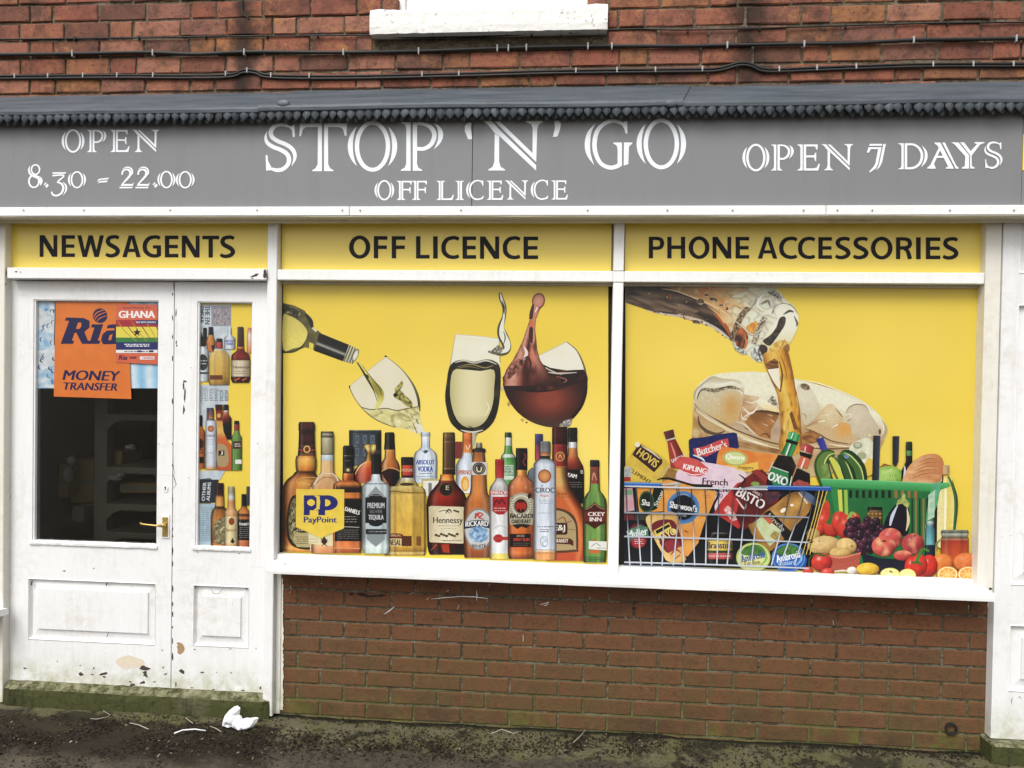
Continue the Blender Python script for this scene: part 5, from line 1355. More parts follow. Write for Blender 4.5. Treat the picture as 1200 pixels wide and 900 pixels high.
a.line([(628, 356), (625.5, 366), (624, 376)], [7, 7, 4], (204, 130, 104)); a.line([(625, 356), (623, 366), (622, 374)], [2, 4.4, 4], (72, 26, 22)); a.line([(623, 376), (622.6, 383)], [4.6, 4.6], (214, 104, 66)); a.line([(622.5, 384), (622.3, 394), (623, 402)], [4.4, 4.6, 2], (64, 22, 18)); a.line([(630, 360), (627, 366)], [2, 1], (244, 220, 204))
a.poly([(598, 428), (608, 420), (615, 424), (606, 436), (597, 444), (592, 443)], lambda x, y: lerp((54, 20, 16), (214, 140, 116), .5+.8*pn(x, y, .22, 19)), 0, 1.3); a.line([(614, 406), (617, 414), (613, 422)], [1, 4, 2], (232, 214, 200)); a.line([(611, 423), (618, 418), (622, 426), (621, 434)], [.8, 1.6, 2, .6], (40, 14, 12))
a.ell(588.5, 455, 1.6, 2.6, (214, 190, 150)); a.ell(596, 473.5, 1.8, 2.4, (190, 150, 80)); a.ell(612, 492, 2, 1.5, (206, 170, 100)); a.ell(617, 495, 1.2, .9, (90, 60, 40))
a.poly([(655, 498), (663, 492), (671, 490), (669, 498), (664, 501)], lambda x, y: lerp((60, 50, 44), (230, 226, 216), .5+.8*pn(x, y, .4, 23)), 0, 1.2)
a.end('printed_glass', 'round glass of red wine throwing up a splash')

# ---- bottles, back row first
GLS = ((-1, .50), (-.75, .82), (-.3, 1.08), (.1, 1.02), (.6, .86), (1, .48))
# blue grey tin
a.body(428, [(504, 19), (546, 19)], [(504, (96, 106, 114)), (506, (58, 66, 74)), (546, (72, 82, 92))], ((-1, .6), (-.5, 1.1), (0, 1), (1, .7)))
for x in (415, 424, 433):
    for y in (509, 524): a.rect(x, y, x+7, y+12, (54, 62, 72)); a.rect(x+.9, y+.9, x+6.1, y+11.1, (92, 106, 118)); a.line([(x+2, y+9), (x+3.5, y+3), (x+5, y+9)], .7, (40, 46, 54))
a.scribble(411, 504.5, 446, 508, (36, 42, 50), 1, 1.6, 5); a.end('printed_tin', 'blue grey tin')
# decanter with a gold stopper
a.body(435, [(521, 8.5), (523, 10.5), (526, 8), (530, 5.5), (536, 6.5), (541, 7.5)], [(521, (212, 170, 70)), (526, (232, 206, 120)), (531, (140, 92, 28)), (541, (196, 150, 60))], ((-1, .4), (-.5, 1.1), (-.1, .6), (.3, 1.15), (1, .35)))
a.body(434, [(540, 7), (545, 14), (551, 19), (560, 20.5), (566, 18)], [(540, (216, 120, 40)), (550, (196, 62, 24)), (566, (150, 40, 18))], ((-1, .55), (-.4, 1.1), (.3, .9), (1, 1.2)), [(-.45, .3, .3)])
a.line([(416, 556), (422, 546), (430, 541)], [.6, 1.5, .6], (236, 200, 150)); a.end('printed_bottle', 'orange decanter with a gold stopper')
a.body(443.5, [(508, 3), (527, 3)], [(508, (22, 22, 26)), (527, (14, 14, 16))]); a.end('printed_bottle')
# whisky with a black stopper behind
a.body(456.6, [(506.5, 4.5), (508, 5.8), (518, 6), (526, 6.6), (527, 6.6)], [(506, (26, 20, 18)), (520, (14, 12, 12)), (527, (30, 24, 20))], hi=[(-.3, .3, .25)])
a.body(457, [(527, 6), (537, 6.6), (541, 9.5), (546, 11.5), (560, 11.6), (576, 9)], [(527, (214, 150, 66)), (530, (196, 122, 46)), (546, (190, 104, 40)), (552, (168, 84, 32)), (576, (120, 52, 24))], GLS, [(-.5, .25, .4)])
a.poly([(447, 553), (455, 549), (463, 550), (468.3, 553), (468, 562), (464, 570), (459, 575), (455, 566), (450, 560)], (52, 18, 20)); a.poly([(458, 553), (465, 552), (468.3, 557), (466, 567), (461, 573)], (22, 16, 18)); a.line([(447, 552.4), (455, 548.4), (463, 549.4), (468.4, 552.4)], .7, (214, 180, 110)); a.end('printed_bottle', 'amber whisky with a black stopper')
# red and black jar
a.body(477.3, [(535.5, 6.6), (537, 7.4), (545, 7.4), (546, 7.2), (562, 7.2)], [(535, (34, 26, 26)), (545, (20, 16, 16)), (545.2, (20, 16, 16)), (545.2, (206, 72, 48)), (556, (192, 58, 40)), (558, (60, 22, 20)), (562, (46, 20, 18))], ((-1, .55), (-.3, 1.1), (.4, .95), (1, .55)))
a.text('MORGAN', 477, 551, 12, 3.6, (232, 190, 160)); a.end('printed_bottle', 'small jar with a black cap and red label')
# clear vodka with blue lettering
a.body(498.6, [(506.4, 5.2), (508, 5.6), (511, 5.6), (511.4, 5), (523, 5), (526, 6.6), (530, 12), (534, 13.6), (540, 14), (566, 13.6)], [(506, (196, 206, 216)), (511, (150, 164, 180)), (512, (214, 222, 230)), (523, (176, 190, 204)), (530, (206, 216, 226)), (566, (196, 208, 220))], ((-1, .55), (-.8, .88), (-.4, 1.1), (.3, 1.12), (.8, .9), (1, .6)))
a.line([(494, 527), (498.6, 531), (503, 527)], [.5, 1.3, .5], (110, 120, 134)); a.ell(499, 529, 2.2, 1.8, (70, 76, 84)); a.text('ABSOLUT', 498.4, 541.6, 22, 5.4, (34, 66, 168), .9); a.text('VODKA', 498.4, 549.6, 18, 6.4, (34, 66, 168), .9); a.line([(491, 555.2), (506, 554.6)], .7, (96, 110, 150)); a.scribble(487.5, 557, 510, 562.5, (92, 104, 124), 2, .6, 8); a.end('printed_bottle', 'clear vodka bottle with blue lettering')
# small frame behind
a.rect(494, 561.5, 517, 581, (196, 176, 112)); a.rect(496, 563.5, 515, 581, (228, 226, 214)); a.rect(502, 566, 506, 581, (120, 122, 116)); a.end('printed_label')
# square gold bottle
a.body(477, [(560, 8.5), (564, 10.5), (568, 13), (571, 15)], [(560, (208, 204, 190)), (565, (198, 176, 110)), (571, (214, 178, 84))], ((-1, .7), (0, 1.1), (1, .7)))
a.ell(477, 567.5, 8.5, 1.9, (66, 54, 30))
def goldb(u, y, c):
    f = stops(u, [(-1, .70), (-.94, 1.15), (-.86, .72), (-.5, .98), (-.44, .70), (-.38, 1.02), (.35, 1.06), (.42, .80), (.48, 1.0), (.8, .86), (.86, 1.15), (.93, .66), (1, .9)])
    n_ = pn(u*9, y*.12, 1, 33)*.08 + (.12*pn(u*14, y*.3, 1, 36) if y < 580 else 0); return tuple(min(255, v*(f+n_)) for v in c)
a.body(474.6, [(570, 20), (574, 24), (578, 25), (640, 25), (648, 25), (651, 23.5)], [(570, (206, 182, 106)), (578, (184, 148, 60)), (580, (214, 176, 78)), (600, (214, 170, 66)), (640, (204, 156, 54)), (646, (150, 112, 40)), (648, (214, 184, 96)), (651, (160, 128, 60))], ((-1, 1), (1, 1)), tint=goldb, nu=26)
a.line([(451, 578), (460, 575.5), (480, 577.5), (499, 577)], [.6, 1.4, 1.2, .6], (120, 96, 40)); a.rect(454, 628, 482.5, 640, (88, 46, 22)); a.ell(463, 627.5, 9.6, 2.6, (120, 34, 22)); a.rect(455, 631, 470.6, 640, (206, 186, 132)); a.text('ESPECIAL', 463, 627.5, 14, 2.4, (222, 200, 150)); a.text('NESAL', 463, 635.6, 14, 7, (72, 34, 20), .8); a.rect(488, 628.5, 493.5, 639.5, (120, 76, 30)); a.end('printed_bottle', 'square gold tequila bottle')
# orange capped vodka and its neighbour
a.rect(533.4, 517.5, 541.4, 537, (132, 52, 42)); a.end('printed_bottle')
a.body(547.6, [(507, 5.6), (530.6, 6), (531, 5.2), (536, 7), (540, 11), (545, 13.4), (578, 13.6)], [(507, (214, 104, 44)), (509, (226, 124, 56)), (514.8, (216, 106, 46)), (515, (196, 88, 36)), (530.6, (232, 140, 70)), (530.8, (206, 216, 226)), (540, (196, 208, 220)), (578, (220, 226, 232))], ((-1, .62), (-.4, 1.1), (.4, 1.0), (1, .62)))
a.line([(546, 522), (548, 527), (551, 521)], .9, (250, 214, 180)); a.text('SMIRNOFF', 546, 553.5, 20, 5.4, (198, 92, 70), .7); a.ell(545, 567, 5, 9, (232, 160, 60)); a.ell(545.5, 568, 3, 6, (240, 196, 110)); a.end('printed_bottle', 'vodka bottle with an orange cap')
# cognac
a.body(526, [(506.6, 6.2), (508, 7), (517, 7.2), (556, 7.6)], [(506, (104, 74, 42)), (510, (128, 94, 52)), (516.8, (86, 58, 32)), (517, (150, 112, 64)), (519, (104, 74, 40)), (548, (92, 64, 36)), (549, (150, 116, 66)), (551, (54, 34, 22)), (556, (72, 40, 24))], ((-1, .45), (-.55, 1.2), (-.2, .9), (.4, .72), (1, .35)))
a.body(523.8, [(556, 7.8), (561, 8.4), (566, 10.6), (571, 14.8), (577, 20), (584, 23), (592, 24), (640, 23.2), (647, 21.5), (650, 20)], [(556, (214, 110, 40)), (562, (236, 150, 70)), (564, (120, 34, 18)), (570, (84, 20, 12)), (580, (148, 34, 20)), (592, (110, 22, 14)), (636, (70, 14, 10)), (644, (40, 10, 8)), (650, (24, 9, 8))], ((-1, .35), (-.8, .75), (-.4, 1.25), (.1, 1.1), (.55, .8), (1, .3)), nu=18)
a.ell(523, 573.5, 8.4, 8, (40, 26, 18)); a.ring(523, 573.5, 8.6, 8.2, 1, 1, (96, 66, 34)); a.text('E', 524.5, 571.5, 4, 5, (206, 196, 166))
a.poly([(502.3, 594), (505, 592.8), (542, 594), (545.6, 595), (545.2, 636), (541, 637), (504, 635.5), (503, 634)], lambda x, y: lerp((196, 180, 140), (224, 212, 178), math.sin(math.pi*min(1, max(0, (x-501)/46)))))
a.ring(523, 614, 20, 20.5, .6, .6, (196, 178, 132)); a.line([(514, 600), (521, 598), (527, 601)], 1, (120, 104, 70)); a.line([(522, 602), (526, 597), (530, 601)], [.6, 2, .6], (70, 62, 50)); a.line([(531, 598), (538, 600)], [1.6, 2.4], (72, 66, 46)); a.text('Hennessy', 525, 610.6, 35, 9.4, (48, 44, 36), .7); a.scribble(513, 615, 540, 617.5, (160, 146, 112), 1, .8, 3); a.scribble(516, 618.4, 536, 620.5, (170, 156, 120), 1, .7, 4)
for i in range(9): a.ell(511+i*3.1, 627+1.3*math.sin(i*2.1), 1.9, 1.5, (100, 86, 52) if i % 2 else (74, 62, 40), n=9, rings=1)
a.scribble(504, 603, 507, 632, (186, 168, 124), 12, .7, 17); a.scribble(516, 632.5, 541, 634.5, (120, 106, 76), 1, .7, 6); a.poly([(517, 638), (526, 637.5), (527, 648), (519, 647)], (168, 52, 26)); a.line([(505, 645), (512, 638)], [.6, 1.4], (190, 78, 40)); a.end('printed_bottle', 'dark red cognac with a cream label')
# beer bottle
a.body(561.4, [(518.6, 3.2), (525, 3.8), (526, 7.6), (530, 7.8)], [(518, (150, 150, 140)), (524.6, (110, 108, 100)), (525, (36, 34, 34)), (530, (52, 48, 46))], ((-1, .5), (-.2, 1.3), (1, .5)))
a.body(561, [(530, 6.8), (542, 8.2), (557, 9), (572, 9.6), (578, 10.5), (584, 14.6), (590, 17), (600, 17.8), (645, 17.8), (652, 17), (653.6, 16.6)], [(530, (150, 84, 36)), (545, (186, 106, 44)), (575, (206, 124, 54)), (590, (186, 100, 40)), (640, (176, 92, 36)), (653.6, (120, 58, 26))], ((-1, .42), (-.8, .8), (-.35, 1.12), (.2, 1.05), (.65, .8), (1, .4)), [(.45, .2, .25)], nu=18)
a.rect(552.6, 541.5, 570.4, 556.5, (206, 202, 192)); a.ring(561.4, 549, 7.8, 7.2, 1.6, 1.6, (52, 50, 54)); a.ell(561.4, 549, 5.8, 5.4, (58, 56, 60)); a.line([(558.6, 547), (559.4, 552), (563.4, 552), (564.2, 547)], 1.5, (222, 200, 150)); 
a.ell(561, 620, 17, 24.6, [(0, (176, 176, 172)), (.9, (196, 196, 192)), (.9, (30, 30, 36)), (.97, (30, 30, 36)), (.97, (206, 198, 180)), (1, (206, 198, 180))], n=40); a.line([(556, 607), (561, 601), (566, 603), (562, 606), (567, 609)], [1, 1.6, 1.4, 1.6, 1], (196, 44, 34)); a.text('R', 560, 604.5, 7, 6.4, (196, 44, 34), .9)
a.poly([(543.6, 612), (552, 610), (561, 609.4), (570, 610), (578.4, 612), (578.6, 620), (570, 618.5), (561, 618), (552, 618.5), (543.8, 620)], (40, 44, 62)); a.text("RICKARD'S", 561, 614.4, 31, 6.2, (236, 236, 230), .8, arch=1.2)
a.ell(561, 626, 11.6, 9.6, lambda x, y: lerp((54, 110, 170), (214, 228, 238), max(0, min(1, .45+.9*pn(x, y, .26, 41)))), n=24, rings=9); a.text('WHITE', 561, 639, 17, 4, (44, 42, 46), .6, arch=-1.2); a.end('printed_bottle', 'brown beer bottle with an oval label')
# green bottle
a.body(595.6, [(506.6, 3.8), (512.6, 4.2), (513, 3.8), (523, 4.2), (530, 5), (534, 8), (540, 9.6), (574, 10)], [(506, (36, 58, 34)), (512.6, (30, 50, 30)), (512.8, (214, 220, 206)), (522, (196, 206, 190)), (522.4, (84, 150, 70)), (532, (70, 146, 62)), (532.4, (206, 220, 206)), (536, (196, 214, 196)), (536.4, (70, 142, 62)), (544, (92, 160, 80)), (574, (96, 158, 92))], GLS, [(-.4, .25, .35)])
a.rect(590.6, 545, 601.6, 556, (186, 208, 182)); a.scribble(591, 546, 601, 555, (70, 110, 74), 5, 1, 31); a.rect(590, 557.5, 602, 562, (206, 220, 200)); a.end('printed_bottle', 'green vermouth bottle')
# red capped vodka
a.body(585.6, [(538, 5), (540, 5.4), (560, 5.2), (560.4, 4.6), (565, 7), (570, 11), (575, 12.4), (655, 12)], [(538, (196, 46, 44)), (541, (160, 30, 32)), (560, (186, 48, 46)), (560.4, (150, 150, 150)), (566, (206, 206, 204)), (574, (176, 176, 174)), (575, (214, 214, 212)), (648, (214, 216, 218)), (649, (230, 206, 96)), (655, (226, 200, 90))], ((-1, .5), (-.7, .9), (-.2, 1.1), (.5, 1), (1, .6)))
a.rect(574, 575, 597, 580, (186, 40, 44)); a.text('SMIRNOFF', 585.6, 577.5, 21, 4, (232, 220, 216), .6); a.poly([(577, 582), (595, 582), (595, 598), (590, 603), (583, 603), (577, 599)], (176, 36, 42)); a.line([(579, 592), (582, 586), (585, 590), (588, 585), (592, 591)], 1.4, (70, 20, 24)); a.scribble(578, 594, 594, 600, (226, 196, 190), 2, .8, 12); a.line([(578, 620), (586, 616), (594, 619)], .7, (170, 172, 178)); a.ell(584, 631, 5.6, 5, (186, 52, 46)); a.ell(584, 631, 3.6, 3.2, (150, 34, 34)); a.rect(578, 629, 596, 633, (186, 52, 46)); a.end('printed_bottle', 'vodka with a red cap and red label')
# purple capped bottle behind
a.body(631.6, [(508.4, 4.6), (540, 4.8)], [(508, (66, 66, 130)), (517, (54, 52, 112)), (517.6, (46, 40, 86)), (524, (120, 44, 74)), (540, (168, 60, 74))], ((-1, .7), (-.3, 1.2), (1, .6))); a.body(625, [(548, 2), (552, 6), (560, 8), (575, 8)], [(548, (110, 122, 132)), (575, (70, 82, 96))]); a.end('printed_bottle')
# rum with a bat roundel
a.body(611.2, [(525, 6.6), (527, 6.8), (550.6, 6.6), (551, 5.8), (558, 6.2)], [(525, (22, 18, 18)), (550.6, (16, 14, 14)), (551, (206, 142, 66)), (558, (196, 122, 56))], ((-1, .6), (-.4, 1.5), (.2, .9), (1, .6)))
a.line([(614, 531), (616, 536), (613, 541), (616, 546)], 1.3, (150, 40, 32))
a.body(611, [(557, 6.2), (561, 9.5), (565, 14), (570, 16), (576, 16.4), (650, 15.8), (655, 14.6)], [(557, (196, 110, 56)), (566, (206, 120, 70)), (580, (186, 92, 44)), (612, (206, 106, 44)), (640, (190, 84, 34)), (648, (206, 110, 50)), (655, (110, 46, 24))], ((-1, .42), (-.8, .8), (-.35, 1.15), (.2, 1.0), (.7, .8), (1, .45)), tint=lambda u, y, c: lerp(c, (252, 214, 180), max(0, pn(u*5, y*.25, 1, 3)-.25)*1.0 if y < 578 else 0), nu=18)
a.poly([(598, 584), (604, 579), (611, 577), (619, 579), (625, 586), (625.6, 604), (624, 615), (597.6, 615), (596.6, 600)], (168, 160, 134)); a.ring(610.8, 592.5, 12, 12.6, 2, 2, (206, 200, 180)); a.scribble(599, 580, 602, 606, (96, 92, 76), 9, .8, 5); a.scribble(619.6, 582, 624, 604, (96, 92, 76), 8, .8, 6)
a.ell(610.4, 593, 7.6, 8.2, (52, 20, 18)); a.poly([(603.5, 592), (607, 588), (609.6, 590), (610.4, 587), (611.4, 590), (614, 588), (617.4, 592), (615, 598), (612, 595), (610.4, 600), (608.6, 595), (605.6, 598)], (176, 40, 30))
a.text('BACARDI', 611, 604.6, 27, 5.4, (30, 26, 22), .8); a.text('OAKHEART', 611, 611, 23, 4.6, (36, 30, 26), .7); a.poly([(600, 615), (608, 614), (614, 614), (622, 615), (617, 619), (611, 617), (606, 620)], (40, 32, 26)); a.rect(597.4, 625.5, 622, 641, (26, 22, 22)); a.text('SPICED', 610, 628, 9, 2.4, (196, 180, 140)); a.text('SPIRIT RUM', 611, 632.4, 19, 3.4, (206, 60, 44), .5); a.scribble(600, 635.4, 620, 640, (110, 100, 90), 2, .6, 9); a.poly([(618, 580), (622, 577), (623, 582), (619, 585)], (44, 30, 24)); a.end('printed_bottle', 'dark rum with a bat roundel')
# black label whisky behind
a.body(671, [(501, 5.2), (503, 5.6), (518, 5.4), (518.4, 5), (525, 5.2), (534, 6), (540, 9), (546, 12.4), (551, 13.4), (590, 13.6)], [(501, (30, 26, 26)), (512, (14, 13, 14)), (518, (40, 38, 40)), (518.2, (222, 226, 232)), (524.6, (206, 210, 220)), (525, (206, 140, 66)), (534, (196, 110, 60)), (542, (150, 54, 36)), (550, (96, 32, 24)), (550.4, (26, 20, 20)), (590, (20, 17, 18))], ((-1, .55), (-.3, 1.15), (.5, .9), (1, .5)))
a.text('BEAM', 669, 557, 14, 4.6, (236, 232, 226), .8, rot=12); a.scribble(666, 564, 682, 572, (120, 110, 100), 3, .7, 3); a.text('B', 682, 553, 3, 4, (214, 206, 190)); a.end('printed_bottle', 'whisky with a black label behind')
# big brandy
a.body(656, [(500, 8.4), (502, 9), (521, 9.2), (521.4, 8.8), (548, 9.2)], [(500, (54, 16, 18)), (510, (66, 20, 20)), (520.6, (40, 12, 14)), (521, (150, 44, 38)), (524, (128, 34, 34)), (546, (140, 40, 36)), (547, (196, 130, 60)), (548, (120, 40, 30))], ((-1, .55), (-.45, 1.25), (.3, .95), (1, .45)))
a.ring(656.4, 535, 5.4, 5.6, 1, 1, (206, 160, 84)); a.ell(656.4, 535, 3.6, 3.8, (166, 70, 44)); a.line([(654.6, 537), (656.4, 532.4), (658.2, 537)], 1, (214, 170, 96))
br = [(648, 548), (665, 548), (666, 560), (669, 572), (677, 585), (685, 598), (690.5, 615), (693, 635), (692, 648), (690, 657.4), (640, 657), (640, 574), (647, 566)]
def brc(x, y):
    c = stops(y, [(548, (214, 170, 80)), (566, (226, 184, 96)), (576, (196, 116, 50)), (586, (206, 96, 44)), (620, (214, 104, 48)), (640, (206, 90, 44)), (657, (186, 72, 38))])
    er = float(np.interp(y, [548, 560, 572, 585, 598, 615, 635, 657], [665, 666, 669, 677, 685, 690.5, 693, 690])); d = (er-x)
    return lerp((56, 20, 12), c, max(.0, min(1, (d-1)/9))) if d < 10 else lerp(c, (236, 150, 90), .5*math.exp(-((d-13)/3.0)**2))
a.poly(br, brc, 0, 2)
a.poly(catmull([(641, 598), (650, 595), (661, 597), (671, 603), (676, 612), (677.5, 625), (677.5, 644), (675, 646.5), (641, 644)], 3, True), (88, 60, 40)); a.poly(catmull([(641, 601), (650, 598), (661, 600), (669, 606), (674, 614), (675, 626), (675, 642), (673, 644), (641, 641.5)], 3, True), (176, 150, 104))
a.text('Erin', 657, 578.4, 14, 4.4, (120, 58, 30), .4, slant=.3); a.scribble(652, 581.5, 668, 583.5, (120, 58, 30), 1, .6, 5); a.line([(653, 610), (660, 606), (664, 612), (670, 610)], [1, 1.6, 1.6, 1], (150, 96, 56)); a.rect(648, 612.6, 665, 626.6, (68, 34, 26), 2.4); a.text('E&J', 655.6, 619.4, 13.4, 9, (232, 224, 206), .9); a.line([(665, 620), (674, 621)], .6, (110, 80, 54)); a.poly([(649, 630), (668, 631), (672, 634), (672, 640), (668, 638), (650, 637)], (86, 40, 28)); a.text('BRANDY', 658, 633.6, 16, 4.4, (226, 210, 180), .6); a.end('printed_bottle', 'large amber brandy bottle with an arched label')
# white vodka with an orange disc
a.body(638.4, [(517, 5.6), (518, 6.6), (529, 6.9), (530, 6.4), (534, 6), (537, 6.2), (538.6, 8), (541, 11.4), (544, 13.2), (650, 13.8), (656, 13.4)], [(517, (120, 122, 124)), (520, (96, 100, 104)), (529, (116, 118, 118)), (530, (150, 84, 52)), (534, (196, 140, 100)), (534.4, (24, 22, 24)), (537, (40, 36, 36)), (539, (150, 160, 170)), (544, (196, 206, 220)), (644, (206, 214, 226)), (645, (222, 196, 170)), (648, (226, 150, 84)), (656, (222, 150, 90))], ((-1, .50), (-.82, .70), (-.62, .96), (-.1, 1.1), (.4, 1.06), (.78, .82), (1, .5)), nu=18)
a.ell(638.2, 558, 7.8, 8, [(0, (226, 158, 96)), (.7, (206, 128, 66)), (.9, (150, 84, 44)), (1, (110, 66, 44))]); a.text('CIROC', 638.6, 574.4, 22.5, 6, (64, 66, 76), .8); a.line([(634, 569.6), (636, 568.8)], .8, (64, 66, 76)); a.text('Peach', 638, 580.8, 10, 3.2, (206, 104, 54), .4, slant=.25); a.scribble(631, 585, 648, 591, (140, 150, 164), 3, .6, 13); a.scribble(630, 600, 646, 602.4, (150, 158, 170), 1, .7, 14); a.scribble(627, 616, 650, 618.4, (96, 104, 118), 1, 1, 15); a.scribble(632, 619.6, 645, 624, (96, 104, 118), 2, .8, 16); a.ring(637.6, 634.5, 4.6, 6.6, .7, .7, (156, 164, 178)); a.line([(634.5, 630), (640.5, 633), (635, 637), (640, 641)], .8, (156, 164, 178)); a.scribble(627, 643.6, 650, 645, (120, 120, 124), 1, .7, 18); a.scribble(628, 647, 648, 649, (140, 100, 70), 1, .7, 19); a.end('printed_bottle', 'white vodka bottle with an orange disc')
# green whiskey, far right
def grn(u, y, c): return lerp(c, (206, 226, 150), .35*max(0, 1-abs(u-.35)/.22)) if y > 568 else c
a.body(697, [(539, 5), (540.4, 5.6), (547, 5.6), (547.4, 5.2), (567, 5.8), (575, 6.4), (580, 10.5), (586, 13.6), (592, 14.2), (650, 13.8), (659, 13)], [(539, (40, 40, 52)), (547, (22, 22, 30)), (547.2, (150, 52, 40)), (550, (120, 60, 46)), (566.8, (150, 60, 46)), (567, (110, 150, 70)), (580, (96, 140, 62)), (600, (84, 126, 54)), (620, (104, 146, 66)), (650, (90, 140, 62)), (659, (60, 100, 44))], ((-1, .45), (-.7, .85), (-.2, 1.1), (.4, 1.05), (.8, .75), (1, .42)), tint=grn)
a.line([(694, 563), (696, 554), (699, 563)], [1, 1.6, 1], (206, 140, 110)); a.poly([(684.5, 597), (690, 594), (697, 588.5), (704, 594), (711, 597), (711, 613), (704, 615), (697, 620), (690, 615), (685, 613)], (74, 28, 24)); a.line([(686, 597), (692, 594.6), (697, 590.5), (702, 594.6), (709, 597)], .8, (176, 130, 90)); a.rect(684.6, 599, 711, 611.6, (110, 40, 32)); a.text('CKEY', 699, 602.4, 20, 4.6, (236, 230, 220), .9); a.text('INN', 698, 608.6, 14, 4.6, (236, 230, 220), .9)
a.poly([(690, 634), (711, 634.5), (711, 645), (690, 643.5)], (222, 222, 214)); a.line([(693, 641), (698, 637), (704, 640)], .7, (120, 120, 116)); a.scribble(698, 641, 710, 643.6, (110, 110, 106), 1, .6, 2); a.line([(693, 633.4), (700, 632)], 1.2, (196, 84, 44)); a.rect(691, 644.6, 703, 648.4, (206, 96, 50)); a.scribble(687, 652, 705, 657, (50, 84, 40), 2, .8, 7); a.end('printed_bottle', 'green whiskey bottle')
# blended whisky, far left
a.body(359.4, [(494.4, 8.4), (497, 9.6), (504, 9.6), (505, 9), (514, 9.4), (522, 9.6), (534, 10.6)], [(494, (52, 22, 24)), (498, (78, 34, 32)), (504, (54, 24, 24)), (505, (30, 14, 16)), (513, (70, 30, 28)), (521.6, (46, 20, 20)), (522, (110, 60, 44)), (524, (60, 26, 24)), (531, (70, 32, 28)), (532, (120, 76, 46)), (534, (60, 28, 22))], ((-1, .45), (-.5, 1.1), (.1, 1.05), (.5, 1.25), (1, .4)))
a.ell(359.6, 526.5, 4.2, 4.4, (206, 168, 90)); a.ell(359.6, 526.5, 2.6, 2.8, (120, 40, 34)); a.line([(350, 527), (355, 528)], 1, (196, 60, 50)); a.line([(364, 528), (369, 527)], 1, (196, 60, 50))
a.body(358.4, [(534, 11.2), (539, 12.4), (547, 12.2), (553, 11.2)], [(534, (206, 130, 44)), (538, (236, 176, 84)), (544, (232, 160, 60)), (551, (196, 112, 36)), (553, (64, 30, 14))], ((-1, .42), (-.6, .95), (0, 1.12), (.55, .9), (1, .35)))
def chv(u, y, c): return lerp(c, (255, 216, 130), .5*max(0, 1-abs(u+.05)/.35)*max(0, 1-abs(y-566)/12))
a.body(357.2, [(553, 11.4), (557, 14.5), (561, 20), (566, 24), (572, 26.3), (580, 27), (640, 27), (646.4, 26)], [(553, (70, 34, 16)), (557, (150, 84, 34)), (566, (196, 122, 50)), (580, (176, 100, 40)), (620, (140, 70, 28)), (638, (196, 110, 40)), (642, (232, 160, 60)), (646.4, (196, 120, 44))], ((-1, .30), (-.88, .50), (-.7, .95), (-.3, 1.1), (.3, .95), (.7, .7), (1, .3)), nu=20, tint=chv)
a.ring(362, 563.5, 15, 4.6, .8, .8, (222, 170, 80)); a.text('CHIVAS', 362, 563.5, 20, 3.2, (214, 160, 74))
a.poly(catmull([(340, 585), (350, 579), (364, 577), (378, 582), (381, 590), (381, 636), (372, 643.5), (350, 643), (338, 634), (335.6, 612)], 3, True), (46, 36, 22)); a.poly(catmull([(341.5, 588), (351, 582), (364, 580), (376, 585), (379, 592), (379, 634), (371, 641), (351, 640.5), (341, 632), (338, 612)], 3, True), lambda x, y: lerp((70, 64, 40), (168, 156, 106), .5+.9*pn(x, y, .22, 52)), 0, 1.5)
a.poly([(343, 632), (346, 624), (360, 616), (378, 620), (378, 638), (366, 641), (348, 641)], (176, 162, 112)); a.ell(355, 621, 9.4, 3.4, (34, 28, 20)); a.text('CHIVAS', 355, 621, 14, 3.2, (206, 190, 140), .5); a.scribble(345, 628, 372, 638, (86, 60, 36), 4, .7, 44)
for x, y, r_ in ((342, 600, 3), (344, 612, 3.6), (349, 590, 3), (358, 586, 3), (345, 622, 2.6)): a.line([(x-r_, y+r_), (x, y-r_), (x+r_*.6, y+r_*.8)], 1.2, (30, 26, 16)); a.line([(x-r_*.3, y+r_), (x+r_, y-r_*.2)], .9, (196, 186, 140))
a.end('printed_bottle', 'amber blended whisky with a dark oval label')
# white rum in a square clear bottle
a.body(383.4, [(505.4, 6.6), (507, 7.6), (533, 7.6)], [(505, (150, 142, 116)), (507.4, (60, 56, 44)), (508.6, (176, 168, 136)), (512, (64, 60, 46)), (513.6, (186, 176, 140)), (531, (150, 138, 104)), (533, (70, 62, 46))], ((-1, .55), (-.4, 1.1), (.1, 1), (.6, .85), (1, .5)))
a.body(383.4, [(533, 7.4), (553, 7.8), (557, 10), (563, 16), (568, 19.5), (572, 20), (648, 18.5)], [(533, (206, 216, 222)), (539.6, (176, 190, 200)), (540, (222, 178, 120)), (553, (226, 180, 120)), (560, (206, 160, 110)), (572, (206, 152, 96)), (600, (222, 176, 110)), (638, (214, 170, 110)), (640, (222, 160, 110)), (648, (196, 120, 76))], ((-1, .62), (-.85, .95), (-.4, 1.05), (.3, 1), (.8, .84), (1, .55)))
a.line([(368, 568), (376, 556), (391, 556), (399, 568)], [2, 1.4, 1.4, 2], (226, 196, 170)); a.line([(371, 567), (378, 560), (389, 560), (396, 567)], .8, (150, 100, 70)); a.line([(364.6, 571), (364.4, 600), (364, 646)], 1, (236, 206, 170)); a.poly([(361.5, 612), (390, 613), (390, 640), (361.5, 637)], (216, 206, 160)); a.poly([(376, 635), (380, 628), (384, 635), (380, 639)], (70, 36, 22)); a.line([(377, 640), (384, 632)], .9, (60, 30, 20)); a.line([(383, 640), (376, 631)], .9, (60, 30, 20)); a.scribble(362, 630, 372, 637, (150, 130, 90), 2, .6, 6); a.rect(392, 566, 394.6, 600, (60, 34, 20)); a.end('printed_bottle', 'square clear bottle with a peach spirit')
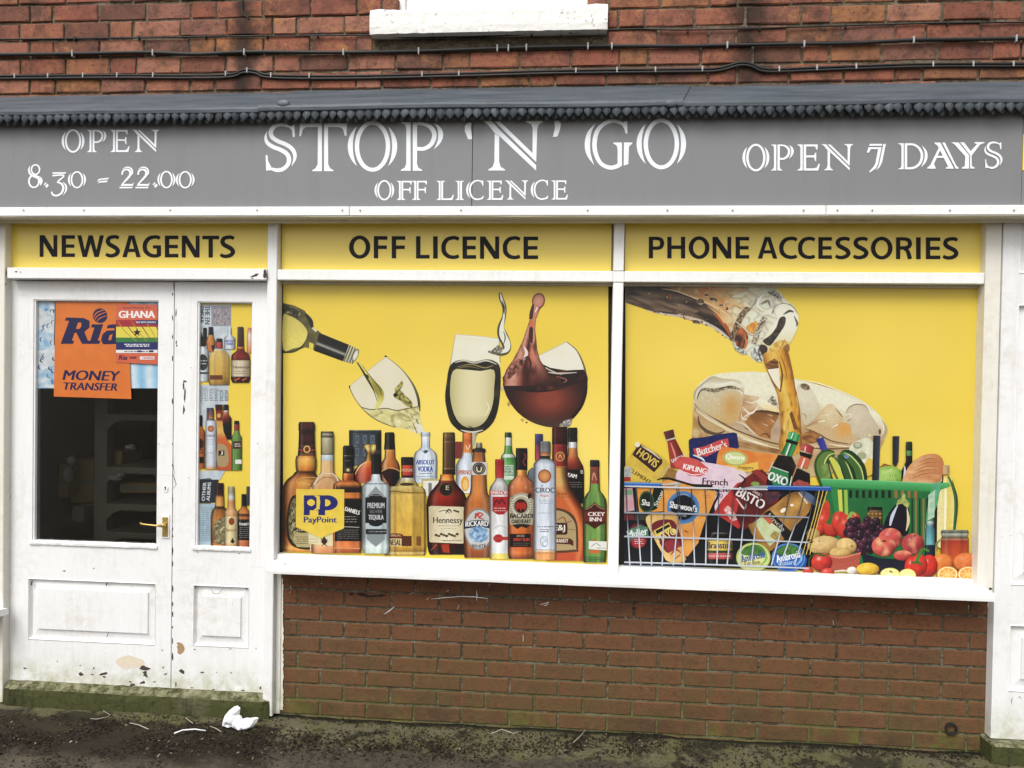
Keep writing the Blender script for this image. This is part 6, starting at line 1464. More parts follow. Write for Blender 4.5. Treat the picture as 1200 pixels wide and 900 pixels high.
# black label whiskey
a.body(408, [(522, 5), (524, 6.2), (555, 6.4), (556, 6.8), (563, 7)], [(522, (44, 40, 40)), (524, (20, 19, 20)), (533.4, (18, 17, 18)), (534, (120, 104, 80)), (534.8, (24, 22, 22)), (554.6, (26, 24, 24)), (555, (206, 120, 56)), (559, (176, 84, 34)), (563, (150, 66, 28))], ((-1, .55), (-.5, 1.5), (0, .9), (1, .5)))
a.ell(407.8, 550.8, 2, 1.8, (206, 180, 120)); a.ring(407.8, 550.8, 3.8, 3.4, .5, .5, (96, 84, 66)); a.scribble(403, 539, 412, 541, (110, 106, 100), 1, .6, 2)
a.body(407, [(563, 8), (566, 15), (568, 16.6), (640, 16.6), (648, 16)], [(563, (150, 66, 28)), (567, (222, 130, 54)), (572, (40, 26, 20)), (577, (30, 24, 24)), (577.4, (206, 112, 46)), (583, (222, 130, 56)), (584, (150, 70, 30)), (585, (26, 24, 26)), (634, (22, 21, 23)), (634.4, (206, 110, 60)), (640, (222, 122, 62)), (648, (150, 70, 36))], ((-1, .6), (-.9, .95), (0, 1.05), (.85, .9), (.95, .5), (1, .4)))
a.line([(393, 568), (392, 600), (391.5, 646)], 1, (206, 120, 56)); a.text('DANIELS', 413, 598.6, 18, 5, (232, 228, 220), .8, rot=16); a.scribble(402, 604, 418, 613, (150, 146, 140), 3, .7, 22); a.line([(398, 617), (421, 618)], .7, (180, 176, 170)); a.scribble(397, 620, 420, 632, (120, 116, 112), 5, .6, 24); a.line([(392, 642), (422, 642.6)], 1, (236, 160, 100)); a.end('printed_bottle', 'square whiskey bottle with a black label')
# clear tequila
a.body(440.4, [(531.6, 4.8), (533.6, 5.4), (555.6, 5.2), (556, 5), (563, 6.4), (566, 12), (568, 15.4), (572, 16), (640, 16), (648.6, 15)], [(531, (46, 46, 50)), (534, (16, 16, 18)), (555.6, (24, 24, 26)), (556, (206, 214, 220)), (566, (190, 202, 208)), (567, (90, 100, 106)), (568, (196, 208, 212)), (600, (176, 190, 194)), (630, (166, 180, 182)), (640, (206, 218, 216)), (648.6, (176, 196, 186))], ((-1, .55), (-.9, 1.0), (-.82, .72), (-.7, .98), (0, 1.08), (.7, .98), (.86, .72), (.93, 1.0), (1, .6)), nu=20)
a.poly([(428, 584), (440.4, 570), (453, 584), (453, 592), (428, 592)], (140, 146, 150)); a.poly([(430, 622), (451, 622), (451, 632), (440.4, 641), (430, 632)], (132, 140, 144)); a.rect(428, 583, 453, 613, (30, 31, 35)); a.ell(440.4, 584, 8.6, 5, (30, 31, 35)); a.ell(440.4, 612, 8.6, 5, (30, 31, 35)); a.text('PREMIUM', 440.6, 592.4, 20, 6.4, (196, 198, 200), .6); a.text('SILVER', 440.6, 599.4, 15, 4, (120, 124, 128), .4); a.text('TEQUILA', 440.6, 606.6, 18, 6.6, (206, 208, 210), .6); a.rect(428.5, 620, 453, 626, (40, 42, 47)); a.scribble(430, 621.4, 452, 624.6, (150, 154, 158), 1, 1, 15); a.scribble(434, 579.4, 447, 582, (150, 154, 158), 1, .7, 12); a.end('printed_bottle', 'clear tequila bottle with a black label')

# ---- pay sticker on the window
pp = thing('window_sticker', 'yellow shield sticker reading PayPoint over the bottle picture', 'sticker', at(375, 600, .01))
p_ = Art(.0185-A_.k*A_.EPS-.0006, pp)
p_.poly([(347, 573), (403.4, 573.4), (403.2, 619), (376, 630.6), (346.8, 617.6)], lambda x, y: (236, 200, 64), 0, 6); p_.end('sticker_sheet')
NV = (38, 44, 118)
p_.rect(356, 580.4, 363, 603.8, NV); p_.poly([(356, 580.4), (381, 580.4), (381, 603.8), (373, 603.8), (373, 598), (363, 598), (363, 580.6)], NV); p_.ell(371, 589, 7.4, 8.4, (236, 200, 64), a0=-90, a1=90); p_.rect(363.6, 585, 366, 593, (236, 200, 64)); p_.ell(364.5, 589, 4.6, 3.8, (236, 200, 64))
p_.rect(374.6, 580.4, 381, 603.8, NV); p_.ell(383.5, 589.2, 12.4, 8.8, NV, a0=-90, a1=90); p_.rect(380, 580.4, 384, 598, NV); p_.ell(382, 589.2, 5.4, 4, (236, 200, 64), a0=-90, a1=90); p_.rect(381, 585.2, 382.4, 593.2, (236, 200, 64)); p_.line([(368.5, 580.6), (373, 584), (374, 589.5), (372, 595), (368, 598)], [1.2, 2.2, 2.4, 2.2, 1.2], (236, 200, 64))
p_.text('PayPoint', 375.4, 610, 39, 9.2, NV, 1.2); p_.end('lettering')
# ================================================================== right window: drinks and groceries graphic
random.seed(33)
wg2 = thing('window_graphic', 'yellow printed vinyl of pouring drink and grocery baskets filling the right shop window', 'window graphic', (1, .019, zglass))
a = Art(.0185, wg2)
background(a, 733, 333, 1145.5, 684, [(830, 430, 120, 60, .35), (1060, 430, 140, 90, .3), (1080, 530, 90, 60, .35)])
def mott(c1, c2, s_=.15, seed=0, k_=.5): return lambda x, y: lerp(c1, c2, max(0, min(1, .5+k_*1.6*pn(x, y, s_, seed))))
def zm(ox, oy, sc): return lambda pts: [(ox+x/sc, oy+y/sc) for x, y in pts]
def along(c1, c2, ang, s_, seed, st=3.0, k_=.8):
    """mottling drawn out along a direction (degrees)"""
    c_, q_ = math.cos(R(ang)), math.sin(R(ang))
    return lambda x, y: lerp(c1, c2, max(0, min(1, .5+k_*1.5*pn((x*c_+y*q_)/st, -x*q_+y*c_, s_, seed))))
# ---- wet bottle neck pouring, top left
a.grain = 0
bt = [(733.2, 334), (905, 336), (914, 342), (921, 352), (930, 358), (935, 368), (934.5, 384), (927, 398), (919, 406), (908, 408), (900, 414), (893, 424), (884, 423), (876, 415), (866, 410), (858, 402), (852, 395), (842, 387), (830, 382), (814, 377.5), (800, 373), (780, 368), (762, 364), (745, 358), (733.2, 354)]
zA, zB2 = zm(730, 332, 9.23), zm(840, 332, 8.333)
def btc(x, y):
    c = stops(x + (y-360)*.35, [(735, (120, 96, 66)), (790, (160, 120, 76)), (820, (196, 146, 88)), (845, (214, 164, 100)), (862, (222, 198, 148)), (880, (222, 222, 192)), (935, (230, 228, 204))])
    n1 = pn((x+y)*.5, (y-x)*.8, .09, 4); c = lerp(c, (206, 120, 50), max(0, min(1, n1*1.7-.1))*(.75 if 805 < x < 872 else .15))
    n2 = pn(x*.9, y*.9, .16, 9); c = lerp(c, (246, 240, 214), max(0, min(1, n2*1.6-.25))*.6)
    rg = 1-abs(pn(x*.8+y*.3, y-x*.3, .10, 21)); return lerp(c, (120, 110, 90), max(0, (rg-.86)*5)*.55*(x > 850))
a.poly(bt, btc, 0, 1.3)
a.poly(zA([(30, 20), (450, 20), (580, 90), (700, 130), (800, 185), (900, 235), (1000, 320), (1110, 440), (1185, 560), (1140, 605), (1000, 480), (860, 395), (700, 352), (400, 322), (250, 285), (30, 212)]), along((46, 32, 24), (112, 88, 62), 20, .16, 3, 4), 0, 1.3)
a.poly(zA([(60, 130), (250, 150), (480, 200), (700, 240), (820, 300), (700, 330), (420, 300), (200, 260), (60, 200)]), along((74, 56, 42), (128, 104, 80), 18, .3, 7, 6), 4, 1.3)
a.line(zA([(420, 60), (560, 80), (760, 150), (900, 205), (1060, 290), (1190, 390)]), [.4, 1.4, 1.8, 1.6, 1.8, 1.2], (228, 190, 138)); a.line(zA([(560, 100), (760, 170), (900, 230), (1050, 320)]), [.4, 1, 1, .4], (34, 24, 20))
a.line(zA([(985, 330), (1060, 400), (1120, 480), (1160, 560)]), [1, 4, 4.4, 2], along((222, 126, 54), (150, 66, 28), 45, .3, 6, 2)(850, 380)); a.line(zA([(1040, 350), (1100, 430)]), [1, 2], (240, 170, 110)); a.line(zA([(500, 110), (520, 150), (505, 180)]), [1, 2.4, 1], (150, 76, 44))
a.line(zA([(250, 292), (400, 326), (620, 356), (760, 384), (900, 430), (1040, 510), (1150, 600)]), [.6, 1.6, 2.2, 2.6, 2.8, 3, 2], (196, 182, 170)); rr = random.Random(12)
for _ in range(34):
    t = rr.random(); q = zA([(rr.gauss(0, 14)+250+t*880, float(np.interp(250+t*880, [250, 620, 900, 1150], [296, 358, 432, 600]))+rr.gauss(0, 12))])[0]; s_ = rr.uniform(.3, 1.1); a.ell(q[0], q[1], s_*1.5, s_, rr.choice([(74, 58, 48), (104, 88, 78), (226, 218, 208), (232, 226, 218)]), n=8, rings=1, rot=25)
def drop(x, y, rx, ry, rot=0):
    a.ell(x, y, rx, ry, [(0, (130, 100, 70)), (.6, (84, 62, 42)), (.85, (40, 28, 20)), (1, (206, 170, 120))], n=14, rot=rot); a.line([(x-rx*.5, y+ry*.62), (x+rx*.1, y+ry*.85), (x+rx*.6, y+ry*.5)], [.2, .7, .2], (242, 224, 190))
for q in ((821, 353.4, 4.6, 3.4), (836, 351, 5.4, 2.2), (769, 365.4, 4.4, 1.8), (796, 366.6, 4.4, 2.2), (816, 377.4, 4.8, 2.4), (845, 358, 2.4, 1.4), (852, 362, 1.6, 2.4), (828, 346, 2.6, 1.6)): drop(*q, 14)
for _ in range(60):
    x = rr.uniform(745, 900); y = rr.uniform(338, 356+(x-745)*.36); s_ = rr.uniform(.25, .8); a.ell(x, y, s_, s_*.8, rr.choice([(236, 216, 176), (52, 36, 26), (190, 140, 90)]) if x < 860 else rr.choice([(250, 248, 236), (120, 112, 94), (176, 170, 150)]), n=7, rings=1)
for pth, w_, c1, c2 in (([(310, 235), (245, 310), (205, 390), (172, 480), (150, 560)], 6.4, (74, 56, 42), (176, 146, 108)), ([(470, 330), (420, 420), (390, 500), (360, 590)], 6, (120, 104, 84), (214, 204, 176))):
    P_ = zB2(pth); L_1 = catmull(P_, 5)
    pl_ = [(x-w_*.5, y-w_*.18) for x, y in L_1] + [(x+w_*.5, y+w_*.18) for x, y in L_1[::-1]]; a.poly(pl_, mott(c1, c2, .42, 3, .9), 0, .9)
a.poly(zB2([(290, 420), (380, 370), (400, 400), (350, 500), (310, 480)]), along((232, 176, 72), (206, 120, 40), 120, .3, 2, 2), 4, 1.1); a.poly(zB2([(180, 520), (230, 430), (300, 500), (290, 600), (240, 640), (190, 600)]), along((66, 42, 32), (196, 104, 46), 120, .24, 5, 2.5, 1), 4, 1.1); a.line(zB2([(275, 520), (290, 580), (270, 640)]), [1, 3, 1], (222, 120, 50))
a.line(zB2([(180, 370), (260, 430), (320, 490), (380, 500)]), [.6, 1.4, 1.4, .6], (226, 206, 170))
a.poly(zB2([(150, 575), (190, 610), (260, 650), (300, 690), (250, 695), (180, 650)]), mott((226, 228, 218), (96, 98, 92), .5, 4, .8), 0, 1); a.poly(zB2([(335, 650), (420, 590), (440, 640), (445, 770), (395, 765), (335, 710)]), mott((232, 234, 220), (120, 122, 112), .35, 8, .8), 0, 1.1); a.line(zB2([(425, 600), (410, 680), (440, 765)]), [.6, 1.6, .8], (70, 66, 56))
a.poly(catmull(zB2([(560, 250), (640, 205), (720, 215), (780, 270), (798, 340), (785, 440), (740, 540), (690, 610), (600, 690), (500, 730), (450, 690), (440, 590), (480, 500), (540, 420), (590, 350)]), 3, True), lambda x, y: lerp((236, 234, 208), (226, 214, 160), max(0, min(1, (y-385)/20))), 0, 1.4)
a.poly(catmull(zB2([(610, 345), (650, 322), (674, 345), (662, 412), (612, 492), (562, 562), (512, 612), (448, 562), (520, 508), (580, 430)]), 3, True), mott((44, 36, 30), (86, 76, 66), .3, 4), 0, 1.2); a.poly(zB2([(430, 600), (485, 612), (495, 660), (455, 705), (424, 665)]), (70, 52, 40), 4); a.line(zB2([(440, 570), (520, 640)]), 1, (222, 206, 160))
a.poly(zB2([(520, 620), (610, 560), (690, 570), (705, 640), (590, 690), (500, 720)]), along((236, 206, 110), (206, 150, 52), 60, .25, 3, 2), 4, 1.2); a.poly(zB2([(620, 660), (690, 590), (710, 650), (650, 690)]), (150, 108, 60), 4); a.line(zB2([(590, 690), (640, 600), (670, 540)]), [.5, 1.2, .4], (176, 120, 40))
a.poly(zB2([(490, 85), (560, 72), (612, 100), (640, 175), (570, 130)]), mott((74, 74, 76), (196, 192, 176), .4, 3, .8), 0, 1); a.line(zB2([(650, 305), (710, 270), (752, 282)]), [1, 3, 1], (84, 78, 68)); a.line(zB2([(755, 320), (785, 390), (775, 420)]), [1, 2.6, 1], (110, 104, 92)); a.line(zB2([(540, 290), (580, 230), (660, 200), (740, 225), (790, 300)]), [1, 3, 1.6, 1.4, .8], (146, 140, 122)); a.line(zB2([(555, 260), (610, 215), (690, 205)]), [.5, 1.4, .5], (250, 250, 240)); a.line(zB2([(430, 200), (500, 170), (520, 220)]), [1, 3, 1.4], (130, 126, 112)); a.line(zB2([(390, 130), (370, 190), (330, 240)]), [.8, 2, .8], (160, 154, 136)); a.line(zB2([(470, 100), (420, 150), (400, 220), (440, 270)]), [.6, 2.6, 2, .6], (244, 242, 228)); a.line(zB2([(400, 440), (440, 390), (470, 360)]), [.6, 1.6, .6], (66, 56, 46))
a.line(zB2([(300, 80), (230, 120), (150, 130)]), [1, 5, 1], (226, 222, 190)); a.line(zB2([(120, 250), (170, 200), (240, 240)]), [.6, 3, .8], (228, 178, 116))
a.end('printed_bottle', 'wet brown bottle neck tipped to pour')
# ---- tumbler of ice
z1, z2_ = zm(805, 430, 8.18), zm(900, 430, 8.18)
gl_ = catmull([(812, 530), (812, 490), (812.6, 466), (818, 452), (832, 441), (850, 437), (893, 436), (932, 444), (962, 452), (990, 461), (1012, 472), (1028, 484), (1037, 497), (1038, 510), (1032, 525), (1020, 540), (940, 560), (830, 552)], 4, True)
def glc(x, y):
    t = max(0, min(1, (y-(462 if x < 930 else 462+(x-930)*.28))/26)); n_ = pn(x*.7, y*1.2, .05, 3)
    return lerp((236, 231, 199), lerp((208, 178, 132), (186, 146, 96), max(0, min(1, .5+n_))), t)
a.poly(gl_, glc, 0, 2)
a.poly(z1([(50, 700), (55, 480), (75, 370), (110, 470), (130, 560), (210, 630), (200, 700)]), along((206, 176, 124), (176, 130, 70), 70, .2, 3, 2), 0, 1.6); a.poly(z1([(545, 262), (690, 285), (700, 330), (645, 430), (560, 520), (490, 520), (520, 400)]), along((216, 188, 146), (186, 142, 96), -40, .14, 5, 2), 0, 1.6)
a.poly(z1([(700, 300), (800, 330), (884, 420), (884, 445), (720, 392), (660, 330)]), lambda x, y: lerp((240, 234, 206), (240, 212, 130), max(0, min(1, (y-470)/14))), 0, 1.6)
a.poly(z1([(550, 525), (650, 418), (720, 412), (885, 436), (865, 505), (805, 600), (805, 695), (690, 665), (600, 580)]), lambda x, y: lerp(lerp((106, 68, 40), (182, 124, 66), max(0, min(1, (y-481)/12))), (140, 86, 42), max(0, min(1, .3+.9*pn((x+y)*.3, (y-x)*.9, .12, 6)))), 0, 1.4); a.line(z1([(650, 424), (760, 424), (820, 436), (885, 456)]), [.6, 1.8, 1.6, 2], (66, 42, 26)); a.line(z1([(720, 540), (780, 565)]), [.2, .6], (236, 216, 180)); a.line(z1([(800, 500), (835, 530)]), [.2, .8], (236, 216, 180)); a.line(z1([(770, 455), (820, 470)]), [.5, 1.6], (206, 170, 130)); a.line(z1([(700, 660), (760, 640), (800, 690)]), [.4, 1.6, .6], (96, 58, 30))
a.poly(z1([(862, 500), (905, 520), (935, 640), (925, 735), (800, 695), (812, 600)]), mott((200, 172, 142), (176, 146, 114), .1, 4), 0, 1.6)
a.poly(z1([(420, 575), (470, 526), (550, 552), (605, 600), (645, 642), (690, 672), (560, 645)]), mott((206, 184, 150), (180, 152, 116), .12, 4), 0, 1.6); a.line(z1([(470, 526), (550, 552), (605, 600), (680, 665)]), [.4, 1, 1, .4], (240, 226, 196)); a.line(z1([(540, 575), (590, 600)]), [.4, 1.2], (96, 70, 46))
for pth, w_ in (([(530, 380), (590, 440), (640, 432), (700, 345)], 2), ([(520, 440), (530, 492), (575, 505)], 1.4), ([(560, 330), (620, 345), (660, 330)], 1.4), ([(520, 520), (560, 470), (620, 440)], 1)): a.line(z1(pth), [.3, w_, w_, .3][:len(pth)], (240, 230, 208))
a.poly(z1([(770, 330), (820, 270), (850, 310), (870, 360), (830, 375), (800, 350)]), mott((86, 78, 62), (216, 206, 180), .5, 3, .9), 0, 1)
def cubec(x, y):
    u, v = (x-805)*8.18, (y-430)*8.18
    c = stops(v, [(90, (190, 176, 140)), (120, (196, 182, 150)), (150, (216, 206, 176)), (185, (232, 226, 200)), (205, (206, 196, 166)), (260, (206, 192, 152)), (400, (204, 184, 138)), (540, (206, 172, 110))])
    g_ = math.exp(-((u-430)/95)**2-((v-380)/130)**2); c = lerp(c, (208, 150, 76), g_*(v > 225)*.9); n_ = pn(x, y, .5, 5)*.05; return tuple(q*(1+n_) for q in c)
a.poly(catmull(z1([(82, 350), (60, 290), (75, 220), (150, 150), (240, 88), (330, 108), (430, 118), (500, 130), (540, 170), (550, 235), (530, 330), (500, 470), (468, 515), (400, 545), (330, 520), (200, 450), (110, 392)]), 3, True), cubec, 0, 1.4)
bnd = catmull(z1([(100, 300), (118, 240), (170, 212), (260, 222), (340, 205), (410, 190), (475, 200), (532, 240)]), 5); bw = np.interp(np.linspace(0, 1, len(bnd)), [0, .2, .45, .7, 1], [.8, 2.2, 3.8, 3.6, 2.2])
a.poly([(x, y-w_*.4) for (x, y), w_ in zip(bnd, bw)] + [(x, y+w_*.8) for (x, y), w_ in list(zip(bnd, bw))[::-1]], mott((92, 78, 58), (196, 180, 146), .42, 9, .8), 0, 1); a.line(z1([(180, 205), (280, 212), (400, 186), (470, 194)]), [.3, .8, 1, .4], (74, 62, 46)); a.line(z1([(470, 215), (525, 245), (520, 270)]), [.5, 1.6, .6], (240, 232, 210))
a.line(z1([(68, 310), (85, 235), (150, 165), (235, 105)]), [1, 2.4, 2, .6], (176, 164, 140)); a.line(z1([(98, 315), (112, 262), (140, 215)]), [.4, 1.4, .5], (84, 68, 48)); a.line(z1([(84, 300), (100, 230), (145, 185)]), [.4, 1, .3], (240, 234, 216)); a.line(z1([(230, 160), (330, 170), (440, 150), (500, 180)]), [.6, 3, 2.6, 1], (234, 228, 204))
for u, v in ((150, 300), (205, 325), (240, 270), (310, 350), (300, 315), (190, 260), (270, 300)): q = z1([(u, v)])[0]; a.ell(q[0], q[1], 1, .6, (234, 226, 196), n=7, rings=1)
a.line(z1([(90, 415), (200, 495), (330, 565), (470, 642), (640, 715), (800, 772), (930, 800)]), [1, 3, 3.4, 3.6, 3.6, 3.2, 2.4], (224, 206, 160)); a.line(z1([(70, 345), (110, 402), (220, 478), (340, 538), (440, 592), (560, 640), (700, 692), (840, 732), (950, 748)]), [.6, 1.4, 1.4, 1.6, 1.4, 1.4, 1.6, 1.4, 1], (112, 86, 52)); a.line(z1([(85, 385), (200, 470), (330, 545)]), [.3, .8, .3], (246, 236, 204)); a.line(z1([(520, 690), (680, 725), (780, 750)]), [.3, 1, .3], (250, 244, 220))
a.line(z1([(108, 470), (125, 555), (195, 618), (290, 642), (365, 612)]), [1, 3, 4, 3, 1], (98, 80, 52)); a.line(z1([(135, 520), (190, 585), (270, 615)]), [.4, 1.4, .5], (196, 170, 116)); a.poly(z1([(480, 705), (700, 748), (930, 800), (930, 840), (640, 790), (500, 765)]), along((190, 148, 94), (140, 96, 54), 18, .2, 3, 3), 0, 1.6)
# right half
def soft(pts, c_in, c_out, cx, cy, r_, res=1.6, seed=0):
    q = z2_([(cx, cy)])[0]; rr_ = r_/8.18
    a.poly(catmull(z2_(pts), 3, True), lambda x, y: lerp(c_in, c_out, max(0, min(1, math.hypot(x-q[0], y-q[1])/rr_ + .25*pn(x, y, .12, seed)))), 0, res)
soft([(278, 195), (330, 160), (400, 200), (440, 250), (475, 320), (500, 390), (470, 470), (370, 560), (335, 530), (322, 440), (300, 300)], (226, 218, 190), (204, 188, 152), 360, 280, 260)
soft([(490, 480), (540, 390), (600, 352), (660, 400), (712, 470), (690, 535), (600, 585), (480, 545)], (226, 206, 162), (206, 178, 130), 600, 440, 150, seed=3)
soft([(350, 595), (480, 545), (600, 580), (700, 530), (800, 560), (870, 690), (780, 735), (640, 715), (500, 650), (420, 610)], (226, 158, 66), (208, 174, 126), 735, 590, 130, seed=5)
soft([(745, 440), (780, 384), (850, 357), (930, 372), (975, 440), (1040, 540), (1072, 600), (1020, 665), (900, 692), (810, 650), (790, 545)], (216, 202, 172), (198, 180, 148), 850, 460, 240, seed=7)
a.line(z2_([(745, 440), (780, 384), (850, 357), (930, 372), (970, 430)]), [.4, 1, 1.2, .9, .3], (140, 120, 92)); a.line(z2_([(740, 470), (780, 450), (800, 470), (750, 500)]), [.4, 1.4, 1.2, .4], (236, 226, 200)); a.line(z2_([(760, 520), (790, 500)]), [.4, 1], (130, 104, 74)); a.line(z2_([(650, 398), (690, 450), (718, 482)]), [.3, 1.4, .6], (150, 112, 66)); a.line(z2_([(480, 470), (530, 410), (545, 392)]), [.3, 1.6, .4], (226, 176, 116)); a.line(z2_([(470, 530), (545, 515)]), [.3, 1.4], (250, 246, 232)); a.line(z2_([(605, 585), (668, 552)]), [.3, 1.6], (250, 246, 232)); a.line(z2_([(510, 470), (590, 455)]), [.2, .8], (244, 236, 210))
a.line(z2_([(352, 590), (420, 612), (510, 655), (600, 705), (770, 738)]), [.6, 1.2, 1.4, 1, .6], (116, 76, 42)); a.line(z2_([(355, 575), (440, 535), (520, 500)]), [.4, 1, .3], (176, 136, 90)); a.line(z2_([(325, 445), (362, 465), (360, 500)]), [.4, 1, .4], (150, 118, 84))
a.poly(z2_([(330, 640), (400, 612), (500, 650), (470, 725), (325, 745)]), along((190, 130, 66), (122, 76, 38), 20, .24, 4, 2), 0, 1.4); q = z2_([(357, 190)])[0]; a.ell(q[0], q[1], 6, 3.6, mott((84, 66, 48), (176, 150, 120), .5, 2, .8), rot=22, n=18)
a.line(z2_([(560, 735), (680, 755), (800, 765)]), [.6, 2, .8], (238, 220, 186)); a.line(z2_([(430, 778), (600, 785), (800, 778)]), [.6, 1.4, .6], (112, 76, 46)); a.line(z2_([(440, 760), (520, 770)]), [.6, 2], (226, 206, 170)); a.line(z2_([(1080, 500), (1130, 575), (1125, 640), (1095, 680)]), [.6, 2.2, 2.4, 1], (176, 164, 142)); a.line(z2_([(1060, 480), (1105, 560), (1100, 640)]), [.4, 1.6, .6], (244, 240, 222)); a.line(z2_([(265, 120), (480, 155), (700, 235), (900, 330), (1050, 440)]), [.3, 1, 1, 1, .4], (246, 242, 222)); q = z2_([(1072, 620)])[0]; a.ell(q[0], q[1], 1.5, 3.4, (104, 80, 50), n=10, rings=1); q = z2_([(975, 655)])[0]; a.ell(q[0], q[1], 1.6, 1.4, (244, 216, 150), n=8, rings=1)
a.end('printed_glass', 'tumbler of ice and amber drink')
st_ = catmull([(894, 416), (906, 412), (921, 408), (925, 424), (930, 446), (936, 470), (938.5, 496), (938, 530), (914, 530), (915, 500), (913, 478), (910, 460), (901, 440)], 3, True)
def stc(x, y):
    l = np.interp(y, [410, 440, 470, 500, 530], [893, 901, 912, 915, 914]); u = (x-l)/max(6, np.interp(y, [410, 440, 470, 530], [27, 28, 24, 24]))
    c = stops(u, [(0, (176, 116, 40)), (.2, (222, 166, 60)), (.45, (236, 192, 84)), (.7, (226, 160, 44)), (.9, (206, 136, 36)), (1, (140, 88, 30))]); n_ = pn(x*1.6, y*.4, .12, 3); m_ = pn(x*2, y*.6, .16, 8)
    c = lerp(c, (104, 62, 22), max(0, min(1, m_*1.7-.2))*(.9 if y > 470 else .5)); return lerp(c, (252, 226, 130), max(0, min(1, n_*1.6-.3)))
a.poly(st_, stc, 0, 1.3); a.poly(zB2([(470, 790), (560, 735), (600, 760), (605, 830), (500, 842)]), along((92, 56, 32), (150, 98, 54), 5, .4, 3, 3), 0, 1.2); a.poly(zB2([(495, 842), (605, 828), (612, 900), (618, 1040), (575, 990), (530, 920)]), (238, 232, 202)); a.line(zB2([(495, 850), (560, 980), (620, 1060)]), [.5, 1, .8], (116, 76, 36)); a.line(zB2([(610, 760), (640, 900), (620, 1060)]), [1, 2, 1.4], (110, 66, 26)); a.line(zB2([(620, 700), (660, 800), (690, 940)]), [.6, 1, .4], (120, 80, 36)); a.line(zB2([(700, 680), (720, 780), (750, 930), (770, 1100)]), [.5, 1.2, 1.2, .6], (150, 92, 30)); a.poly(z2_([(205, 450), (230, 420), (265, 520), (290, 600), (250, 600)]), mott((96, 58, 26), (140, 88, 40), .3, 3), 0, 1.2)
a.end('printed_stream', 'stream of amber drink')

def sph(cx, cy, rx, ry, base, dark=None, hi=.55, seed=0, rot=0, spots=None, res=None):
    """round fruit printed with its own studio light"""
    dark = tuple(v*.8 for v in dark) if dark else tuple(v*.3 for v in base); c_, q_ = math.cos(R(rot)), math.sin(R(rot))
    def f(x, y):
        dx, dy = ((x-cx)*c_+(y-cy)*q_)/rx, (-(x-cx)*q_+(y-cy)*c_)/ry; r_ = min(1, math.hypot(dx, dy))
        lit = -.45*dx-.65*dy+math.sqrt(max(0, 1-r_*r_))*.6
        c = lerp(dark, base, max(0, min(1, .55+.75*lit))); g = math.exp(-(((dx+.3)/.2)**2+((dy+.4)/.16)**2)); c = lerp(c, (255, 246, 236), g*hi)
        n_ = pn(x, y, .22, seed); c = tuple(max(0, min(255, v*(1+.14*n_))) for v in c)
        return lerp(c, spots, max(0, min(1, pn(x, y, .12, seed+4)*1.7))) if spots else c
    a.ell(cx, cy, rx, ry, f, n=20, rings=6, rot=rot)
# ---- back of the left basket
# dark inside of the basket
a.poly([(731.5, 567), (970, 569), (961, 610), (950, 668.6), (731.5, 662)], mott((14, 17, 22), (30, 34, 42), .05, 3), 0, 5); a.end('printed_basket', 'dark inside of the wire basket')
a.poly([(731.5, 548), (741, 529), (752, 519), (778, 536), (788, 548), (790, 567), (731.5, 567)], mott((226, 190, 66), (206, 170, 60), .08, 3), 0, 3)
a.poly([(740.9, 532.8), (746, 524), (750.4, 520.8), (772, 534), (776.4, 539), (776, 543), (766.5, 553.5)], (62, 30, 24)); a.line([(752, 523), (764, 530), (774, 538)], [.8, 2, 1], (206, 196, 176)); a.text('HOVIS', 759.2, 536.6, 28, 9.4, (226, 192, 84), 1.1, rot=36); a.text('CLEMENT', 750, 557.6, 30, 4.6, (52, 44, 30), .6, rot=33); a.ell(747, 521, 3, 3, (236, 226, 200)); a.line([(770, 560), (784, 547), (790, 545)], [1, 2, 1], (196, 170, 120)); a.poly([(776, 560), (784, 548), (794, 552), (796, 566), (776, 566)], mott((176, 130, 66), (130, 90, 44), .3, 4), 0, 2); a.end('printed_bread_bag', 'yellow bread bag with a brown label')
a.poly([(731.5, 549), (735, 546), (740, 548), (741, 556), (738, 560), (731.5, 560)], mott((206, 206, 200), (150, 150, 140), .3, 2), 0, 1.5); a.rect(731.5, 559, 739, 564, (176, 46, 44)); a.end('printed_jar')
a.poly([(777.5, 506), (789, 503), (791, 512), (780.6, 515.4)], lambda x, y: lerp((112, 54, 58), (70, 30, 34), (x-778)/13)); a.line([(781, 516), (791, 513.4)], 1.6, (200, 190, 180))
a.poly([(782, 517), (791.6, 514.5), (801.5, 534), (803, 548), (786, 549), (785, 540)], lambda x, y: lerp((166, 56, 46), (100, 24, 24), max(0, min(1, (x-783-(y-517)*.35)/14))), 0, 2); a.line([(786, 519), (790, 530), (792, 538)], [.8, 2.2, .8], (224, 140, 120)); a.text('SARSONS', 795, 537, 18, 4, (226, 216, 206), .6, rot=-24); a.end('printed_bottle', 'brown sauce bottle')
a.poly([(807, 516), (810, 513.6), (824, 512.4), (842, 509), (860, 506.6), (863.6, 508), (866, 524), (858, 530), (838, 545), (822, 541), (808, 537)], mott((34, 44, 110), (24, 30, 84), .2, 3), 0, 2.5); a.poly([(812, 526), (826, 523), (842, 516), (853, 513.6), (854.6, 523), (842, 528), (828, 535), (815, 534)], (206, 74, 72)); a.text("Butcher's", 834, 525, 36, 9.4, (240, 228, 222), .9, rot=-16); a.line([(812, 533), (822, 537), (826, 541)], [1, 2.4, 1], (220, 220, 226)); a.end('printed_tray', 'navy tray with a red ribbon')
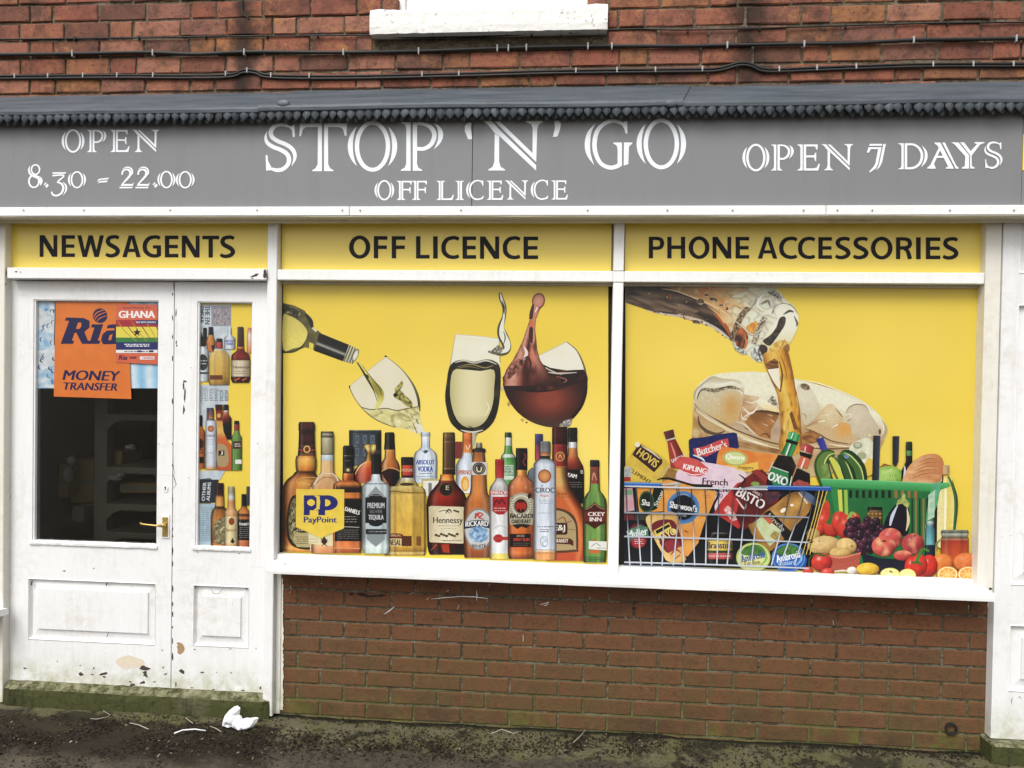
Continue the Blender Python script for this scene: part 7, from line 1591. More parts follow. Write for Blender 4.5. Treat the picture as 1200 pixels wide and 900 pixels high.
a.poly([(839, 548), (841, 532), (846, 523), (862, 525.5), (880, 529), (898, 531), (912, 532.4), (908, 546), (900, 553), (884, 552), (862, 552)], lambda x, y: lerp((236, 160, 62), (226, 112, 44), .5+.7*pn(x*.7, y, .09, 6)), 0, 2.4); a.poly([(846, 545), (866, 546), (888, 541), (889, 549), (880, 553), (856, 553)], (236, 190, 70)); a.ell(861.4, 537, 14.6, 8.6, [(0, (196, 216, 130)), (.86, (206, 214, 140)), (.88, (96, 140, 60)), (1, (226, 206, 110))], rot=5); a.text('Quorn', 861.4, 536, 22, 6.8, (250, 250, 240), 1.0, rot=6); a.text('nuggets', 874, 548.6, 18, 4, (120, 80, 30), .5, rot=4); a.end('printed_box', 'orange frozen food box')
a.poly([(791, 566), (792.4, 555), (798, 546), (812, 541), (823, 541), (846, 545), (862, 548.6), (872, 560), (868, 580), (852, 596), (838, 600), (835, 568)], mott((236, 208, 220), (222, 190, 208), .09, 8), 0, 3)
a.poly([(789, 542.5), (797, 535), (806, 535.6), (818, 539), (830, 548.6), (828, 555), (819, 558.6), (808, 557.6), (799.5, 551.4), (792, 548)], lambda x, y: lerp((206, 66, 66), (222, 96, 88), .5+.5*pn(x, y, .15, 2)), 0, 2.4); a.line([(802, 553), (812, 556.6), (824, 555)], [.6, 1.3, .6], (244, 220, 220)); a.text('KIPLING', 814.4, 549.4, 28, 6.2, (250, 244, 240), 1.0, rot=13); a.text('French', 838, 564.6, 30, 7.8, (66, 36, 30), 1.1, rot=3); a.text('Fancies', 842, 573, 38, 6.6, (66, 36, 30), 1.1, rot=3); a.text('90', 843, 580.6, 8, 5, (110, 90, 90), .6, rot=8); a.end('printed_box', 'pink cake box with a red leaf badge')
a.poly([(836, 602), (846, 586), (864, 566), (880, 562), (878, 590), (866, 620), (848, 608)], mott((206, 60, 52), (186, 46, 44), .1, 4), 0, 3); a.poly([(848, 597), (853, 592), (860, 600), (864, 609), (858, 611), (852, 604)], mott((240, 220, 216), (214, 90, 84), .3, 5), 0, 1.4); a.end('printed_packet', 'red packet')
a.poly([(858, 576), (874, 560), (884, 552.5), (893, 550), (906, 562), (914, 572), (912, 588), (898, 604), (880, 616), (870, 622), (862, 604), (866, 590)], lambda x, y: lerp((132, 40, 38), (78, 22, 26), max(0, min(1, .5+.9*pn(x, y, .07, 9)))), 0, 2.4); a.poly([(880, 552), (888, 550), (908, 566), (900, 568)], (150, 52, 44)); a.poly([(858, 556), (862, 550), (872, 552), (876, 558), (864, 566)], (226, 206, 208)); a.line([(866, 556), (873, 562), (869, 568)], [1, 2, 1], (60, 20, 22)); a.ell(885, 567, 5, 2.6, (130, 160, 70)); a.text('BISTO', 880, 584, 36, 11, (236, 228, 222), 1.5, rot=29); a.text('Best', 888, 577.6, 12, 4.6, (206, 190, 180), .6, rot=32); a.line([(863, 584), (872, 596), (874, 590)], [1, 2.4, 1], (226, 196, 186)); a.poly([(894, 574), (906, 572), (916, 580), (900, 592)], mott((110, 60, 50), (60, 40, 70), .2, 3), 0, 2); a.end('printed_packet', 'dark red gravy packet')
# two dark sauce bottles
a.poly([(900, 576), (898, 564), (903, 552), (905, 546), (912, 533), (928, 535), (933, 546), (929, 557), (925, 576)], lambda x, y: lerp((22, 18, 18), (58, 44, 34), max(0, pn(x, y, .15, 3))), 0, 2.4); a.poly([(901, 553), (905, 546.6), (924, 553.4), (924, 569), (906, 569)], (44, 132, 74)); a.line([(905, 547), (924, 553.6)], 1, (206, 216, 200)); a.line([(901, 552.4), (906, 541)], [1, 1.2], (206, 206, 200)); a.text('OXO', 911.6, 561, 24, 10, (232, 236, 230), 2, rot=20); a.ell(919.6, 564.4, 2, 2.6, (20, 60, 50))
a.poly([(914.6, 531.6), (922, 517.4), (933.6, 521.8), (928, 535.4)], lambda x, y: lerp((24, 106, 56), (62, 156, 92), .5+.5*math.sin((x+y*.4)*.9)), 0, 1.4); a.line([(926, 520), (921, 534)], [1.6, 1.6], (226, 236, 222)); a.poly([(921.8, 514), (935.6, 518), (934, 522), (920.6, 517.6)], (20, 18, 20)); a.poly([(922.5, 514.5), (924.4, 506), (929, 505.6), (937.8, 509.6), (935.4, 518)], lambda x, y: lerp((30, 130, 66), (84, 186, 110), .5+.5*math.sin((x+y*.3)*.8)), 0, 1.4); a.line([(929.6, 507), (927, 514)], [1.2, 1.2], (236, 246, 236)); a.end('printed_bottle', 'dark sauce bottle with a green cap')
a.poly([(926, 570), (931, 556), (934, 548), (949, 555), (949.4, 566), (946, 576), (926, 578)], (22, 18, 20)); a.poly([(929, 566), (936, 562), (948, 566), (948, 572), (930, 574)], mott((190, 90, 84), (150, 60, 56), .2, 2), 0, 2); a.poly([(934, 546), (939, 533), (949.6, 538.6), (946.4, 549)], mott((206, 110, 60), (214, 90, 70), .3, 3), 0, 1.6); a.line([(943, 537), (938.6, 549)], [1.8, 1.8], (240, 226, 216)); a.poly([(937, 529), (952.4, 533), (950, 538), (937.6, 533.6)], (20, 18, 20)); a.poly([(937.8, 526), (939.4, 521), (948, 520.6), (954, 524), (952, 532)], lambda x, y: lerp((216, 90, 84), (150, 40, 44), (x-938)/15), 0, 1.5); a.line([(944, 523), (943, 530)], 1.2, (244, 210, 206)); a.line([(928, 558), (925.6, 570)], [1, 1.4], (222, 226, 226)); a.end('printed_bottle', 'dark sauce bottle with a red cap')
# jars and packs inside the basket
a.poly([(731.5, 572), (741, 571), (743.6, 598), (731.5, 600)], mott((196, 176, 176), (214, 140, 150), .16, 3), 0, 2); a.rect(732, 574, 741, 580, (110, 160, 120)); a.poly([(731.5, 601), (742, 601), (744, 609), (731.5, 610)], (110, 40, 46)); a.poly([(744, 601), (762, 600), (762, 609), (744, 610)], (60, 66, 56)); a.end('printed_jar')
a.poly([(746, 571), (782, 569), (778, 599), (749, 601)], mott((232, 158, 62), (222, 140, 50), .1, 4), 0, 3); a.poly([(767, 568), (779, 569), (770, 596), (764, 599), (762, 590)], (22, 30, 22)); a.ell(757.6, 588, 8.8, 13, [(0, (20, 30, 22)), (.78, (24, 36, 26)), (.86, (52, 90, 50)), (1, (60, 100, 56))]); a.text('Sha', 757, 589, 10, 7, (232, 232, 222), .8, rot=8); a.text('Stew', 772, 584, 20, 4.6, (206, 214, 200), .6, rot=-66); a.end('printed_packet', 'orange sauce pack with a green oval')
a.poly([(777, 564), (783, 562), (812, 570), (840, 576), (836, 590), (826, 612), (820, 634), (806, 652), (790, 650), (778, 620)], lambda x, y: lerp((236, 164, 78), (222, 140, 56), .5+.7*pn(x, y, .06, 5)), 0, 3); a.line([(770, 562), (783, 560.6), (812, 568.6), (841, 575), (836, 592), (826, 614), (818, 640)], [1, 2.4, 2.4, 2.6, 2.4, 2, 1.4], (18, 18, 18)); a.ell(800.6, 594.8, 19.2, 19.4, [(0, (22, 26, 34)), (.72, (16, 20, 28)), (.78, (62, 110, 166)), (1, (86, 138, 190))], n=36); a.text("Sharwood's", 801, 593.6, 33, 8, (236, 236, 232), .9, rot=10); a.text('Thai', 799.6, 603, 10, 4, (150, 160, 170), .5, rot=10); a.line([(792, 581), (802, 579), (808, 582)], [.6, 1.2, .6], (150, 160, 170)); a.scribble(822, 579, 833, 584, (190, 120, 50), 2, .8, 5); a.line([(802, 622), (807, 624)], [1.6, 1], (150, 60, 40)); a.end('printed_packet', 'orange sauce pack with a blue disc')
a.poly(catmull([(757, 611), (761, 603), (774, 600.6), (789, 600), (796, 610), (798, 632), (800, 646), (804, 656), (795, 659.6), (782, 657.6), (777, 650), (768, 634)], 3, True), lambda x, y: lerp((236, 192, 116), (190, 136, 66), max(0, min(1, (x-758-(y-600)*.42)/40+.25*pn(x, y, .1, 3)))), 0, 2.4); a.poly(catmull([(763, 618), (768, 611), (780, 608.6), (790, 611), (797, 626), (799, 640), (792, 641), (783, 648), (776, 641), (769, 630)], 3, True), (118, 36, 42)); a.poly([(766, 622), (784, 612), (787, 619), (769, 630)], (232, 200, 90)); a.poly([(768, 622), (784, 614), (785.6, 617), (769.6, 626)], (40, 32, 32)); a.text('MAYO', 781, 627, 24, 8, (240, 216, 130), 1.1, rot=-26); a.ell(790, 622.4, 2.6, 2.6, (236, 206, 100)); a.poly([(777, 637), (792, 629), (798, 640), (784, 648)], (150, 50, 60)); a.line([(786, 650), (792, 644), (798, 648)], [1, 2.6, 1], (176, 60, 40)); a.line([(791, 655), (797, 650)], 1.4, (150, 90, 40)); a.end('printed_bottle', 'mayonnaise bottle with a maroon label')
a.ell(747.4, 628, 12, 15.4, [(0, (140, 46, 56)), (.85, (120, 36, 48)), (1, (66, 22, 30))]); a.poly([(734, 628), (737, 621), (750, 615), (759, 618), (760, 628), (748, 630), (738, 634)], mott((106, 150, 116), (66, 110, 90), .2, 2), 0, 2); a.text('Muller', 747, 624.4, 24, 9, (232, 240, 236), 1.1, rot=-12); a.ell(748.6, 635, 8, 7, (176, 50, 58)); a.scribble(743, 631, 754, 638, (226, 196, 196), 3, .8, 3); a.end('printed_pot', 'maroon dessert pot')
a.body(842.6, [(624, 9), (626, 12), (630, 15.6), (655, 16), (662, 15)], [(624, (120, 116, 110)), (627, (26, 24, 26)), (632.6, (20, 18, 20)), (633, (232, 200, 90)), (645, (226, 190, 80)), (645.2, (40, 70, 44)), (648, (40, 66, 40)), (648.2, (206, 90, 84)), (655, (190, 74, 72)), (655.4, (20, 18, 20)), (662, (16, 15, 18))], ((-1, .5), (-.4, 1.05), (.5, .95), (1, .5))); a.text('Branston', 843, 639, 29, 7.4, (30, 36, 90), 1); a.scribble(830, 650, 856, 653.4, (240, 206, 200), 1, 1, 4); a.end('printed_jar', 'dark pickle jar with a yellow label')
a.poly(catmull([(877, 617), (884, 612), (898, 598), (910, 590), (922, 580), (934, 576), (946, 578), (951, 586), (948, 600), (936, 612), (924, 626), (910, 640), (902, 646), (892, 642)], 3, True), lambda x, y: lerp((212, 158, 78), (120, 80, 34), max(0, min(1, .45+.9*pn(x, y, .06, 8)))), 0, 2.4); a.poly([(895, 602), (902, 597.6), (926, 622), (934, 634), (928, 642), (918, 630)], (30, 28, 28)); a.poly([(884, 612), (894, 604), (916, 622), (912, 632), (902, 640), (892, 626)], mott((206, 214, 170), (186, 200, 140), .14, 3), 0, 2); a.poly([(894, 606), (898, 603), (906, 611), (902, 615)], (206, 96, 66)); a.text('Uncle', 910, 612, 26, 4.6, (190, 180, 150), .6, rot=46); a.poly([(902, 628), (908, 622), (916, 626), (912, 636)], mott((206, 170, 90), (120, 110, 60), .3, 5), 0, 1.5); a.ell(918, 598, 4, 2.4, (250, 236, 200), rot=-30); a.ell(928, 592, 2.2, 1.4, (250, 240, 220)); a.line([(938, 574), (950, 584), (962, 594)], [3, 8, 6], (84, 104, 140)); a.line([(936, 577), (946, 590)], [1, 2], (206, 206, 210)); a.end('printed_jar', 'brown sauce jar lying on its side')
def pot(cx, cy, rx, ry, base, edge, seed, t1, t2, tc):
    a.ell(cx, cy, rx, ry, [(0, base), (.9, base), (.94, edge), (1, tuple(v*.7 for v in edge))], n=36); a.poly(catmull([(cx-14, cy-4), (cx-10, cy-12), (cx+1, cy-15.4), (cx+11, cy-12), (cx+14, cy-3), (cx, cy-2)], 3, True), mott((90, 140, 60), (52, 100, 50), .25, seed), 0, 1.8)
    a.text(t1, cx, cy-1.4, rx*1.5, 8.6, tc, 1.1, rot=-13); a.text(t2, cx-2, cy+6, rx*1.0, 5.6, (120, 84, 40) if base[0] > 120 else (160, 196, 236), .7, rot=-6); a.line([(cx+8, cy+10), (cx+15, cy+2), (cx+14, cy-8)], [1, 3, 1], (130, 180, 80) if base[0] > 120 else (120, 170, 226))
pot(882.8, 653.4, 20.4, 17.8, (206, 210, 130), (172, 190, 90), 2, 'Ambrosia', 'Toffee', (50, 84, 160)); a.end('printed_pot', 'pale green custard pot lid')
a.poly([(908, 666), (904.6, 654), (910, 644), (938, 640), (946, 656), (943, 667)], (30, 78, 168)); pot(924, 653.4, 20, 17, (40, 96, 186), (90, 150, 220), 5, 'Ambrosia', 'Custard', (236, 242, 250)); a.end('printed_pot', 'blue custard pot lid')
# ---- the green basket and what is in it
a.poly([(956.7, 515), (964.7, 512), (970, 526), (962.9, 528.5)], lambda x, y: lerp((44, 44, 132), (74, 76, 176), (x-957)/13), 0, 2); a.end('printed_cap')
a.poly(catmull([(995, 532), (997, 522), (1006, 516), (1018, 513), (1026, 524), (1026, 540), (1012, 546), (1000, 544)], 3, True), mott((206, 206, 170), (236, 232, 206), .16, 3), 0, 2); a.ell(1005, 522, 5.4, 4, (150, 156, 120)); a.ell(1010, 534, 5.6, 4.4, (166, 170, 132)); a.ell(1005, 521.4, 3.4, 2.4, (190, 194, 160)); a.end('printed_vegetable')
a.poly([(1010, 548), (1018, 536), (1024, 540), (1022, 556), (1012, 560)], (232, 190, 66)); a.poly([(1030, 548), (1036, 543), (1046, 546), (1040, 552)], (150, 96, 44)); a.end('printed_vegetable')
for pth, w_, c1, c2 in (([(969, 566), (963, 546), (968, 534), (978, 531)], [17, 18, 15, 5], (96, 128, 56), (44, 84, 34)), ([(989, 564), (981, 546), (974, 536)], [12, 13, 6], (206, 206, 70), (70, 110, 36)), ([(998, 566), (992, 548), (984, 533)], [14, 14, 6], (52, 88, 40), (30, 58, 26)), ([(1010, 566), (1006, 548), (994, 534), (986, 531)], [14, 16, 14, 6], (66, 108, 48), (30, 64, 28))):
    a.line(pth, w_, c2); a.line([(x-1.4, y) for x, y in pth], [v*.55 for v in w_], c1); a.line([(x+w_[0]*.18, y) for x, y in pth], [v*.10 for v in w_], (190, 206, 120))
a.poly([(962, 545), (970, 543), (974, 562), (964, 562)], mott((140, 166, 84), (90, 126, 50), .2, 4), 0, 2); a.ell(992, 535, 3, 2.4, (110, 140, 170)); a.end('printed_vegetable', 'dark green courgettes')
sph(1041, 560, 19, 14, (150, 196, 84), (90, 140, 44), .25, 5)
for k_ in range(6): a.line([(1030+k_*4, 566), (1036+k_*2, 554), (1046, 549+k_*.8)], [.4, .8, .4], (196, 222, 130))
a.end('printed_vegetable', 'pale green cabbage')
a.body(1065.4, [(517.5, 3), (519, 3.8), (528, 3.8), (540, 3.8), (546, 6), (551, 9), (570, 9.4)], [(517, (40, 70, 40)), (528, (22, 44, 28)), (528.4, (96, 156, 90)), (534, (80, 140, 76)), (534.4, (26, 22, 26)), (570, (20, 17, 22))], ((-1, .6), (-.3, 1.1), (1, .6))); a.line([(1060, 546), (1060.6, 556), (1059, 566)], [1, 3.4, 3], (206, 214, 222)); a.end('printed_bottle', 'dark wine bottle in the green basket')
a.poly(catmull([(1058, 568), (1062, 552), (1070, 541), (1082, 533.6), (1095, 531.6), (1104, 537), (1107, 551), (1106, 568), (1080, 572)], 3, True), lambda x, y: lerp(lerp((228, 168, 112), (190, 112, 62), max(0, min(1, (x-1060)/60+.1))), (236, 190, 140), max(0, pn(x*.6, y*1.8, .1, 7))), 0, 2.4)
for k_ in range(5): a.line([(1066+k_*3, 562-k_*5), (1080+k_*2, 556-k_*4.6), (1098, 554-k_*4)], [.4, 1, .4], (170, 100, 56))
a.end('printed_bread', 'round brown loaf')
a.rect(1105, 545, 1113, 555.6, (206, 170, 116)); a.rect(1109.6, 546, 1112.6, 555, (176, 140, 90))
a.poly(catmull([(1104, 560), (1112, 558), (1117, 566), (1121, 588), (1121, 612), (1118, 640), (1098, 640), (1096.4, 610), (1097, 588), (1101, 572)], 3, True), lambda x, y: lerp((232, 206, 92), (236, 222, 150), max(0, min(1, .5+.7*math.sin((x-1097)*.33)))), 0, 2.4); a.line([(1104, 564), (1098, 582), (1096.6, 606), (1097, 636)], [1.6, 3, 3.4, 2], (48, 36, 24)); a.line([(1111, 558), (1118, 574), (1120.6, 592), (1118, 624)], [2, 4, 4.6, 3], (60, 110, 54)); a.line([(1116, 562), (1121.4, 588), (1119, 622)], [.6, 1, .6], (40, 50, 24)); a.line([(1105, 556), (1104, 566), (1097.6, 584), (1096, 606), (1096.4, 634)], [1, 2, 3, 3.4, 2], (40, 32, 22)); a.line([(1108, 560), (1108, 590), (1107, 630)], [1, 3, 2], (250, 244, 200)); a.end('printed_bottle', 'pale yellow oil bottle')
GR, GD = (58, 156, 84), (30, 104, 54)
a.poly([(966, 570), (1096, 572), (1092, 650), (1074, 668), (990, 668), (976, 640)], mott(GD, (38, 120, 62), .05, 4), 0, 4); a.line([(978, 572), (982, 600), (986, 640)], [10, 8, 6], (44, 136, 70)); a.line([(984, 574), (986, 606)], [5, 4], (206, 206, 70)); a.line([(991, 574), (992, 604)], [4, 4], (150, 190, 70))
for k_ in range(11): a.rect(995+k_*8.0-.4*k_, 574.6, 998.6+k_*8.0-.4*k_, 583.6, (20, 40, 26) if k_ < 7 else (150, 110, 60))
for k_ in range(6): a.rect(1068+k_*4.4, 584, 1070+k_*4.4, 640, (150, 120, 66) if k_ % 2 else (22, 60, 34))
a.poly([(961.7, 561.4), (1012, 562.6), (1093, 566.4), (1112, 565.4), (1114, 570), (1094, 577), (1090, 576.4), (1010, 572.6), (964, 571)], lambda x, y: lerp((84, 182, 106), (44, 140, 70), max(0, min(1, (y-562-(x-962)*.035)/10))), 0, 2.4); a.line([(962, 561.6), (1012, 562.8), (1093, 566.6)], 1, (120, 206, 136)); a.poly([(1092, 567), (1103, 564), (1099, 590), (1090, 612), (1087, 640), (1082, 640), (1086, 600)], mott((110, 190, 150), (60, 150, 90), .1, 3), 0, 2.4)
a.poly([(1023.4, 510.4), (1031.8, 510.4), (1030, 563), (1022, 563)], lambda x, y: lerp((30, 34, 46), (62, 68, 86), max(0, min(1, (x-1023)/8)))); a.poly([(1046, 511), (1054, 511), (1053, 541), (1050, 547), (1046, 544)], lambda x, y: lerp((28, 30, 42), (58, 62, 78), (x-1046)/8)); a.end('printed_basket', 'green shopping basket with dark handles')
# ---- fruit and vegetables in front
a.body(1025.4, [(594, 8), (596, 9.2), (598, 8), (600, 9), (616, 9)], [(594, (34, 30, 30)), (597.6, (18, 18, 18)), (598, (120, 100, 60)), (616, (96, 70, 36))], GLS)
for k_ in range(10): a.ell(1018+(k_ % 4)*4.4, 602+(k_//4)*4.6, 2.4, 2.2, [(0, (206, 160, 80)), (1, (90, 56, 26))], n=9, rings=2)
a.end('printed_jar')
a.poly(catmull([(1035, 621), (1039, 606), (1048, 593), (1056, 588), (1064, 592), (1066, 606), (1065, 622), (1060, 628), (1044, 626)], 3, True), lambda x, y: lerp((26, 20, 34), (54, 44, 62), max(0, pn(x, y, .1, 3))), 0, 2.4); a.line([(1052, 592), (1046, 604), (1043, 616)], [1, 4, 2], (196, 206, 222)); a.line([(1063, 596), (1064.6, 610), (1062, 622)], [1, 3.4, 1], (226, 206, 150)); a.poly([(1050, 592), (1052, 586), (1057, 583), (1058, 578), (1061, 579), (1061, 584), (1066, 590), (1064, 596), (1057, 590)], mott((186, 196, 110), (140, 150, 66), .3, 2), 0, 1.5); a.end('printed_vegetable', 'dark aubergine')
a.poly([(964, 592), (970, 586), (974, 596), (973, 610), (960, 622), (957, 616)], mott((222, 74, 48), (206, 54, 40), .2, 3), 0, 2)
for cx, cy, rx, ry in ((966, 612, 10, 14), (960, 620, 7, 8), (975, 618, 10, 12), (984, 612, 10, 13), (992, 618, 12, 15), (1000, 612, 9, 12)): sph(cx, cy, rx, ry, (220, 62, 46), (130, 24, 22), .5, cx)
a.line([(973, 594), (974, 606), (970, 614)], [3, 4, 7], (66, 110, 48)); a.line([(1003, 604), (998, 601), (994, 609)], [3, 3.4, 5], (150, 170, 80)); a.end('printed_vegetable', 'red peppers behind the potatoes')
rr = random.Random(5)
for k_ in range(74):
    t = .02+.98*((k_*.6180339) % 1); y = 609+t*38; w_ = 21*math.sin(math.pi*min(.9, .22+t*.72)); x = 1013 + rr.uniform(-w_, w_)
    if abs(x-1013) < 22: sph(x, y, 4.8, 4.6, (92, 44, 66) if rr.random() < .5 else (54, 32, 50), (16, 8, 14), .5, k_)
a.end('printed_fruit', 'bunch of dark grapes')
sph(953, 627, 8, 8, (206, 172, 106), (150, 110, 58), .15, 2); sph(966, 639, 20, 11, (222, 184, 118), (150, 104, 54), .2, 3, -4, None); sph(992, 640, 12, 9.6, (228, 190, 116), (150, 104, 50), .2, 5, 10); sph(985, 648, 13, 6.6, (216, 178, 104), (140, 96, 46), .15, 7); a.ell(998, 640, 1.2, 1, (110, 76, 40)); a.ell(960, 634, 1, .8, (140, 100, 60)); a.end('printed_vegetable', 'pale potatoes')
a.poly([(966.6, 649), (985, 653), (1009, 647), (1007, 660), (1004, 668), (972, 668)], lambda x, y: lerp((206, 104, 82), (150, 58, 46), max(0, min(1, .5+.8*math.sin(x*1.5)*math.sin(y*1.7)))), 0, 1.3); a.line([(966.6, 649.6), (985, 653.6), (1009, 647.6)], [1, 2, 1], (226, 130, 100)); a.end('printed_bowl', 'coral woven bowl')
a.poly([(1010, 648), (1030, 654), (1060, 656), (1070, 654), (1066, 672), (1014, 672)], lambda x, y: lerp((40, 44, 66), (14, 16, 28), max(0, min(1, .5+.9*math.sin(x*1.2)*math.sin(y*1.4)))), 0, 1.3); a.end('printed_bowl', 'navy woven bowl')
sph(1043.4, 631, 14, 12.4, (214, 84, 80), (130, 30, 36), .4, 3, 0, (232, 150, 110)); sph(1035.6, 640, 14.2, 12.4, (222, 96, 84), (140, 36, 38), .45, 6, 0, (240, 170, 120)); sph(1070, 637.6, 13.4, 12.6, (190, 66, 68), (110, 24, 32), .4, 9, 0, (222, 140, 110)); sph(1058, 651, 11, 6, (214, 84, 74), (140, 36, 36), .3, 11, 0, (236, 150, 110)); a.ell(1036, 634, 3, 1.2, (120, 60, 40)); a.ell(1072, 628, 1.6, .9, (90, 50, 34)); a.end('printed_fruit', 'red apples in the navy bowl')
a.body(1090, [(611, 4.6), (614, 5), (616, 4), (620, 5.6), (640, 6), (652, 6)], [(611, (206, 216, 210)), (615, (120, 160, 160)), (618, (84, 146, 160)), (638, (110, 176, 180)), (639, (30, 50, 70)), (652, (26, 40, 60))], GLS); a.poly([(1088, 580), (1096, 574), (1095, 606), (1087, 610)], mott((196, 220, 190), (150, 196, 160), .2, 2), 0, 2); a.end('printed_bottle', 'small teal bottle')
a.body(1119, [(621, 15.4), (624, 16.4), (629, 15), (631, 16.4), (660, 16.4)], [(621, (150, 156, 140)), (624, (90, 100, 84)), (626, (190, 196, 180)), (630, (110, 90, 70)), (632, (190, 130, 96)), (634, (180, 60, 40)), (645, (206, 80, 40)), (660, (220, 96, 44))], ((-1, .6), (-.9, 1.3), (-.75, .8), (0, 1), (.8, .9), (.93, 1.4), (1, .6))); a.line([(1102, 632), (1098, 638), (1099, 646)], [1, 1.6, 1], (120, 120, 100)); a.end('printed_jar', 'clip top jar of red jam')
sph(1104, 660, 13.6, 11, (236, 130, 56), (176, 66, 26), .35, 2); sph(1132, 659, 14.4, 11.4, (232, 124, 62), (176, 66, 30), .3, 4); a.end('printed_fruit', 'whole oranges')
for cx, cy in ((1110.4, 673), (1134.6, 673)):
    a.ell(cx, cy, 12.6, 9.6, [(0, (244, 190, 90)), (.76, (238, 150, 44)), (.8, (250, 232, 180)), (.9, (246, 220, 150)), (.92, (236, 140, 40)), (1, (220, 120, 30))], n=30)
    for k_ in range(8):
        q_ = R(45*k_+10); a.line([(cx, cy), (cx+9.4*math.cos(q_), cy+7*math.sin(q_))], [.3, .9], (250, 222, 160), 0)
a.end('printed_fruit', 'cut orange halves')
for cx, cy, rx, ry in ((1070, 664, 10, 12), (1080, 666, 11, 14), (1089, 663, 10, 13), (1077, 662, 10, 13)): sph(cx, cy, rx, ry, (222, 52, 38), (140, 20, 18), .7, cx)
a.line([(1089, 646), (1081, 643.6), (1077, 651), (1074, 660)], [2.6, 3.4, 4, 5], (76, 126, 50)); a.line([(1068, 660), (1075, 659), (1081, 662)], [2, 3, 2], (60, 106, 44)); a.end('printed_vegetable', 'red pepper in front')
sph(1017, 667, 13.4, 7.6, (232, 186, 50), (176, 122, 24), .3, 2); 
for cx, cy, rx in ((1043, 673, 11.6), (1063.4, 674, 10)):
    a.ell(cx, cy, rx, 7.6, [(0, (240, 232, 150)), (.74, (232, 220, 110)), (.8, (248, 244, 206)), (.9, (236, 216, 90)), (1, (216, 186, 50))], n=26)
    for k_ in range(7): q_ = R(51*k_); a.line([(cx, cy), (cx+rx*.74*math.cos(q_), cy+5.6*math.sin(q_))], [.3, .7], (250, 246, 214), 0)
a.ell(1044, 670, 2.4, 1, (120, 116, 50), rot=20); a.end('printed_fruit', 'lemon and lemon slices')
sph(998.4, 669, 6, 5, (232, 222, 206), (166, 150, 130), .3, 2); a.line([(976, 670), (986, 668.6), (994, 669)], [.8, 2, 1.4], (222, 210, 190)); a.end('printed_vegetable')
sph(963, 659, 12.4, 11, (216, 58, 46), (120, 20, 20), .8, 3); a.line([(948, 664), (949, 654), (956, 649), (963, 649)], [1.4, 2, 2, 1.4], (56, 84, 40)); a.line([(958, 651), (964, 650.6), (970, 652)], [1, 2.4, 1], (66, 104, 46)); sph(947, 669, 6.4, 5, (216, 66, 50), (130, 26, 24), .5, 5); sph(970, 671, 8, 5.4, (220, 70, 52), (130, 26, 24), .5, 7); a.end('printed_vegetable', 'ripe tomatoes')
# ---- wires of the basket
WG, WD = (196, 204, 214), (58, 66, 80)
for x0, x1, x2 in ((733.5, 735, 738), (745, 747, 751), (762, 763, 763.6), (777, 778, 776), (793, 795, 789), (795.4, 797.4, 801.6), (810, 812, 814), (826, 827.6, 827), (842, 842, 840), (860, 858, 852), (876, 872, 866), (893, 887, 880), (927, 920, 904), (944, 936, 914), (958, 949, 931)):
    a.line([(x0, 571), (x1, 603), (x1+(x2-x1)*.45, 630), (x2, 662.5)], [1.1, 1.1, 1.4, 1.5], lambda t: lerp(WD, WG, max(0, min(1, (t-.3)*3))), 3)
for k_ in range(6): a.line([(958+k_*2.4, 573), (952+k_*1.6, 606), (938+k_*2.2, 650)], [1, 1, .8], (226, 190, 84) if k_ % 2 else (40, 40, 40), 3)
for y0, y1 in ((600.6, 606.4), (628.6, 635.6), (658.8, 666)):
    a.line([(731.5, y0), (800, y0+(y1-y0)*.24), (880, y0+(y1-y0)*.62), (948, y1)], [1.8, 1.8, 1.8, 1.5], (186, 194, 206) if y0 > 610 else (150, 158, 170))
a.line([(731.5, 662.6), (800, 664.6), (880, 668.4), (930, 670)], 1.2, (150, 160, 172)); a.line([(948, 635.6), (952.6, 635), (948, 632)], 1, (60, 60, 62))
a.line([(731.5, 569.4), (800, 571.4), (900, 573.4)], 1.9, (206, 210, 216)); a.line([(775, 568), (796, 566.6), (790, 570.4)], [1, 2.4, 1], (190, 200, 196)); a.line([(731.5, 567), (752, 567.2), (774.4, 568)], 4, (48, 104, 190)); a.line([(731.5, 565.8), (774, 566.8)], .8, (130, 176, 230)); a.line([(899, 571), (930, 571.8), (974, 572.6)], 5, (40, 92, 178)); a.line([(900, 569.6), (973, 571)], .9, (120, 166, 222)); a.line([(868, 573), (884, 570.6), (900, 570.4)], [1, 2.4, 3], (150, 160, 166))
a.end('printed_basket', 'pale wires and blue rim of the shopping basket')

# ================================================================== pictures in the narrow door glass
NY = .0205
ng = thing('window_graphic', 'yellow printed vinyl with small bottles in the narrow door glass', 'window graphic', ((G2[0]+G2[1])/2, NY, G2[2]))
a = Art(NY, ng)
background(a, 228.5, 351, 295, 646, [(262, 520, 40, 60, .35)], 10, 40)
def news(pts, seed, cols=((206, 214, 220), (176, 190, 200))):
    a.poly(pts, mott(cols[0], cols[1], .1, seed), 0, 3)
news([(231, 357), (270.6, 357), (271, 383), (272, 396), (231, 398)], 2); news([(231, 376), (262, 384), (272, 388), (270, 420), (231, 420)], 3)
a.rect(247.6, 358.6, 271, 382.4, (150, 156, 166)); 
for k_ in range(5): a.poly([(249+k_*4.4, 360), (252.6+k_*4.4, 360), (252.6+k_*4.4, 381), (249+k_*4.4, 381)], mott((104, 106, 116), (196, 176, 176), .4, k_), 0, 1.2)
a.text('THE EN', 243, 369, 22, 5.6, (50, 60, 72), .9, rot=90); a.text('SMEAR', 236, 369, 20, 5.6, (50, 60, 72), .9, rot=90); a.end('newspaper_cutting', 'newspaper cutting behind the bottles')
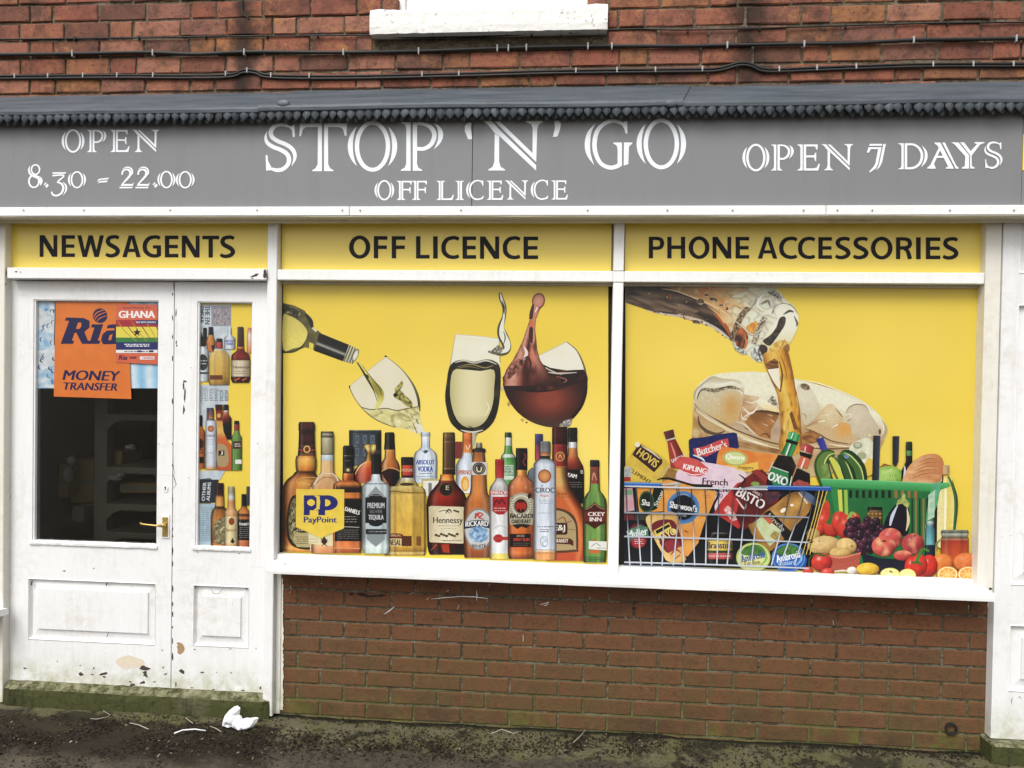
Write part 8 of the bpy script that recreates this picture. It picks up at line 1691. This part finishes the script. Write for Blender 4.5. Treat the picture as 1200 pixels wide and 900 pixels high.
news([(231, 451), (268, 450.6), (266, 474), (246, 480), (246, 500), (231, 500)], 5); 
for k_ in range(6): a.scribble(233+k_*6, 454+k_*.6, 238+k_*6, 470, (120, 136, 148), 8, .8, k_)
a.end('newspaper_cutting', 'newspaper cutting with columns of print'); news([(231, 552), (264, 551), (258, 562), (231, 566)], 8); news([(230.6, 562), (246, 560), (256, 568), (247, 590), (231, 590)], 9, ((96, 104, 112), (60, 66, 74))); a.rect(234.4, 562, 256, 589, (44, 50, 58)); a.text('OTHER', 239, 576, 22, 4, (206, 210, 214), .8, rot=-85); a.text('ALBUMS', 244.6, 576, 22, 4, (206, 210, 214), .8, rot=-85)
news([(230.6, 591), (252, 590), (248, 640), (230.6, 640)], 11, ((176, 198, 210), (150, 176, 190))); 
for k_ in range(4): a.scribble(231+k_*5, 594, 235+k_*5, 634, (120, 146, 160), 16, .8, k_+30)
a.end('newspaper_cutting', 'grey newspaper cutting lower down the glass')
def mini(label, cx, prof, bands, extra=None, shade=GLS):
    a.body(cx, prof, bands, shade, nu=10); 
    if extra: extra()
    a.end('printed_bottle', label)
mini('amber bottle at the top left', 233, [(388, 2), (392, 4), (410, 4)], [(388, (222, 180, 90)), (400, (60, 40, 30)), (410, (196, 70, 40))])
mini('black capped bottle behind', 240, [(384, 2), (390, 2.2), (404, 2.4)], [(384, (24, 22, 24)), (404, (20, 18, 20))])
mini('amber whisky behind', 247, [(383, 2.6), (392, 3), (393, 3), (400, 5.6), (412, 4.4)], [(383, (26, 22, 24)), (392, (22, 18, 20)), (393, (206, 140, 60)), (412, (190, 96, 40))])
mini('small red and black jar', 257, [(396.6, 3.4), (408, 4)], [(396, (24, 20, 22)), (401, (24, 20, 22)), (401.2, (206, 70, 50)), (408, (176, 50, 40))])
mini('clear vodka with blue lettering', 269, [(383.6, 2), (392, 2), (396, 6.4), (409, 6.4)], [(383, (206, 214, 222)), (409, (196, 206, 216))], lambda: (a.text('ABSOLUT', 269, 399.6, 11, 2.6, (40, 70, 170), .5), a.text('VODKA', 269, 403, 9, 2.8, (40, 70, 170), .5)))
mini('vodka with an orange roundel at the edge', 292.6, [(384, 2), (396, 3.4), (414, 3.4)], [(384, (206, 110, 90)), (393, (230, 214, 206)), (414, (216, 120, 70))])
mini('clear tequila', 237.6, [(394.6, 2.6), (406, 2.8), (410, 6.6), (447, 6.6)], [(394, (24, 24, 26)), (406, (22, 22, 24)), (406.2, (206, 214, 220)), (447, (196, 210, 212))], lambda: (a.ell(237.8, 424.6, 6, 9.6, (52, 54, 60)), a.scribble(233.4, 421, 242.6, 428, (190, 194, 198), 2, 1, 3), a.rect(232, 436, 244, 438.4, (70, 74, 80))))
mini('square gold tequila', 256.6, [(409, 6), (413, 9.6), (417, 12), (449, 12), (451, 11.4)], [(409, (206, 200, 186)), (412, (214, 180, 96)), (440, (206, 160, 62)), (451, (150, 110, 44))], lambda: (a.rect(246, 439.6, 261, 445, (110, 56, 34)), a.poly([(247, 405), (252, 404), (250, 414)], (60, 40, 30))), ((-1, .7), (-.9, 1.1), (-.5, .95), (.3, 1.05), (.6, .85), (1, .8)))
mini('dark red cognac', 281.8, [(383, 3.4), (406, 4), (411, 4.6), (416, 10.6), (424, 11.6), (444, 11.4), (448.4, 9.6)], [(383, (70, 48, 36)), (406, (60, 34, 26)), (407, (226, 130, 60)), (410, (110, 26, 18)), (418, (140, 32, 22)), (422, (100, 20, 16)), (422.6, (206, 190, 156)), (441, (206, 190, 156)), (441.4, (70, 14, 12)), (448.4, (40, 10, 10))], lambda: (a.text('Hennessy', 282.6, 430.6, 19, 4.4, (70, 56, 44), .4), a.scribble(274, 434, 291, 439, (140, 120, 90), 2, .7, 3), a.line([(275, 446), (281, 443)], 1.4, (206, 90, 60)), a.line([(284, 446), (289, 443)], 1.4, (206, 90, 60))))
mini('black bottle', 244.6, [(478, 2.4), (492, 2.6), (510, 4)], [(478, (40, 44, 90)), (486, (150, 60, 40)), (510, (150, 110, 80))])
mini('dark rum', 234, [(486.6, 3), (499, 3), (500, 2.8), (505, 6), (549, 5.6)], [(486, (22, 20, 22)), (499, (20, 18, 20)), (500, (196, 120, 60)), (510, (190, 96, 50)), (549, (206, 110, 50))], lambda: (a.ell(234.6, 520, 4.4, 6, (70, 34, 26)), a.scribble(230, 526, 239, 532, (40, 34, 28), 2, 1.4, 4), a.rect(230, 535.4, 239, 543, (34, 28, 28))))
mini('black label whisky behind', 264.6, [(474, 3), (483, 3), (484, 2.6), (490, 6.6), (515, 6.6)], [(474, (24, 22, 24)), (481, (24, 22, 24)), (481.2, (214, 218, 224)), (484, (196, 110, 70)), (490, (120, 40, 30)), (498, (24, 20, 22)), (515, (22, 18, 20))])
mini('white vodka with an orange disc', 247.2, [(478, 3), (488, 3.4), (490, 3), (494, 6.4), (550, 6.8)], [(478, (60, 64, 104)), (488, (150, 96, 70)), (490, (196, 130, 100)), (491, (60, 60, 64)), (494, (206, 214, 226)), (545, (206, 212, 222)), (550, (220, 150, 90))], lambda: (a.ell(247, 502.4, 3.8, 3.8, [(0, (226, 150, 90)), (1, (150, 80, 46))]), a.text('CIROC', 247.4, 510.6, 11, 2.6, (80, 84, 96), .4), a.scribble(242, 514, 252, 522, (150, 158, 170), 3, .6, 6), a.line([(241, 530.6), (253.6, 531)], .7, (150, 158, 170))))
br2 = [(252, 474), (260.6, 474), (261, 497), (262, 506), (266, 515), (273, 524), (275.6, 534), (275, 551), (254.6, 551), (254.6, 510)]
a.poly(br2, lambda x, y: stops(y, [(474, (60, 20, 22)), (481, (66, 22, 24)), (481.2, (140, 44, 40)), (493, (130, 40, 36)), (494, (206, 150, 70)), (506, (222, 176, 90)), (514, (206, 100, 48)), (551, (196, 84, 42))]), 0, 2); a.poly(catmull([(255, 522), (262, 521), (267, 527), (267, 545), (255, 545)], 3, True), (170, 146, 104)); a.rect(256, 528, 263, 534, (70, 36, 28)); a.text('J', 259.6, 531, 3, 4.6, (230, 222, 206), .7); a.ell(256.4, 487, 2.4, 2.6, (206, 160, 84)); a.end('printed_bottle', 'large amber brandy')
mini('small green whiskey', 277.2, [(493, 2.8), (497, 3), (505, 3), (508, 3.4), (512, 6), (551, 6)], [(493, (24, 24, 30)), (497, (24, 24, 30)), (497.2, (150, 56, 44)), (504.6, (150, 56, 44)), (505, (110, 150, 70)), (520, (96, 140, 62)), (551, (90, 136, 60))], lambda: (a.rect(273, 517, 282.6, 526, (86, 46, 40)), a.scribble(274, 519, 282, 524, (206, 196, 186), 2, 1, 2), a.rect(275.6, 538.6, 283, 543.6, (224, 224, 216))))
mini('amber blended whisky', 257.4, [(566, 4.6), (580, 4.6), (581, 5), (594, 5.4), (598, 9), (606, 10.6), (640, 10.4), (642, 10)], [(566, (60, 30, 32)), (572, (46, 24, 26)), (580, (70, 34, 30)), (583, (206, 140, 60)), (592, (222, 160, 80)), (594.6, (50, 28, 18)), (598, (150, 92, 40)), (610, (190, 120, 50)), (634, (140, 76, 34)), (642, (206, 140, 60))], lambda: (a.poly(catmull([(252, 612), (260, 607), (266, 610), (266, 634), (254, 637), (249.6, 624)], 3, True), mott((70, 62, 42), (190, 180, 130), .4, 5), 0, 1.2), a.line([(258, 622), (264, 617), (266, 626)], 1.4, (220, 206, 150))))
mini('square clear bottle of rum', 270.8, [(570, 3.6), (584, 4), (585, 4), (595, 4.4), (600, 8), (642, 7.6)], [(570, (176, 170, 140)), (577, (150, 146, 116)), (583, (206, 214, 220)), (588, (206, 140, 80)), (600, (222, 170, 120)), (605, (206, 150, 90)), (606, (222, 206, 150)), (636, (216, 196, 140)), (642, (190, 110, 60))], lambda: (a.ell(271.4, 611, 3.4, 4.4, (150, 66, 36)), a.text('Bacardi', 271, 621, 12, 3.4, (150, 90, 50), .4), a.poly([(270, 635), (272.6, 630), (275, 635), (272.6, 637)], (40, 30, 24))))
mini('black cap at the glass edge', 291, [(570, 2.2), (592, 2.2)], [(570, (70, 72, 80)), (592, (50, 52, 60))])
mini('square whiskey with a black label', 285.8, [(579, 2.8), (592, 3), (595, 3.4), (599, 7), (600, 7.4), (641, 7.2)], [(579, (24, 22, 24)), (592, (26, 24, 26)), (595, (190, 110, 50)), (601, (206, 130, 56)), (603, (40, 28, 24)), (607, (206, 120, 56)), (610, (26, 26, 30)), (633, (28, 28, 32)), (633.4, (206, 120, 70)), (641, (176, 90, 50))], lambda: (a.text('DANIELS', 286, 613.6, 11, 3, (226, 222, 216), .5, arch=-.8), a.scribble(280, 617, 292, 631, (130, 128, 124), 6, .6, 6)))
a.rect(228.6, 641.4, 295, 646, (20, 18, 20)); a.end('dark_edge')

# ================================================================== posters in the wide door glass
PZ = .0205
bp = thing('poster', 'pale blue poster of fanned banknotes behind the orange money transfer poster', 'poster', at(110, 455, PZ)); a = Art(PZ, bp)
a.poly([(36, 350), (186, 350), (186, 455), (36, 455)], lambda x, y: lerp((132, 190, 228), (206, 228, 242), .5+.5*math.sin(x*.33+pn(x, y, .02, 2)*2)), 0, 3); a.end('poster_sheet')
rr = random.Random(9)
for i in range(9):
    an = R(100+i*19); cx, cy = 112+46*math.cos(an)*1.05, 404-58*math.sin(an)*.9; 
    ux, uy = math.cos(an), -math.sin(an); px_, py_ = -uy, ux; L, Wd = 34, 14
    q = [(cx+ux*L+px_*Wd, cy+uy*L+py_*Wd), (cx+ux*L-px_*Wd, cy+uy*L-py_*Wd), (cx-ux*L*.6-px_*Wd*.4, cy-uy*L*.6-py_*Wd*.4), (cx-ux*L*.6+px_*Wd*.4, cy-uy*L*.6+py_*Wd*.4)]
    q = clip_poly(q, (38, 352, 185, 454))
    if len(q) > 2:
        a.poly(q, mott((222, 226, 226), (176, 188, 196) if i % 2 else (120, 170, 210), .14, i), 0, 2.4)
        for _ in range(7):
            x, y = cx+ux*rr.uniform(-2, 26)+px_*rr.uniform(-8, 8), cy+uy*rr.uniform(-2, 26)+py_*rr.uniform(-8, 8)
            if 40 < x < 183 and 354 < y < 452: a.line([(x-3*px_, y-3*py_), (x+ux*2, y+uy*2), (x+3*px_, y+3*py_)], [.6, rr.uniform(1, 2.4), .5], rr.choice([(70, 80, 92), (96, 104, 112), (60, 110, 170)]))
a.end('banknote_print')
op = thing('poster', 'orange poster reading Ria MONEY TRANSFER in the wide door glass', 'poster', at(108, 466, PZ-.0012)); a = Art(PZ-.0050, op)
a.poly([(65, 352), (150, 352), (150, 380), (154, 467.6), (63, 464.6)], lambda x, y: (232, 118, 40), 0, 8); a.line([(64.8, 352), (63.6, 405)], 1, (60, 40, 24)); a.end('poster_sheet')
NVY = (28, 26, 82)
def ital(p): return p
a.poly([(71, 403), (81, 376), (76, 375.6), (77.4, 372), (98, 372.6), (105, 376), (105, 384), (99, 389), (103, 399), (106, 399.4), (104.6, 403), (96, 403), (89.6, 390), (87.4, 390), (84.4, 399), (87, 399.4), (85.6, 403)], NVY); a.poly([(89, 385.4), (91.6, 378), (95, 378), (95.4, 382), (93, 385.4)], (232, 118, 40))
a.poly([(107.6, 380), (121, 380), (114.6, 399), (117.6, 399.4), (116.4, 403), (104.6, 403), (110.6, 384), (106.6, 383.6)], NVY)
a.ell(117.4, 370, 8.6, 8.6, NVY, rings=1); a.line([(109.6, 372), (114, 366), (124, 362.4)], [.6, 1.1, .6], (232, 118, 40)); a.line([(110.6, 375), (115, 369.6), (125, 365.6)], [.6, 1.1, .6], (232, 118, 40)); a.line([(113, 377.6), (117, 373), (125.8, 369.6)], [.4, 1, .5], (232, 118, 40))
a.poly([(132, 380), (146, 380), (140, 399), (142, 403), (121, 403.6), (118.4, 399), (120, 392), (125, 387.4), (134, 387), (134, 384.4), (125, 385), (126.4, 381)], NVY); a.poly([(127, 398.6), (128.4, 393), (132, 391.4), (130, 398.6)], (232, 118, 40))
a.end('lettering', 'Ria in navy italic letters')
a.text('MONEY', 107.4, 440, 66, 11.6, NVY, 2.3, slant=.22, rot=1.2); a.end('lettering'); a.text('TRANSFER', 106, 453, 65, 8.8, NVY, 1.7, slant=.2, rot=1.2); a.end('lettering')
gp = thing('poster', 'small poster reading GHANA with a red, yellow and green flag, over the orange poster', 'poster', at(160, 427, PZ-.003)); a = Art(PZ-.0075, gp)
a.poly([(136, 356), (184.6, 357), (184.6, 427), (136, 424.6)], (222, 100, 66), 0); a.end('poster_sheet')
a.text('Send Money To', 160, 361, 32, 3, (96, 40, 70), .4); a.text('GHANA', 160.4, 368.4, 43, 8.4, (250, 244, 240), 2); a.end('lettering')
a.rect(136, 375, 184.6, 383, (176, 40, 52)); a.rect(136, 383, 184.6, 395.6, (232, 214, 70)); a.rect(136, 395.6, 184.6, 401, (52, 130, 60)); a.poly([(159, 375), (184.6, 375), (184.6, 380), (163, 380)], (52, 52, 110))
for k_ in range(6): a.line([(138+k_*8, 376), (146+k_*8, 388), (160+k_*6, 400)], [.4, 1.1, .4], (150, 44, 44) if k_ % 2 else (190, 150, 50))
def star(cx, cy, r_, c):
    a.poly([(cx+r_*(1 if k_ % 2 == 0 else .4)*math.sin(R(36*k_)), cy-r_*(1 if k_ % 2 == 0 else .4)*math.cos(R(36*k_))) for k_ in range(10)], c)
star(160.6, 389.6, 5.2, (24, 24, 20)); a.text('THE BEST SERVICE', 171, 377.6, 24, 2, (230, 226, 236), .4); a.end('flag_print', 'flag with a black star')
a.rect(136, 401, 184.6, 410, (34, 44, 110)); a.scribble(145, 402.6, 175, 406.6, (222, 222, 236), 2, 1.3, 3); a.rect(136, 410, 184.6, 413.6, (240, 238, 240)); a.scribble(142, 411, 180, 412.8, (120, 110, 120), 1, 1.2, 6); a.rect(161, 410.6, 166, 412.8, (40, 44, 110)); a.rect(174.6, 410.6, 180, 412.8, (40, 30, 60))
a.text('Ria', 144.4, 418.8, 10, 5.4, (60, 30, 90), .9, slant=.2); a.text('MONEY', 156, 419, 8, 2.6, (110, 44, 80), .4); a.rect(164, 417.6, 181, 421.4, (240, 226, 226)); a.text('TRANSFER', 173.6, 419.5, 13, 2.2, (190, 70, 60), .4); a.end('lettering', 'small print under the flag')
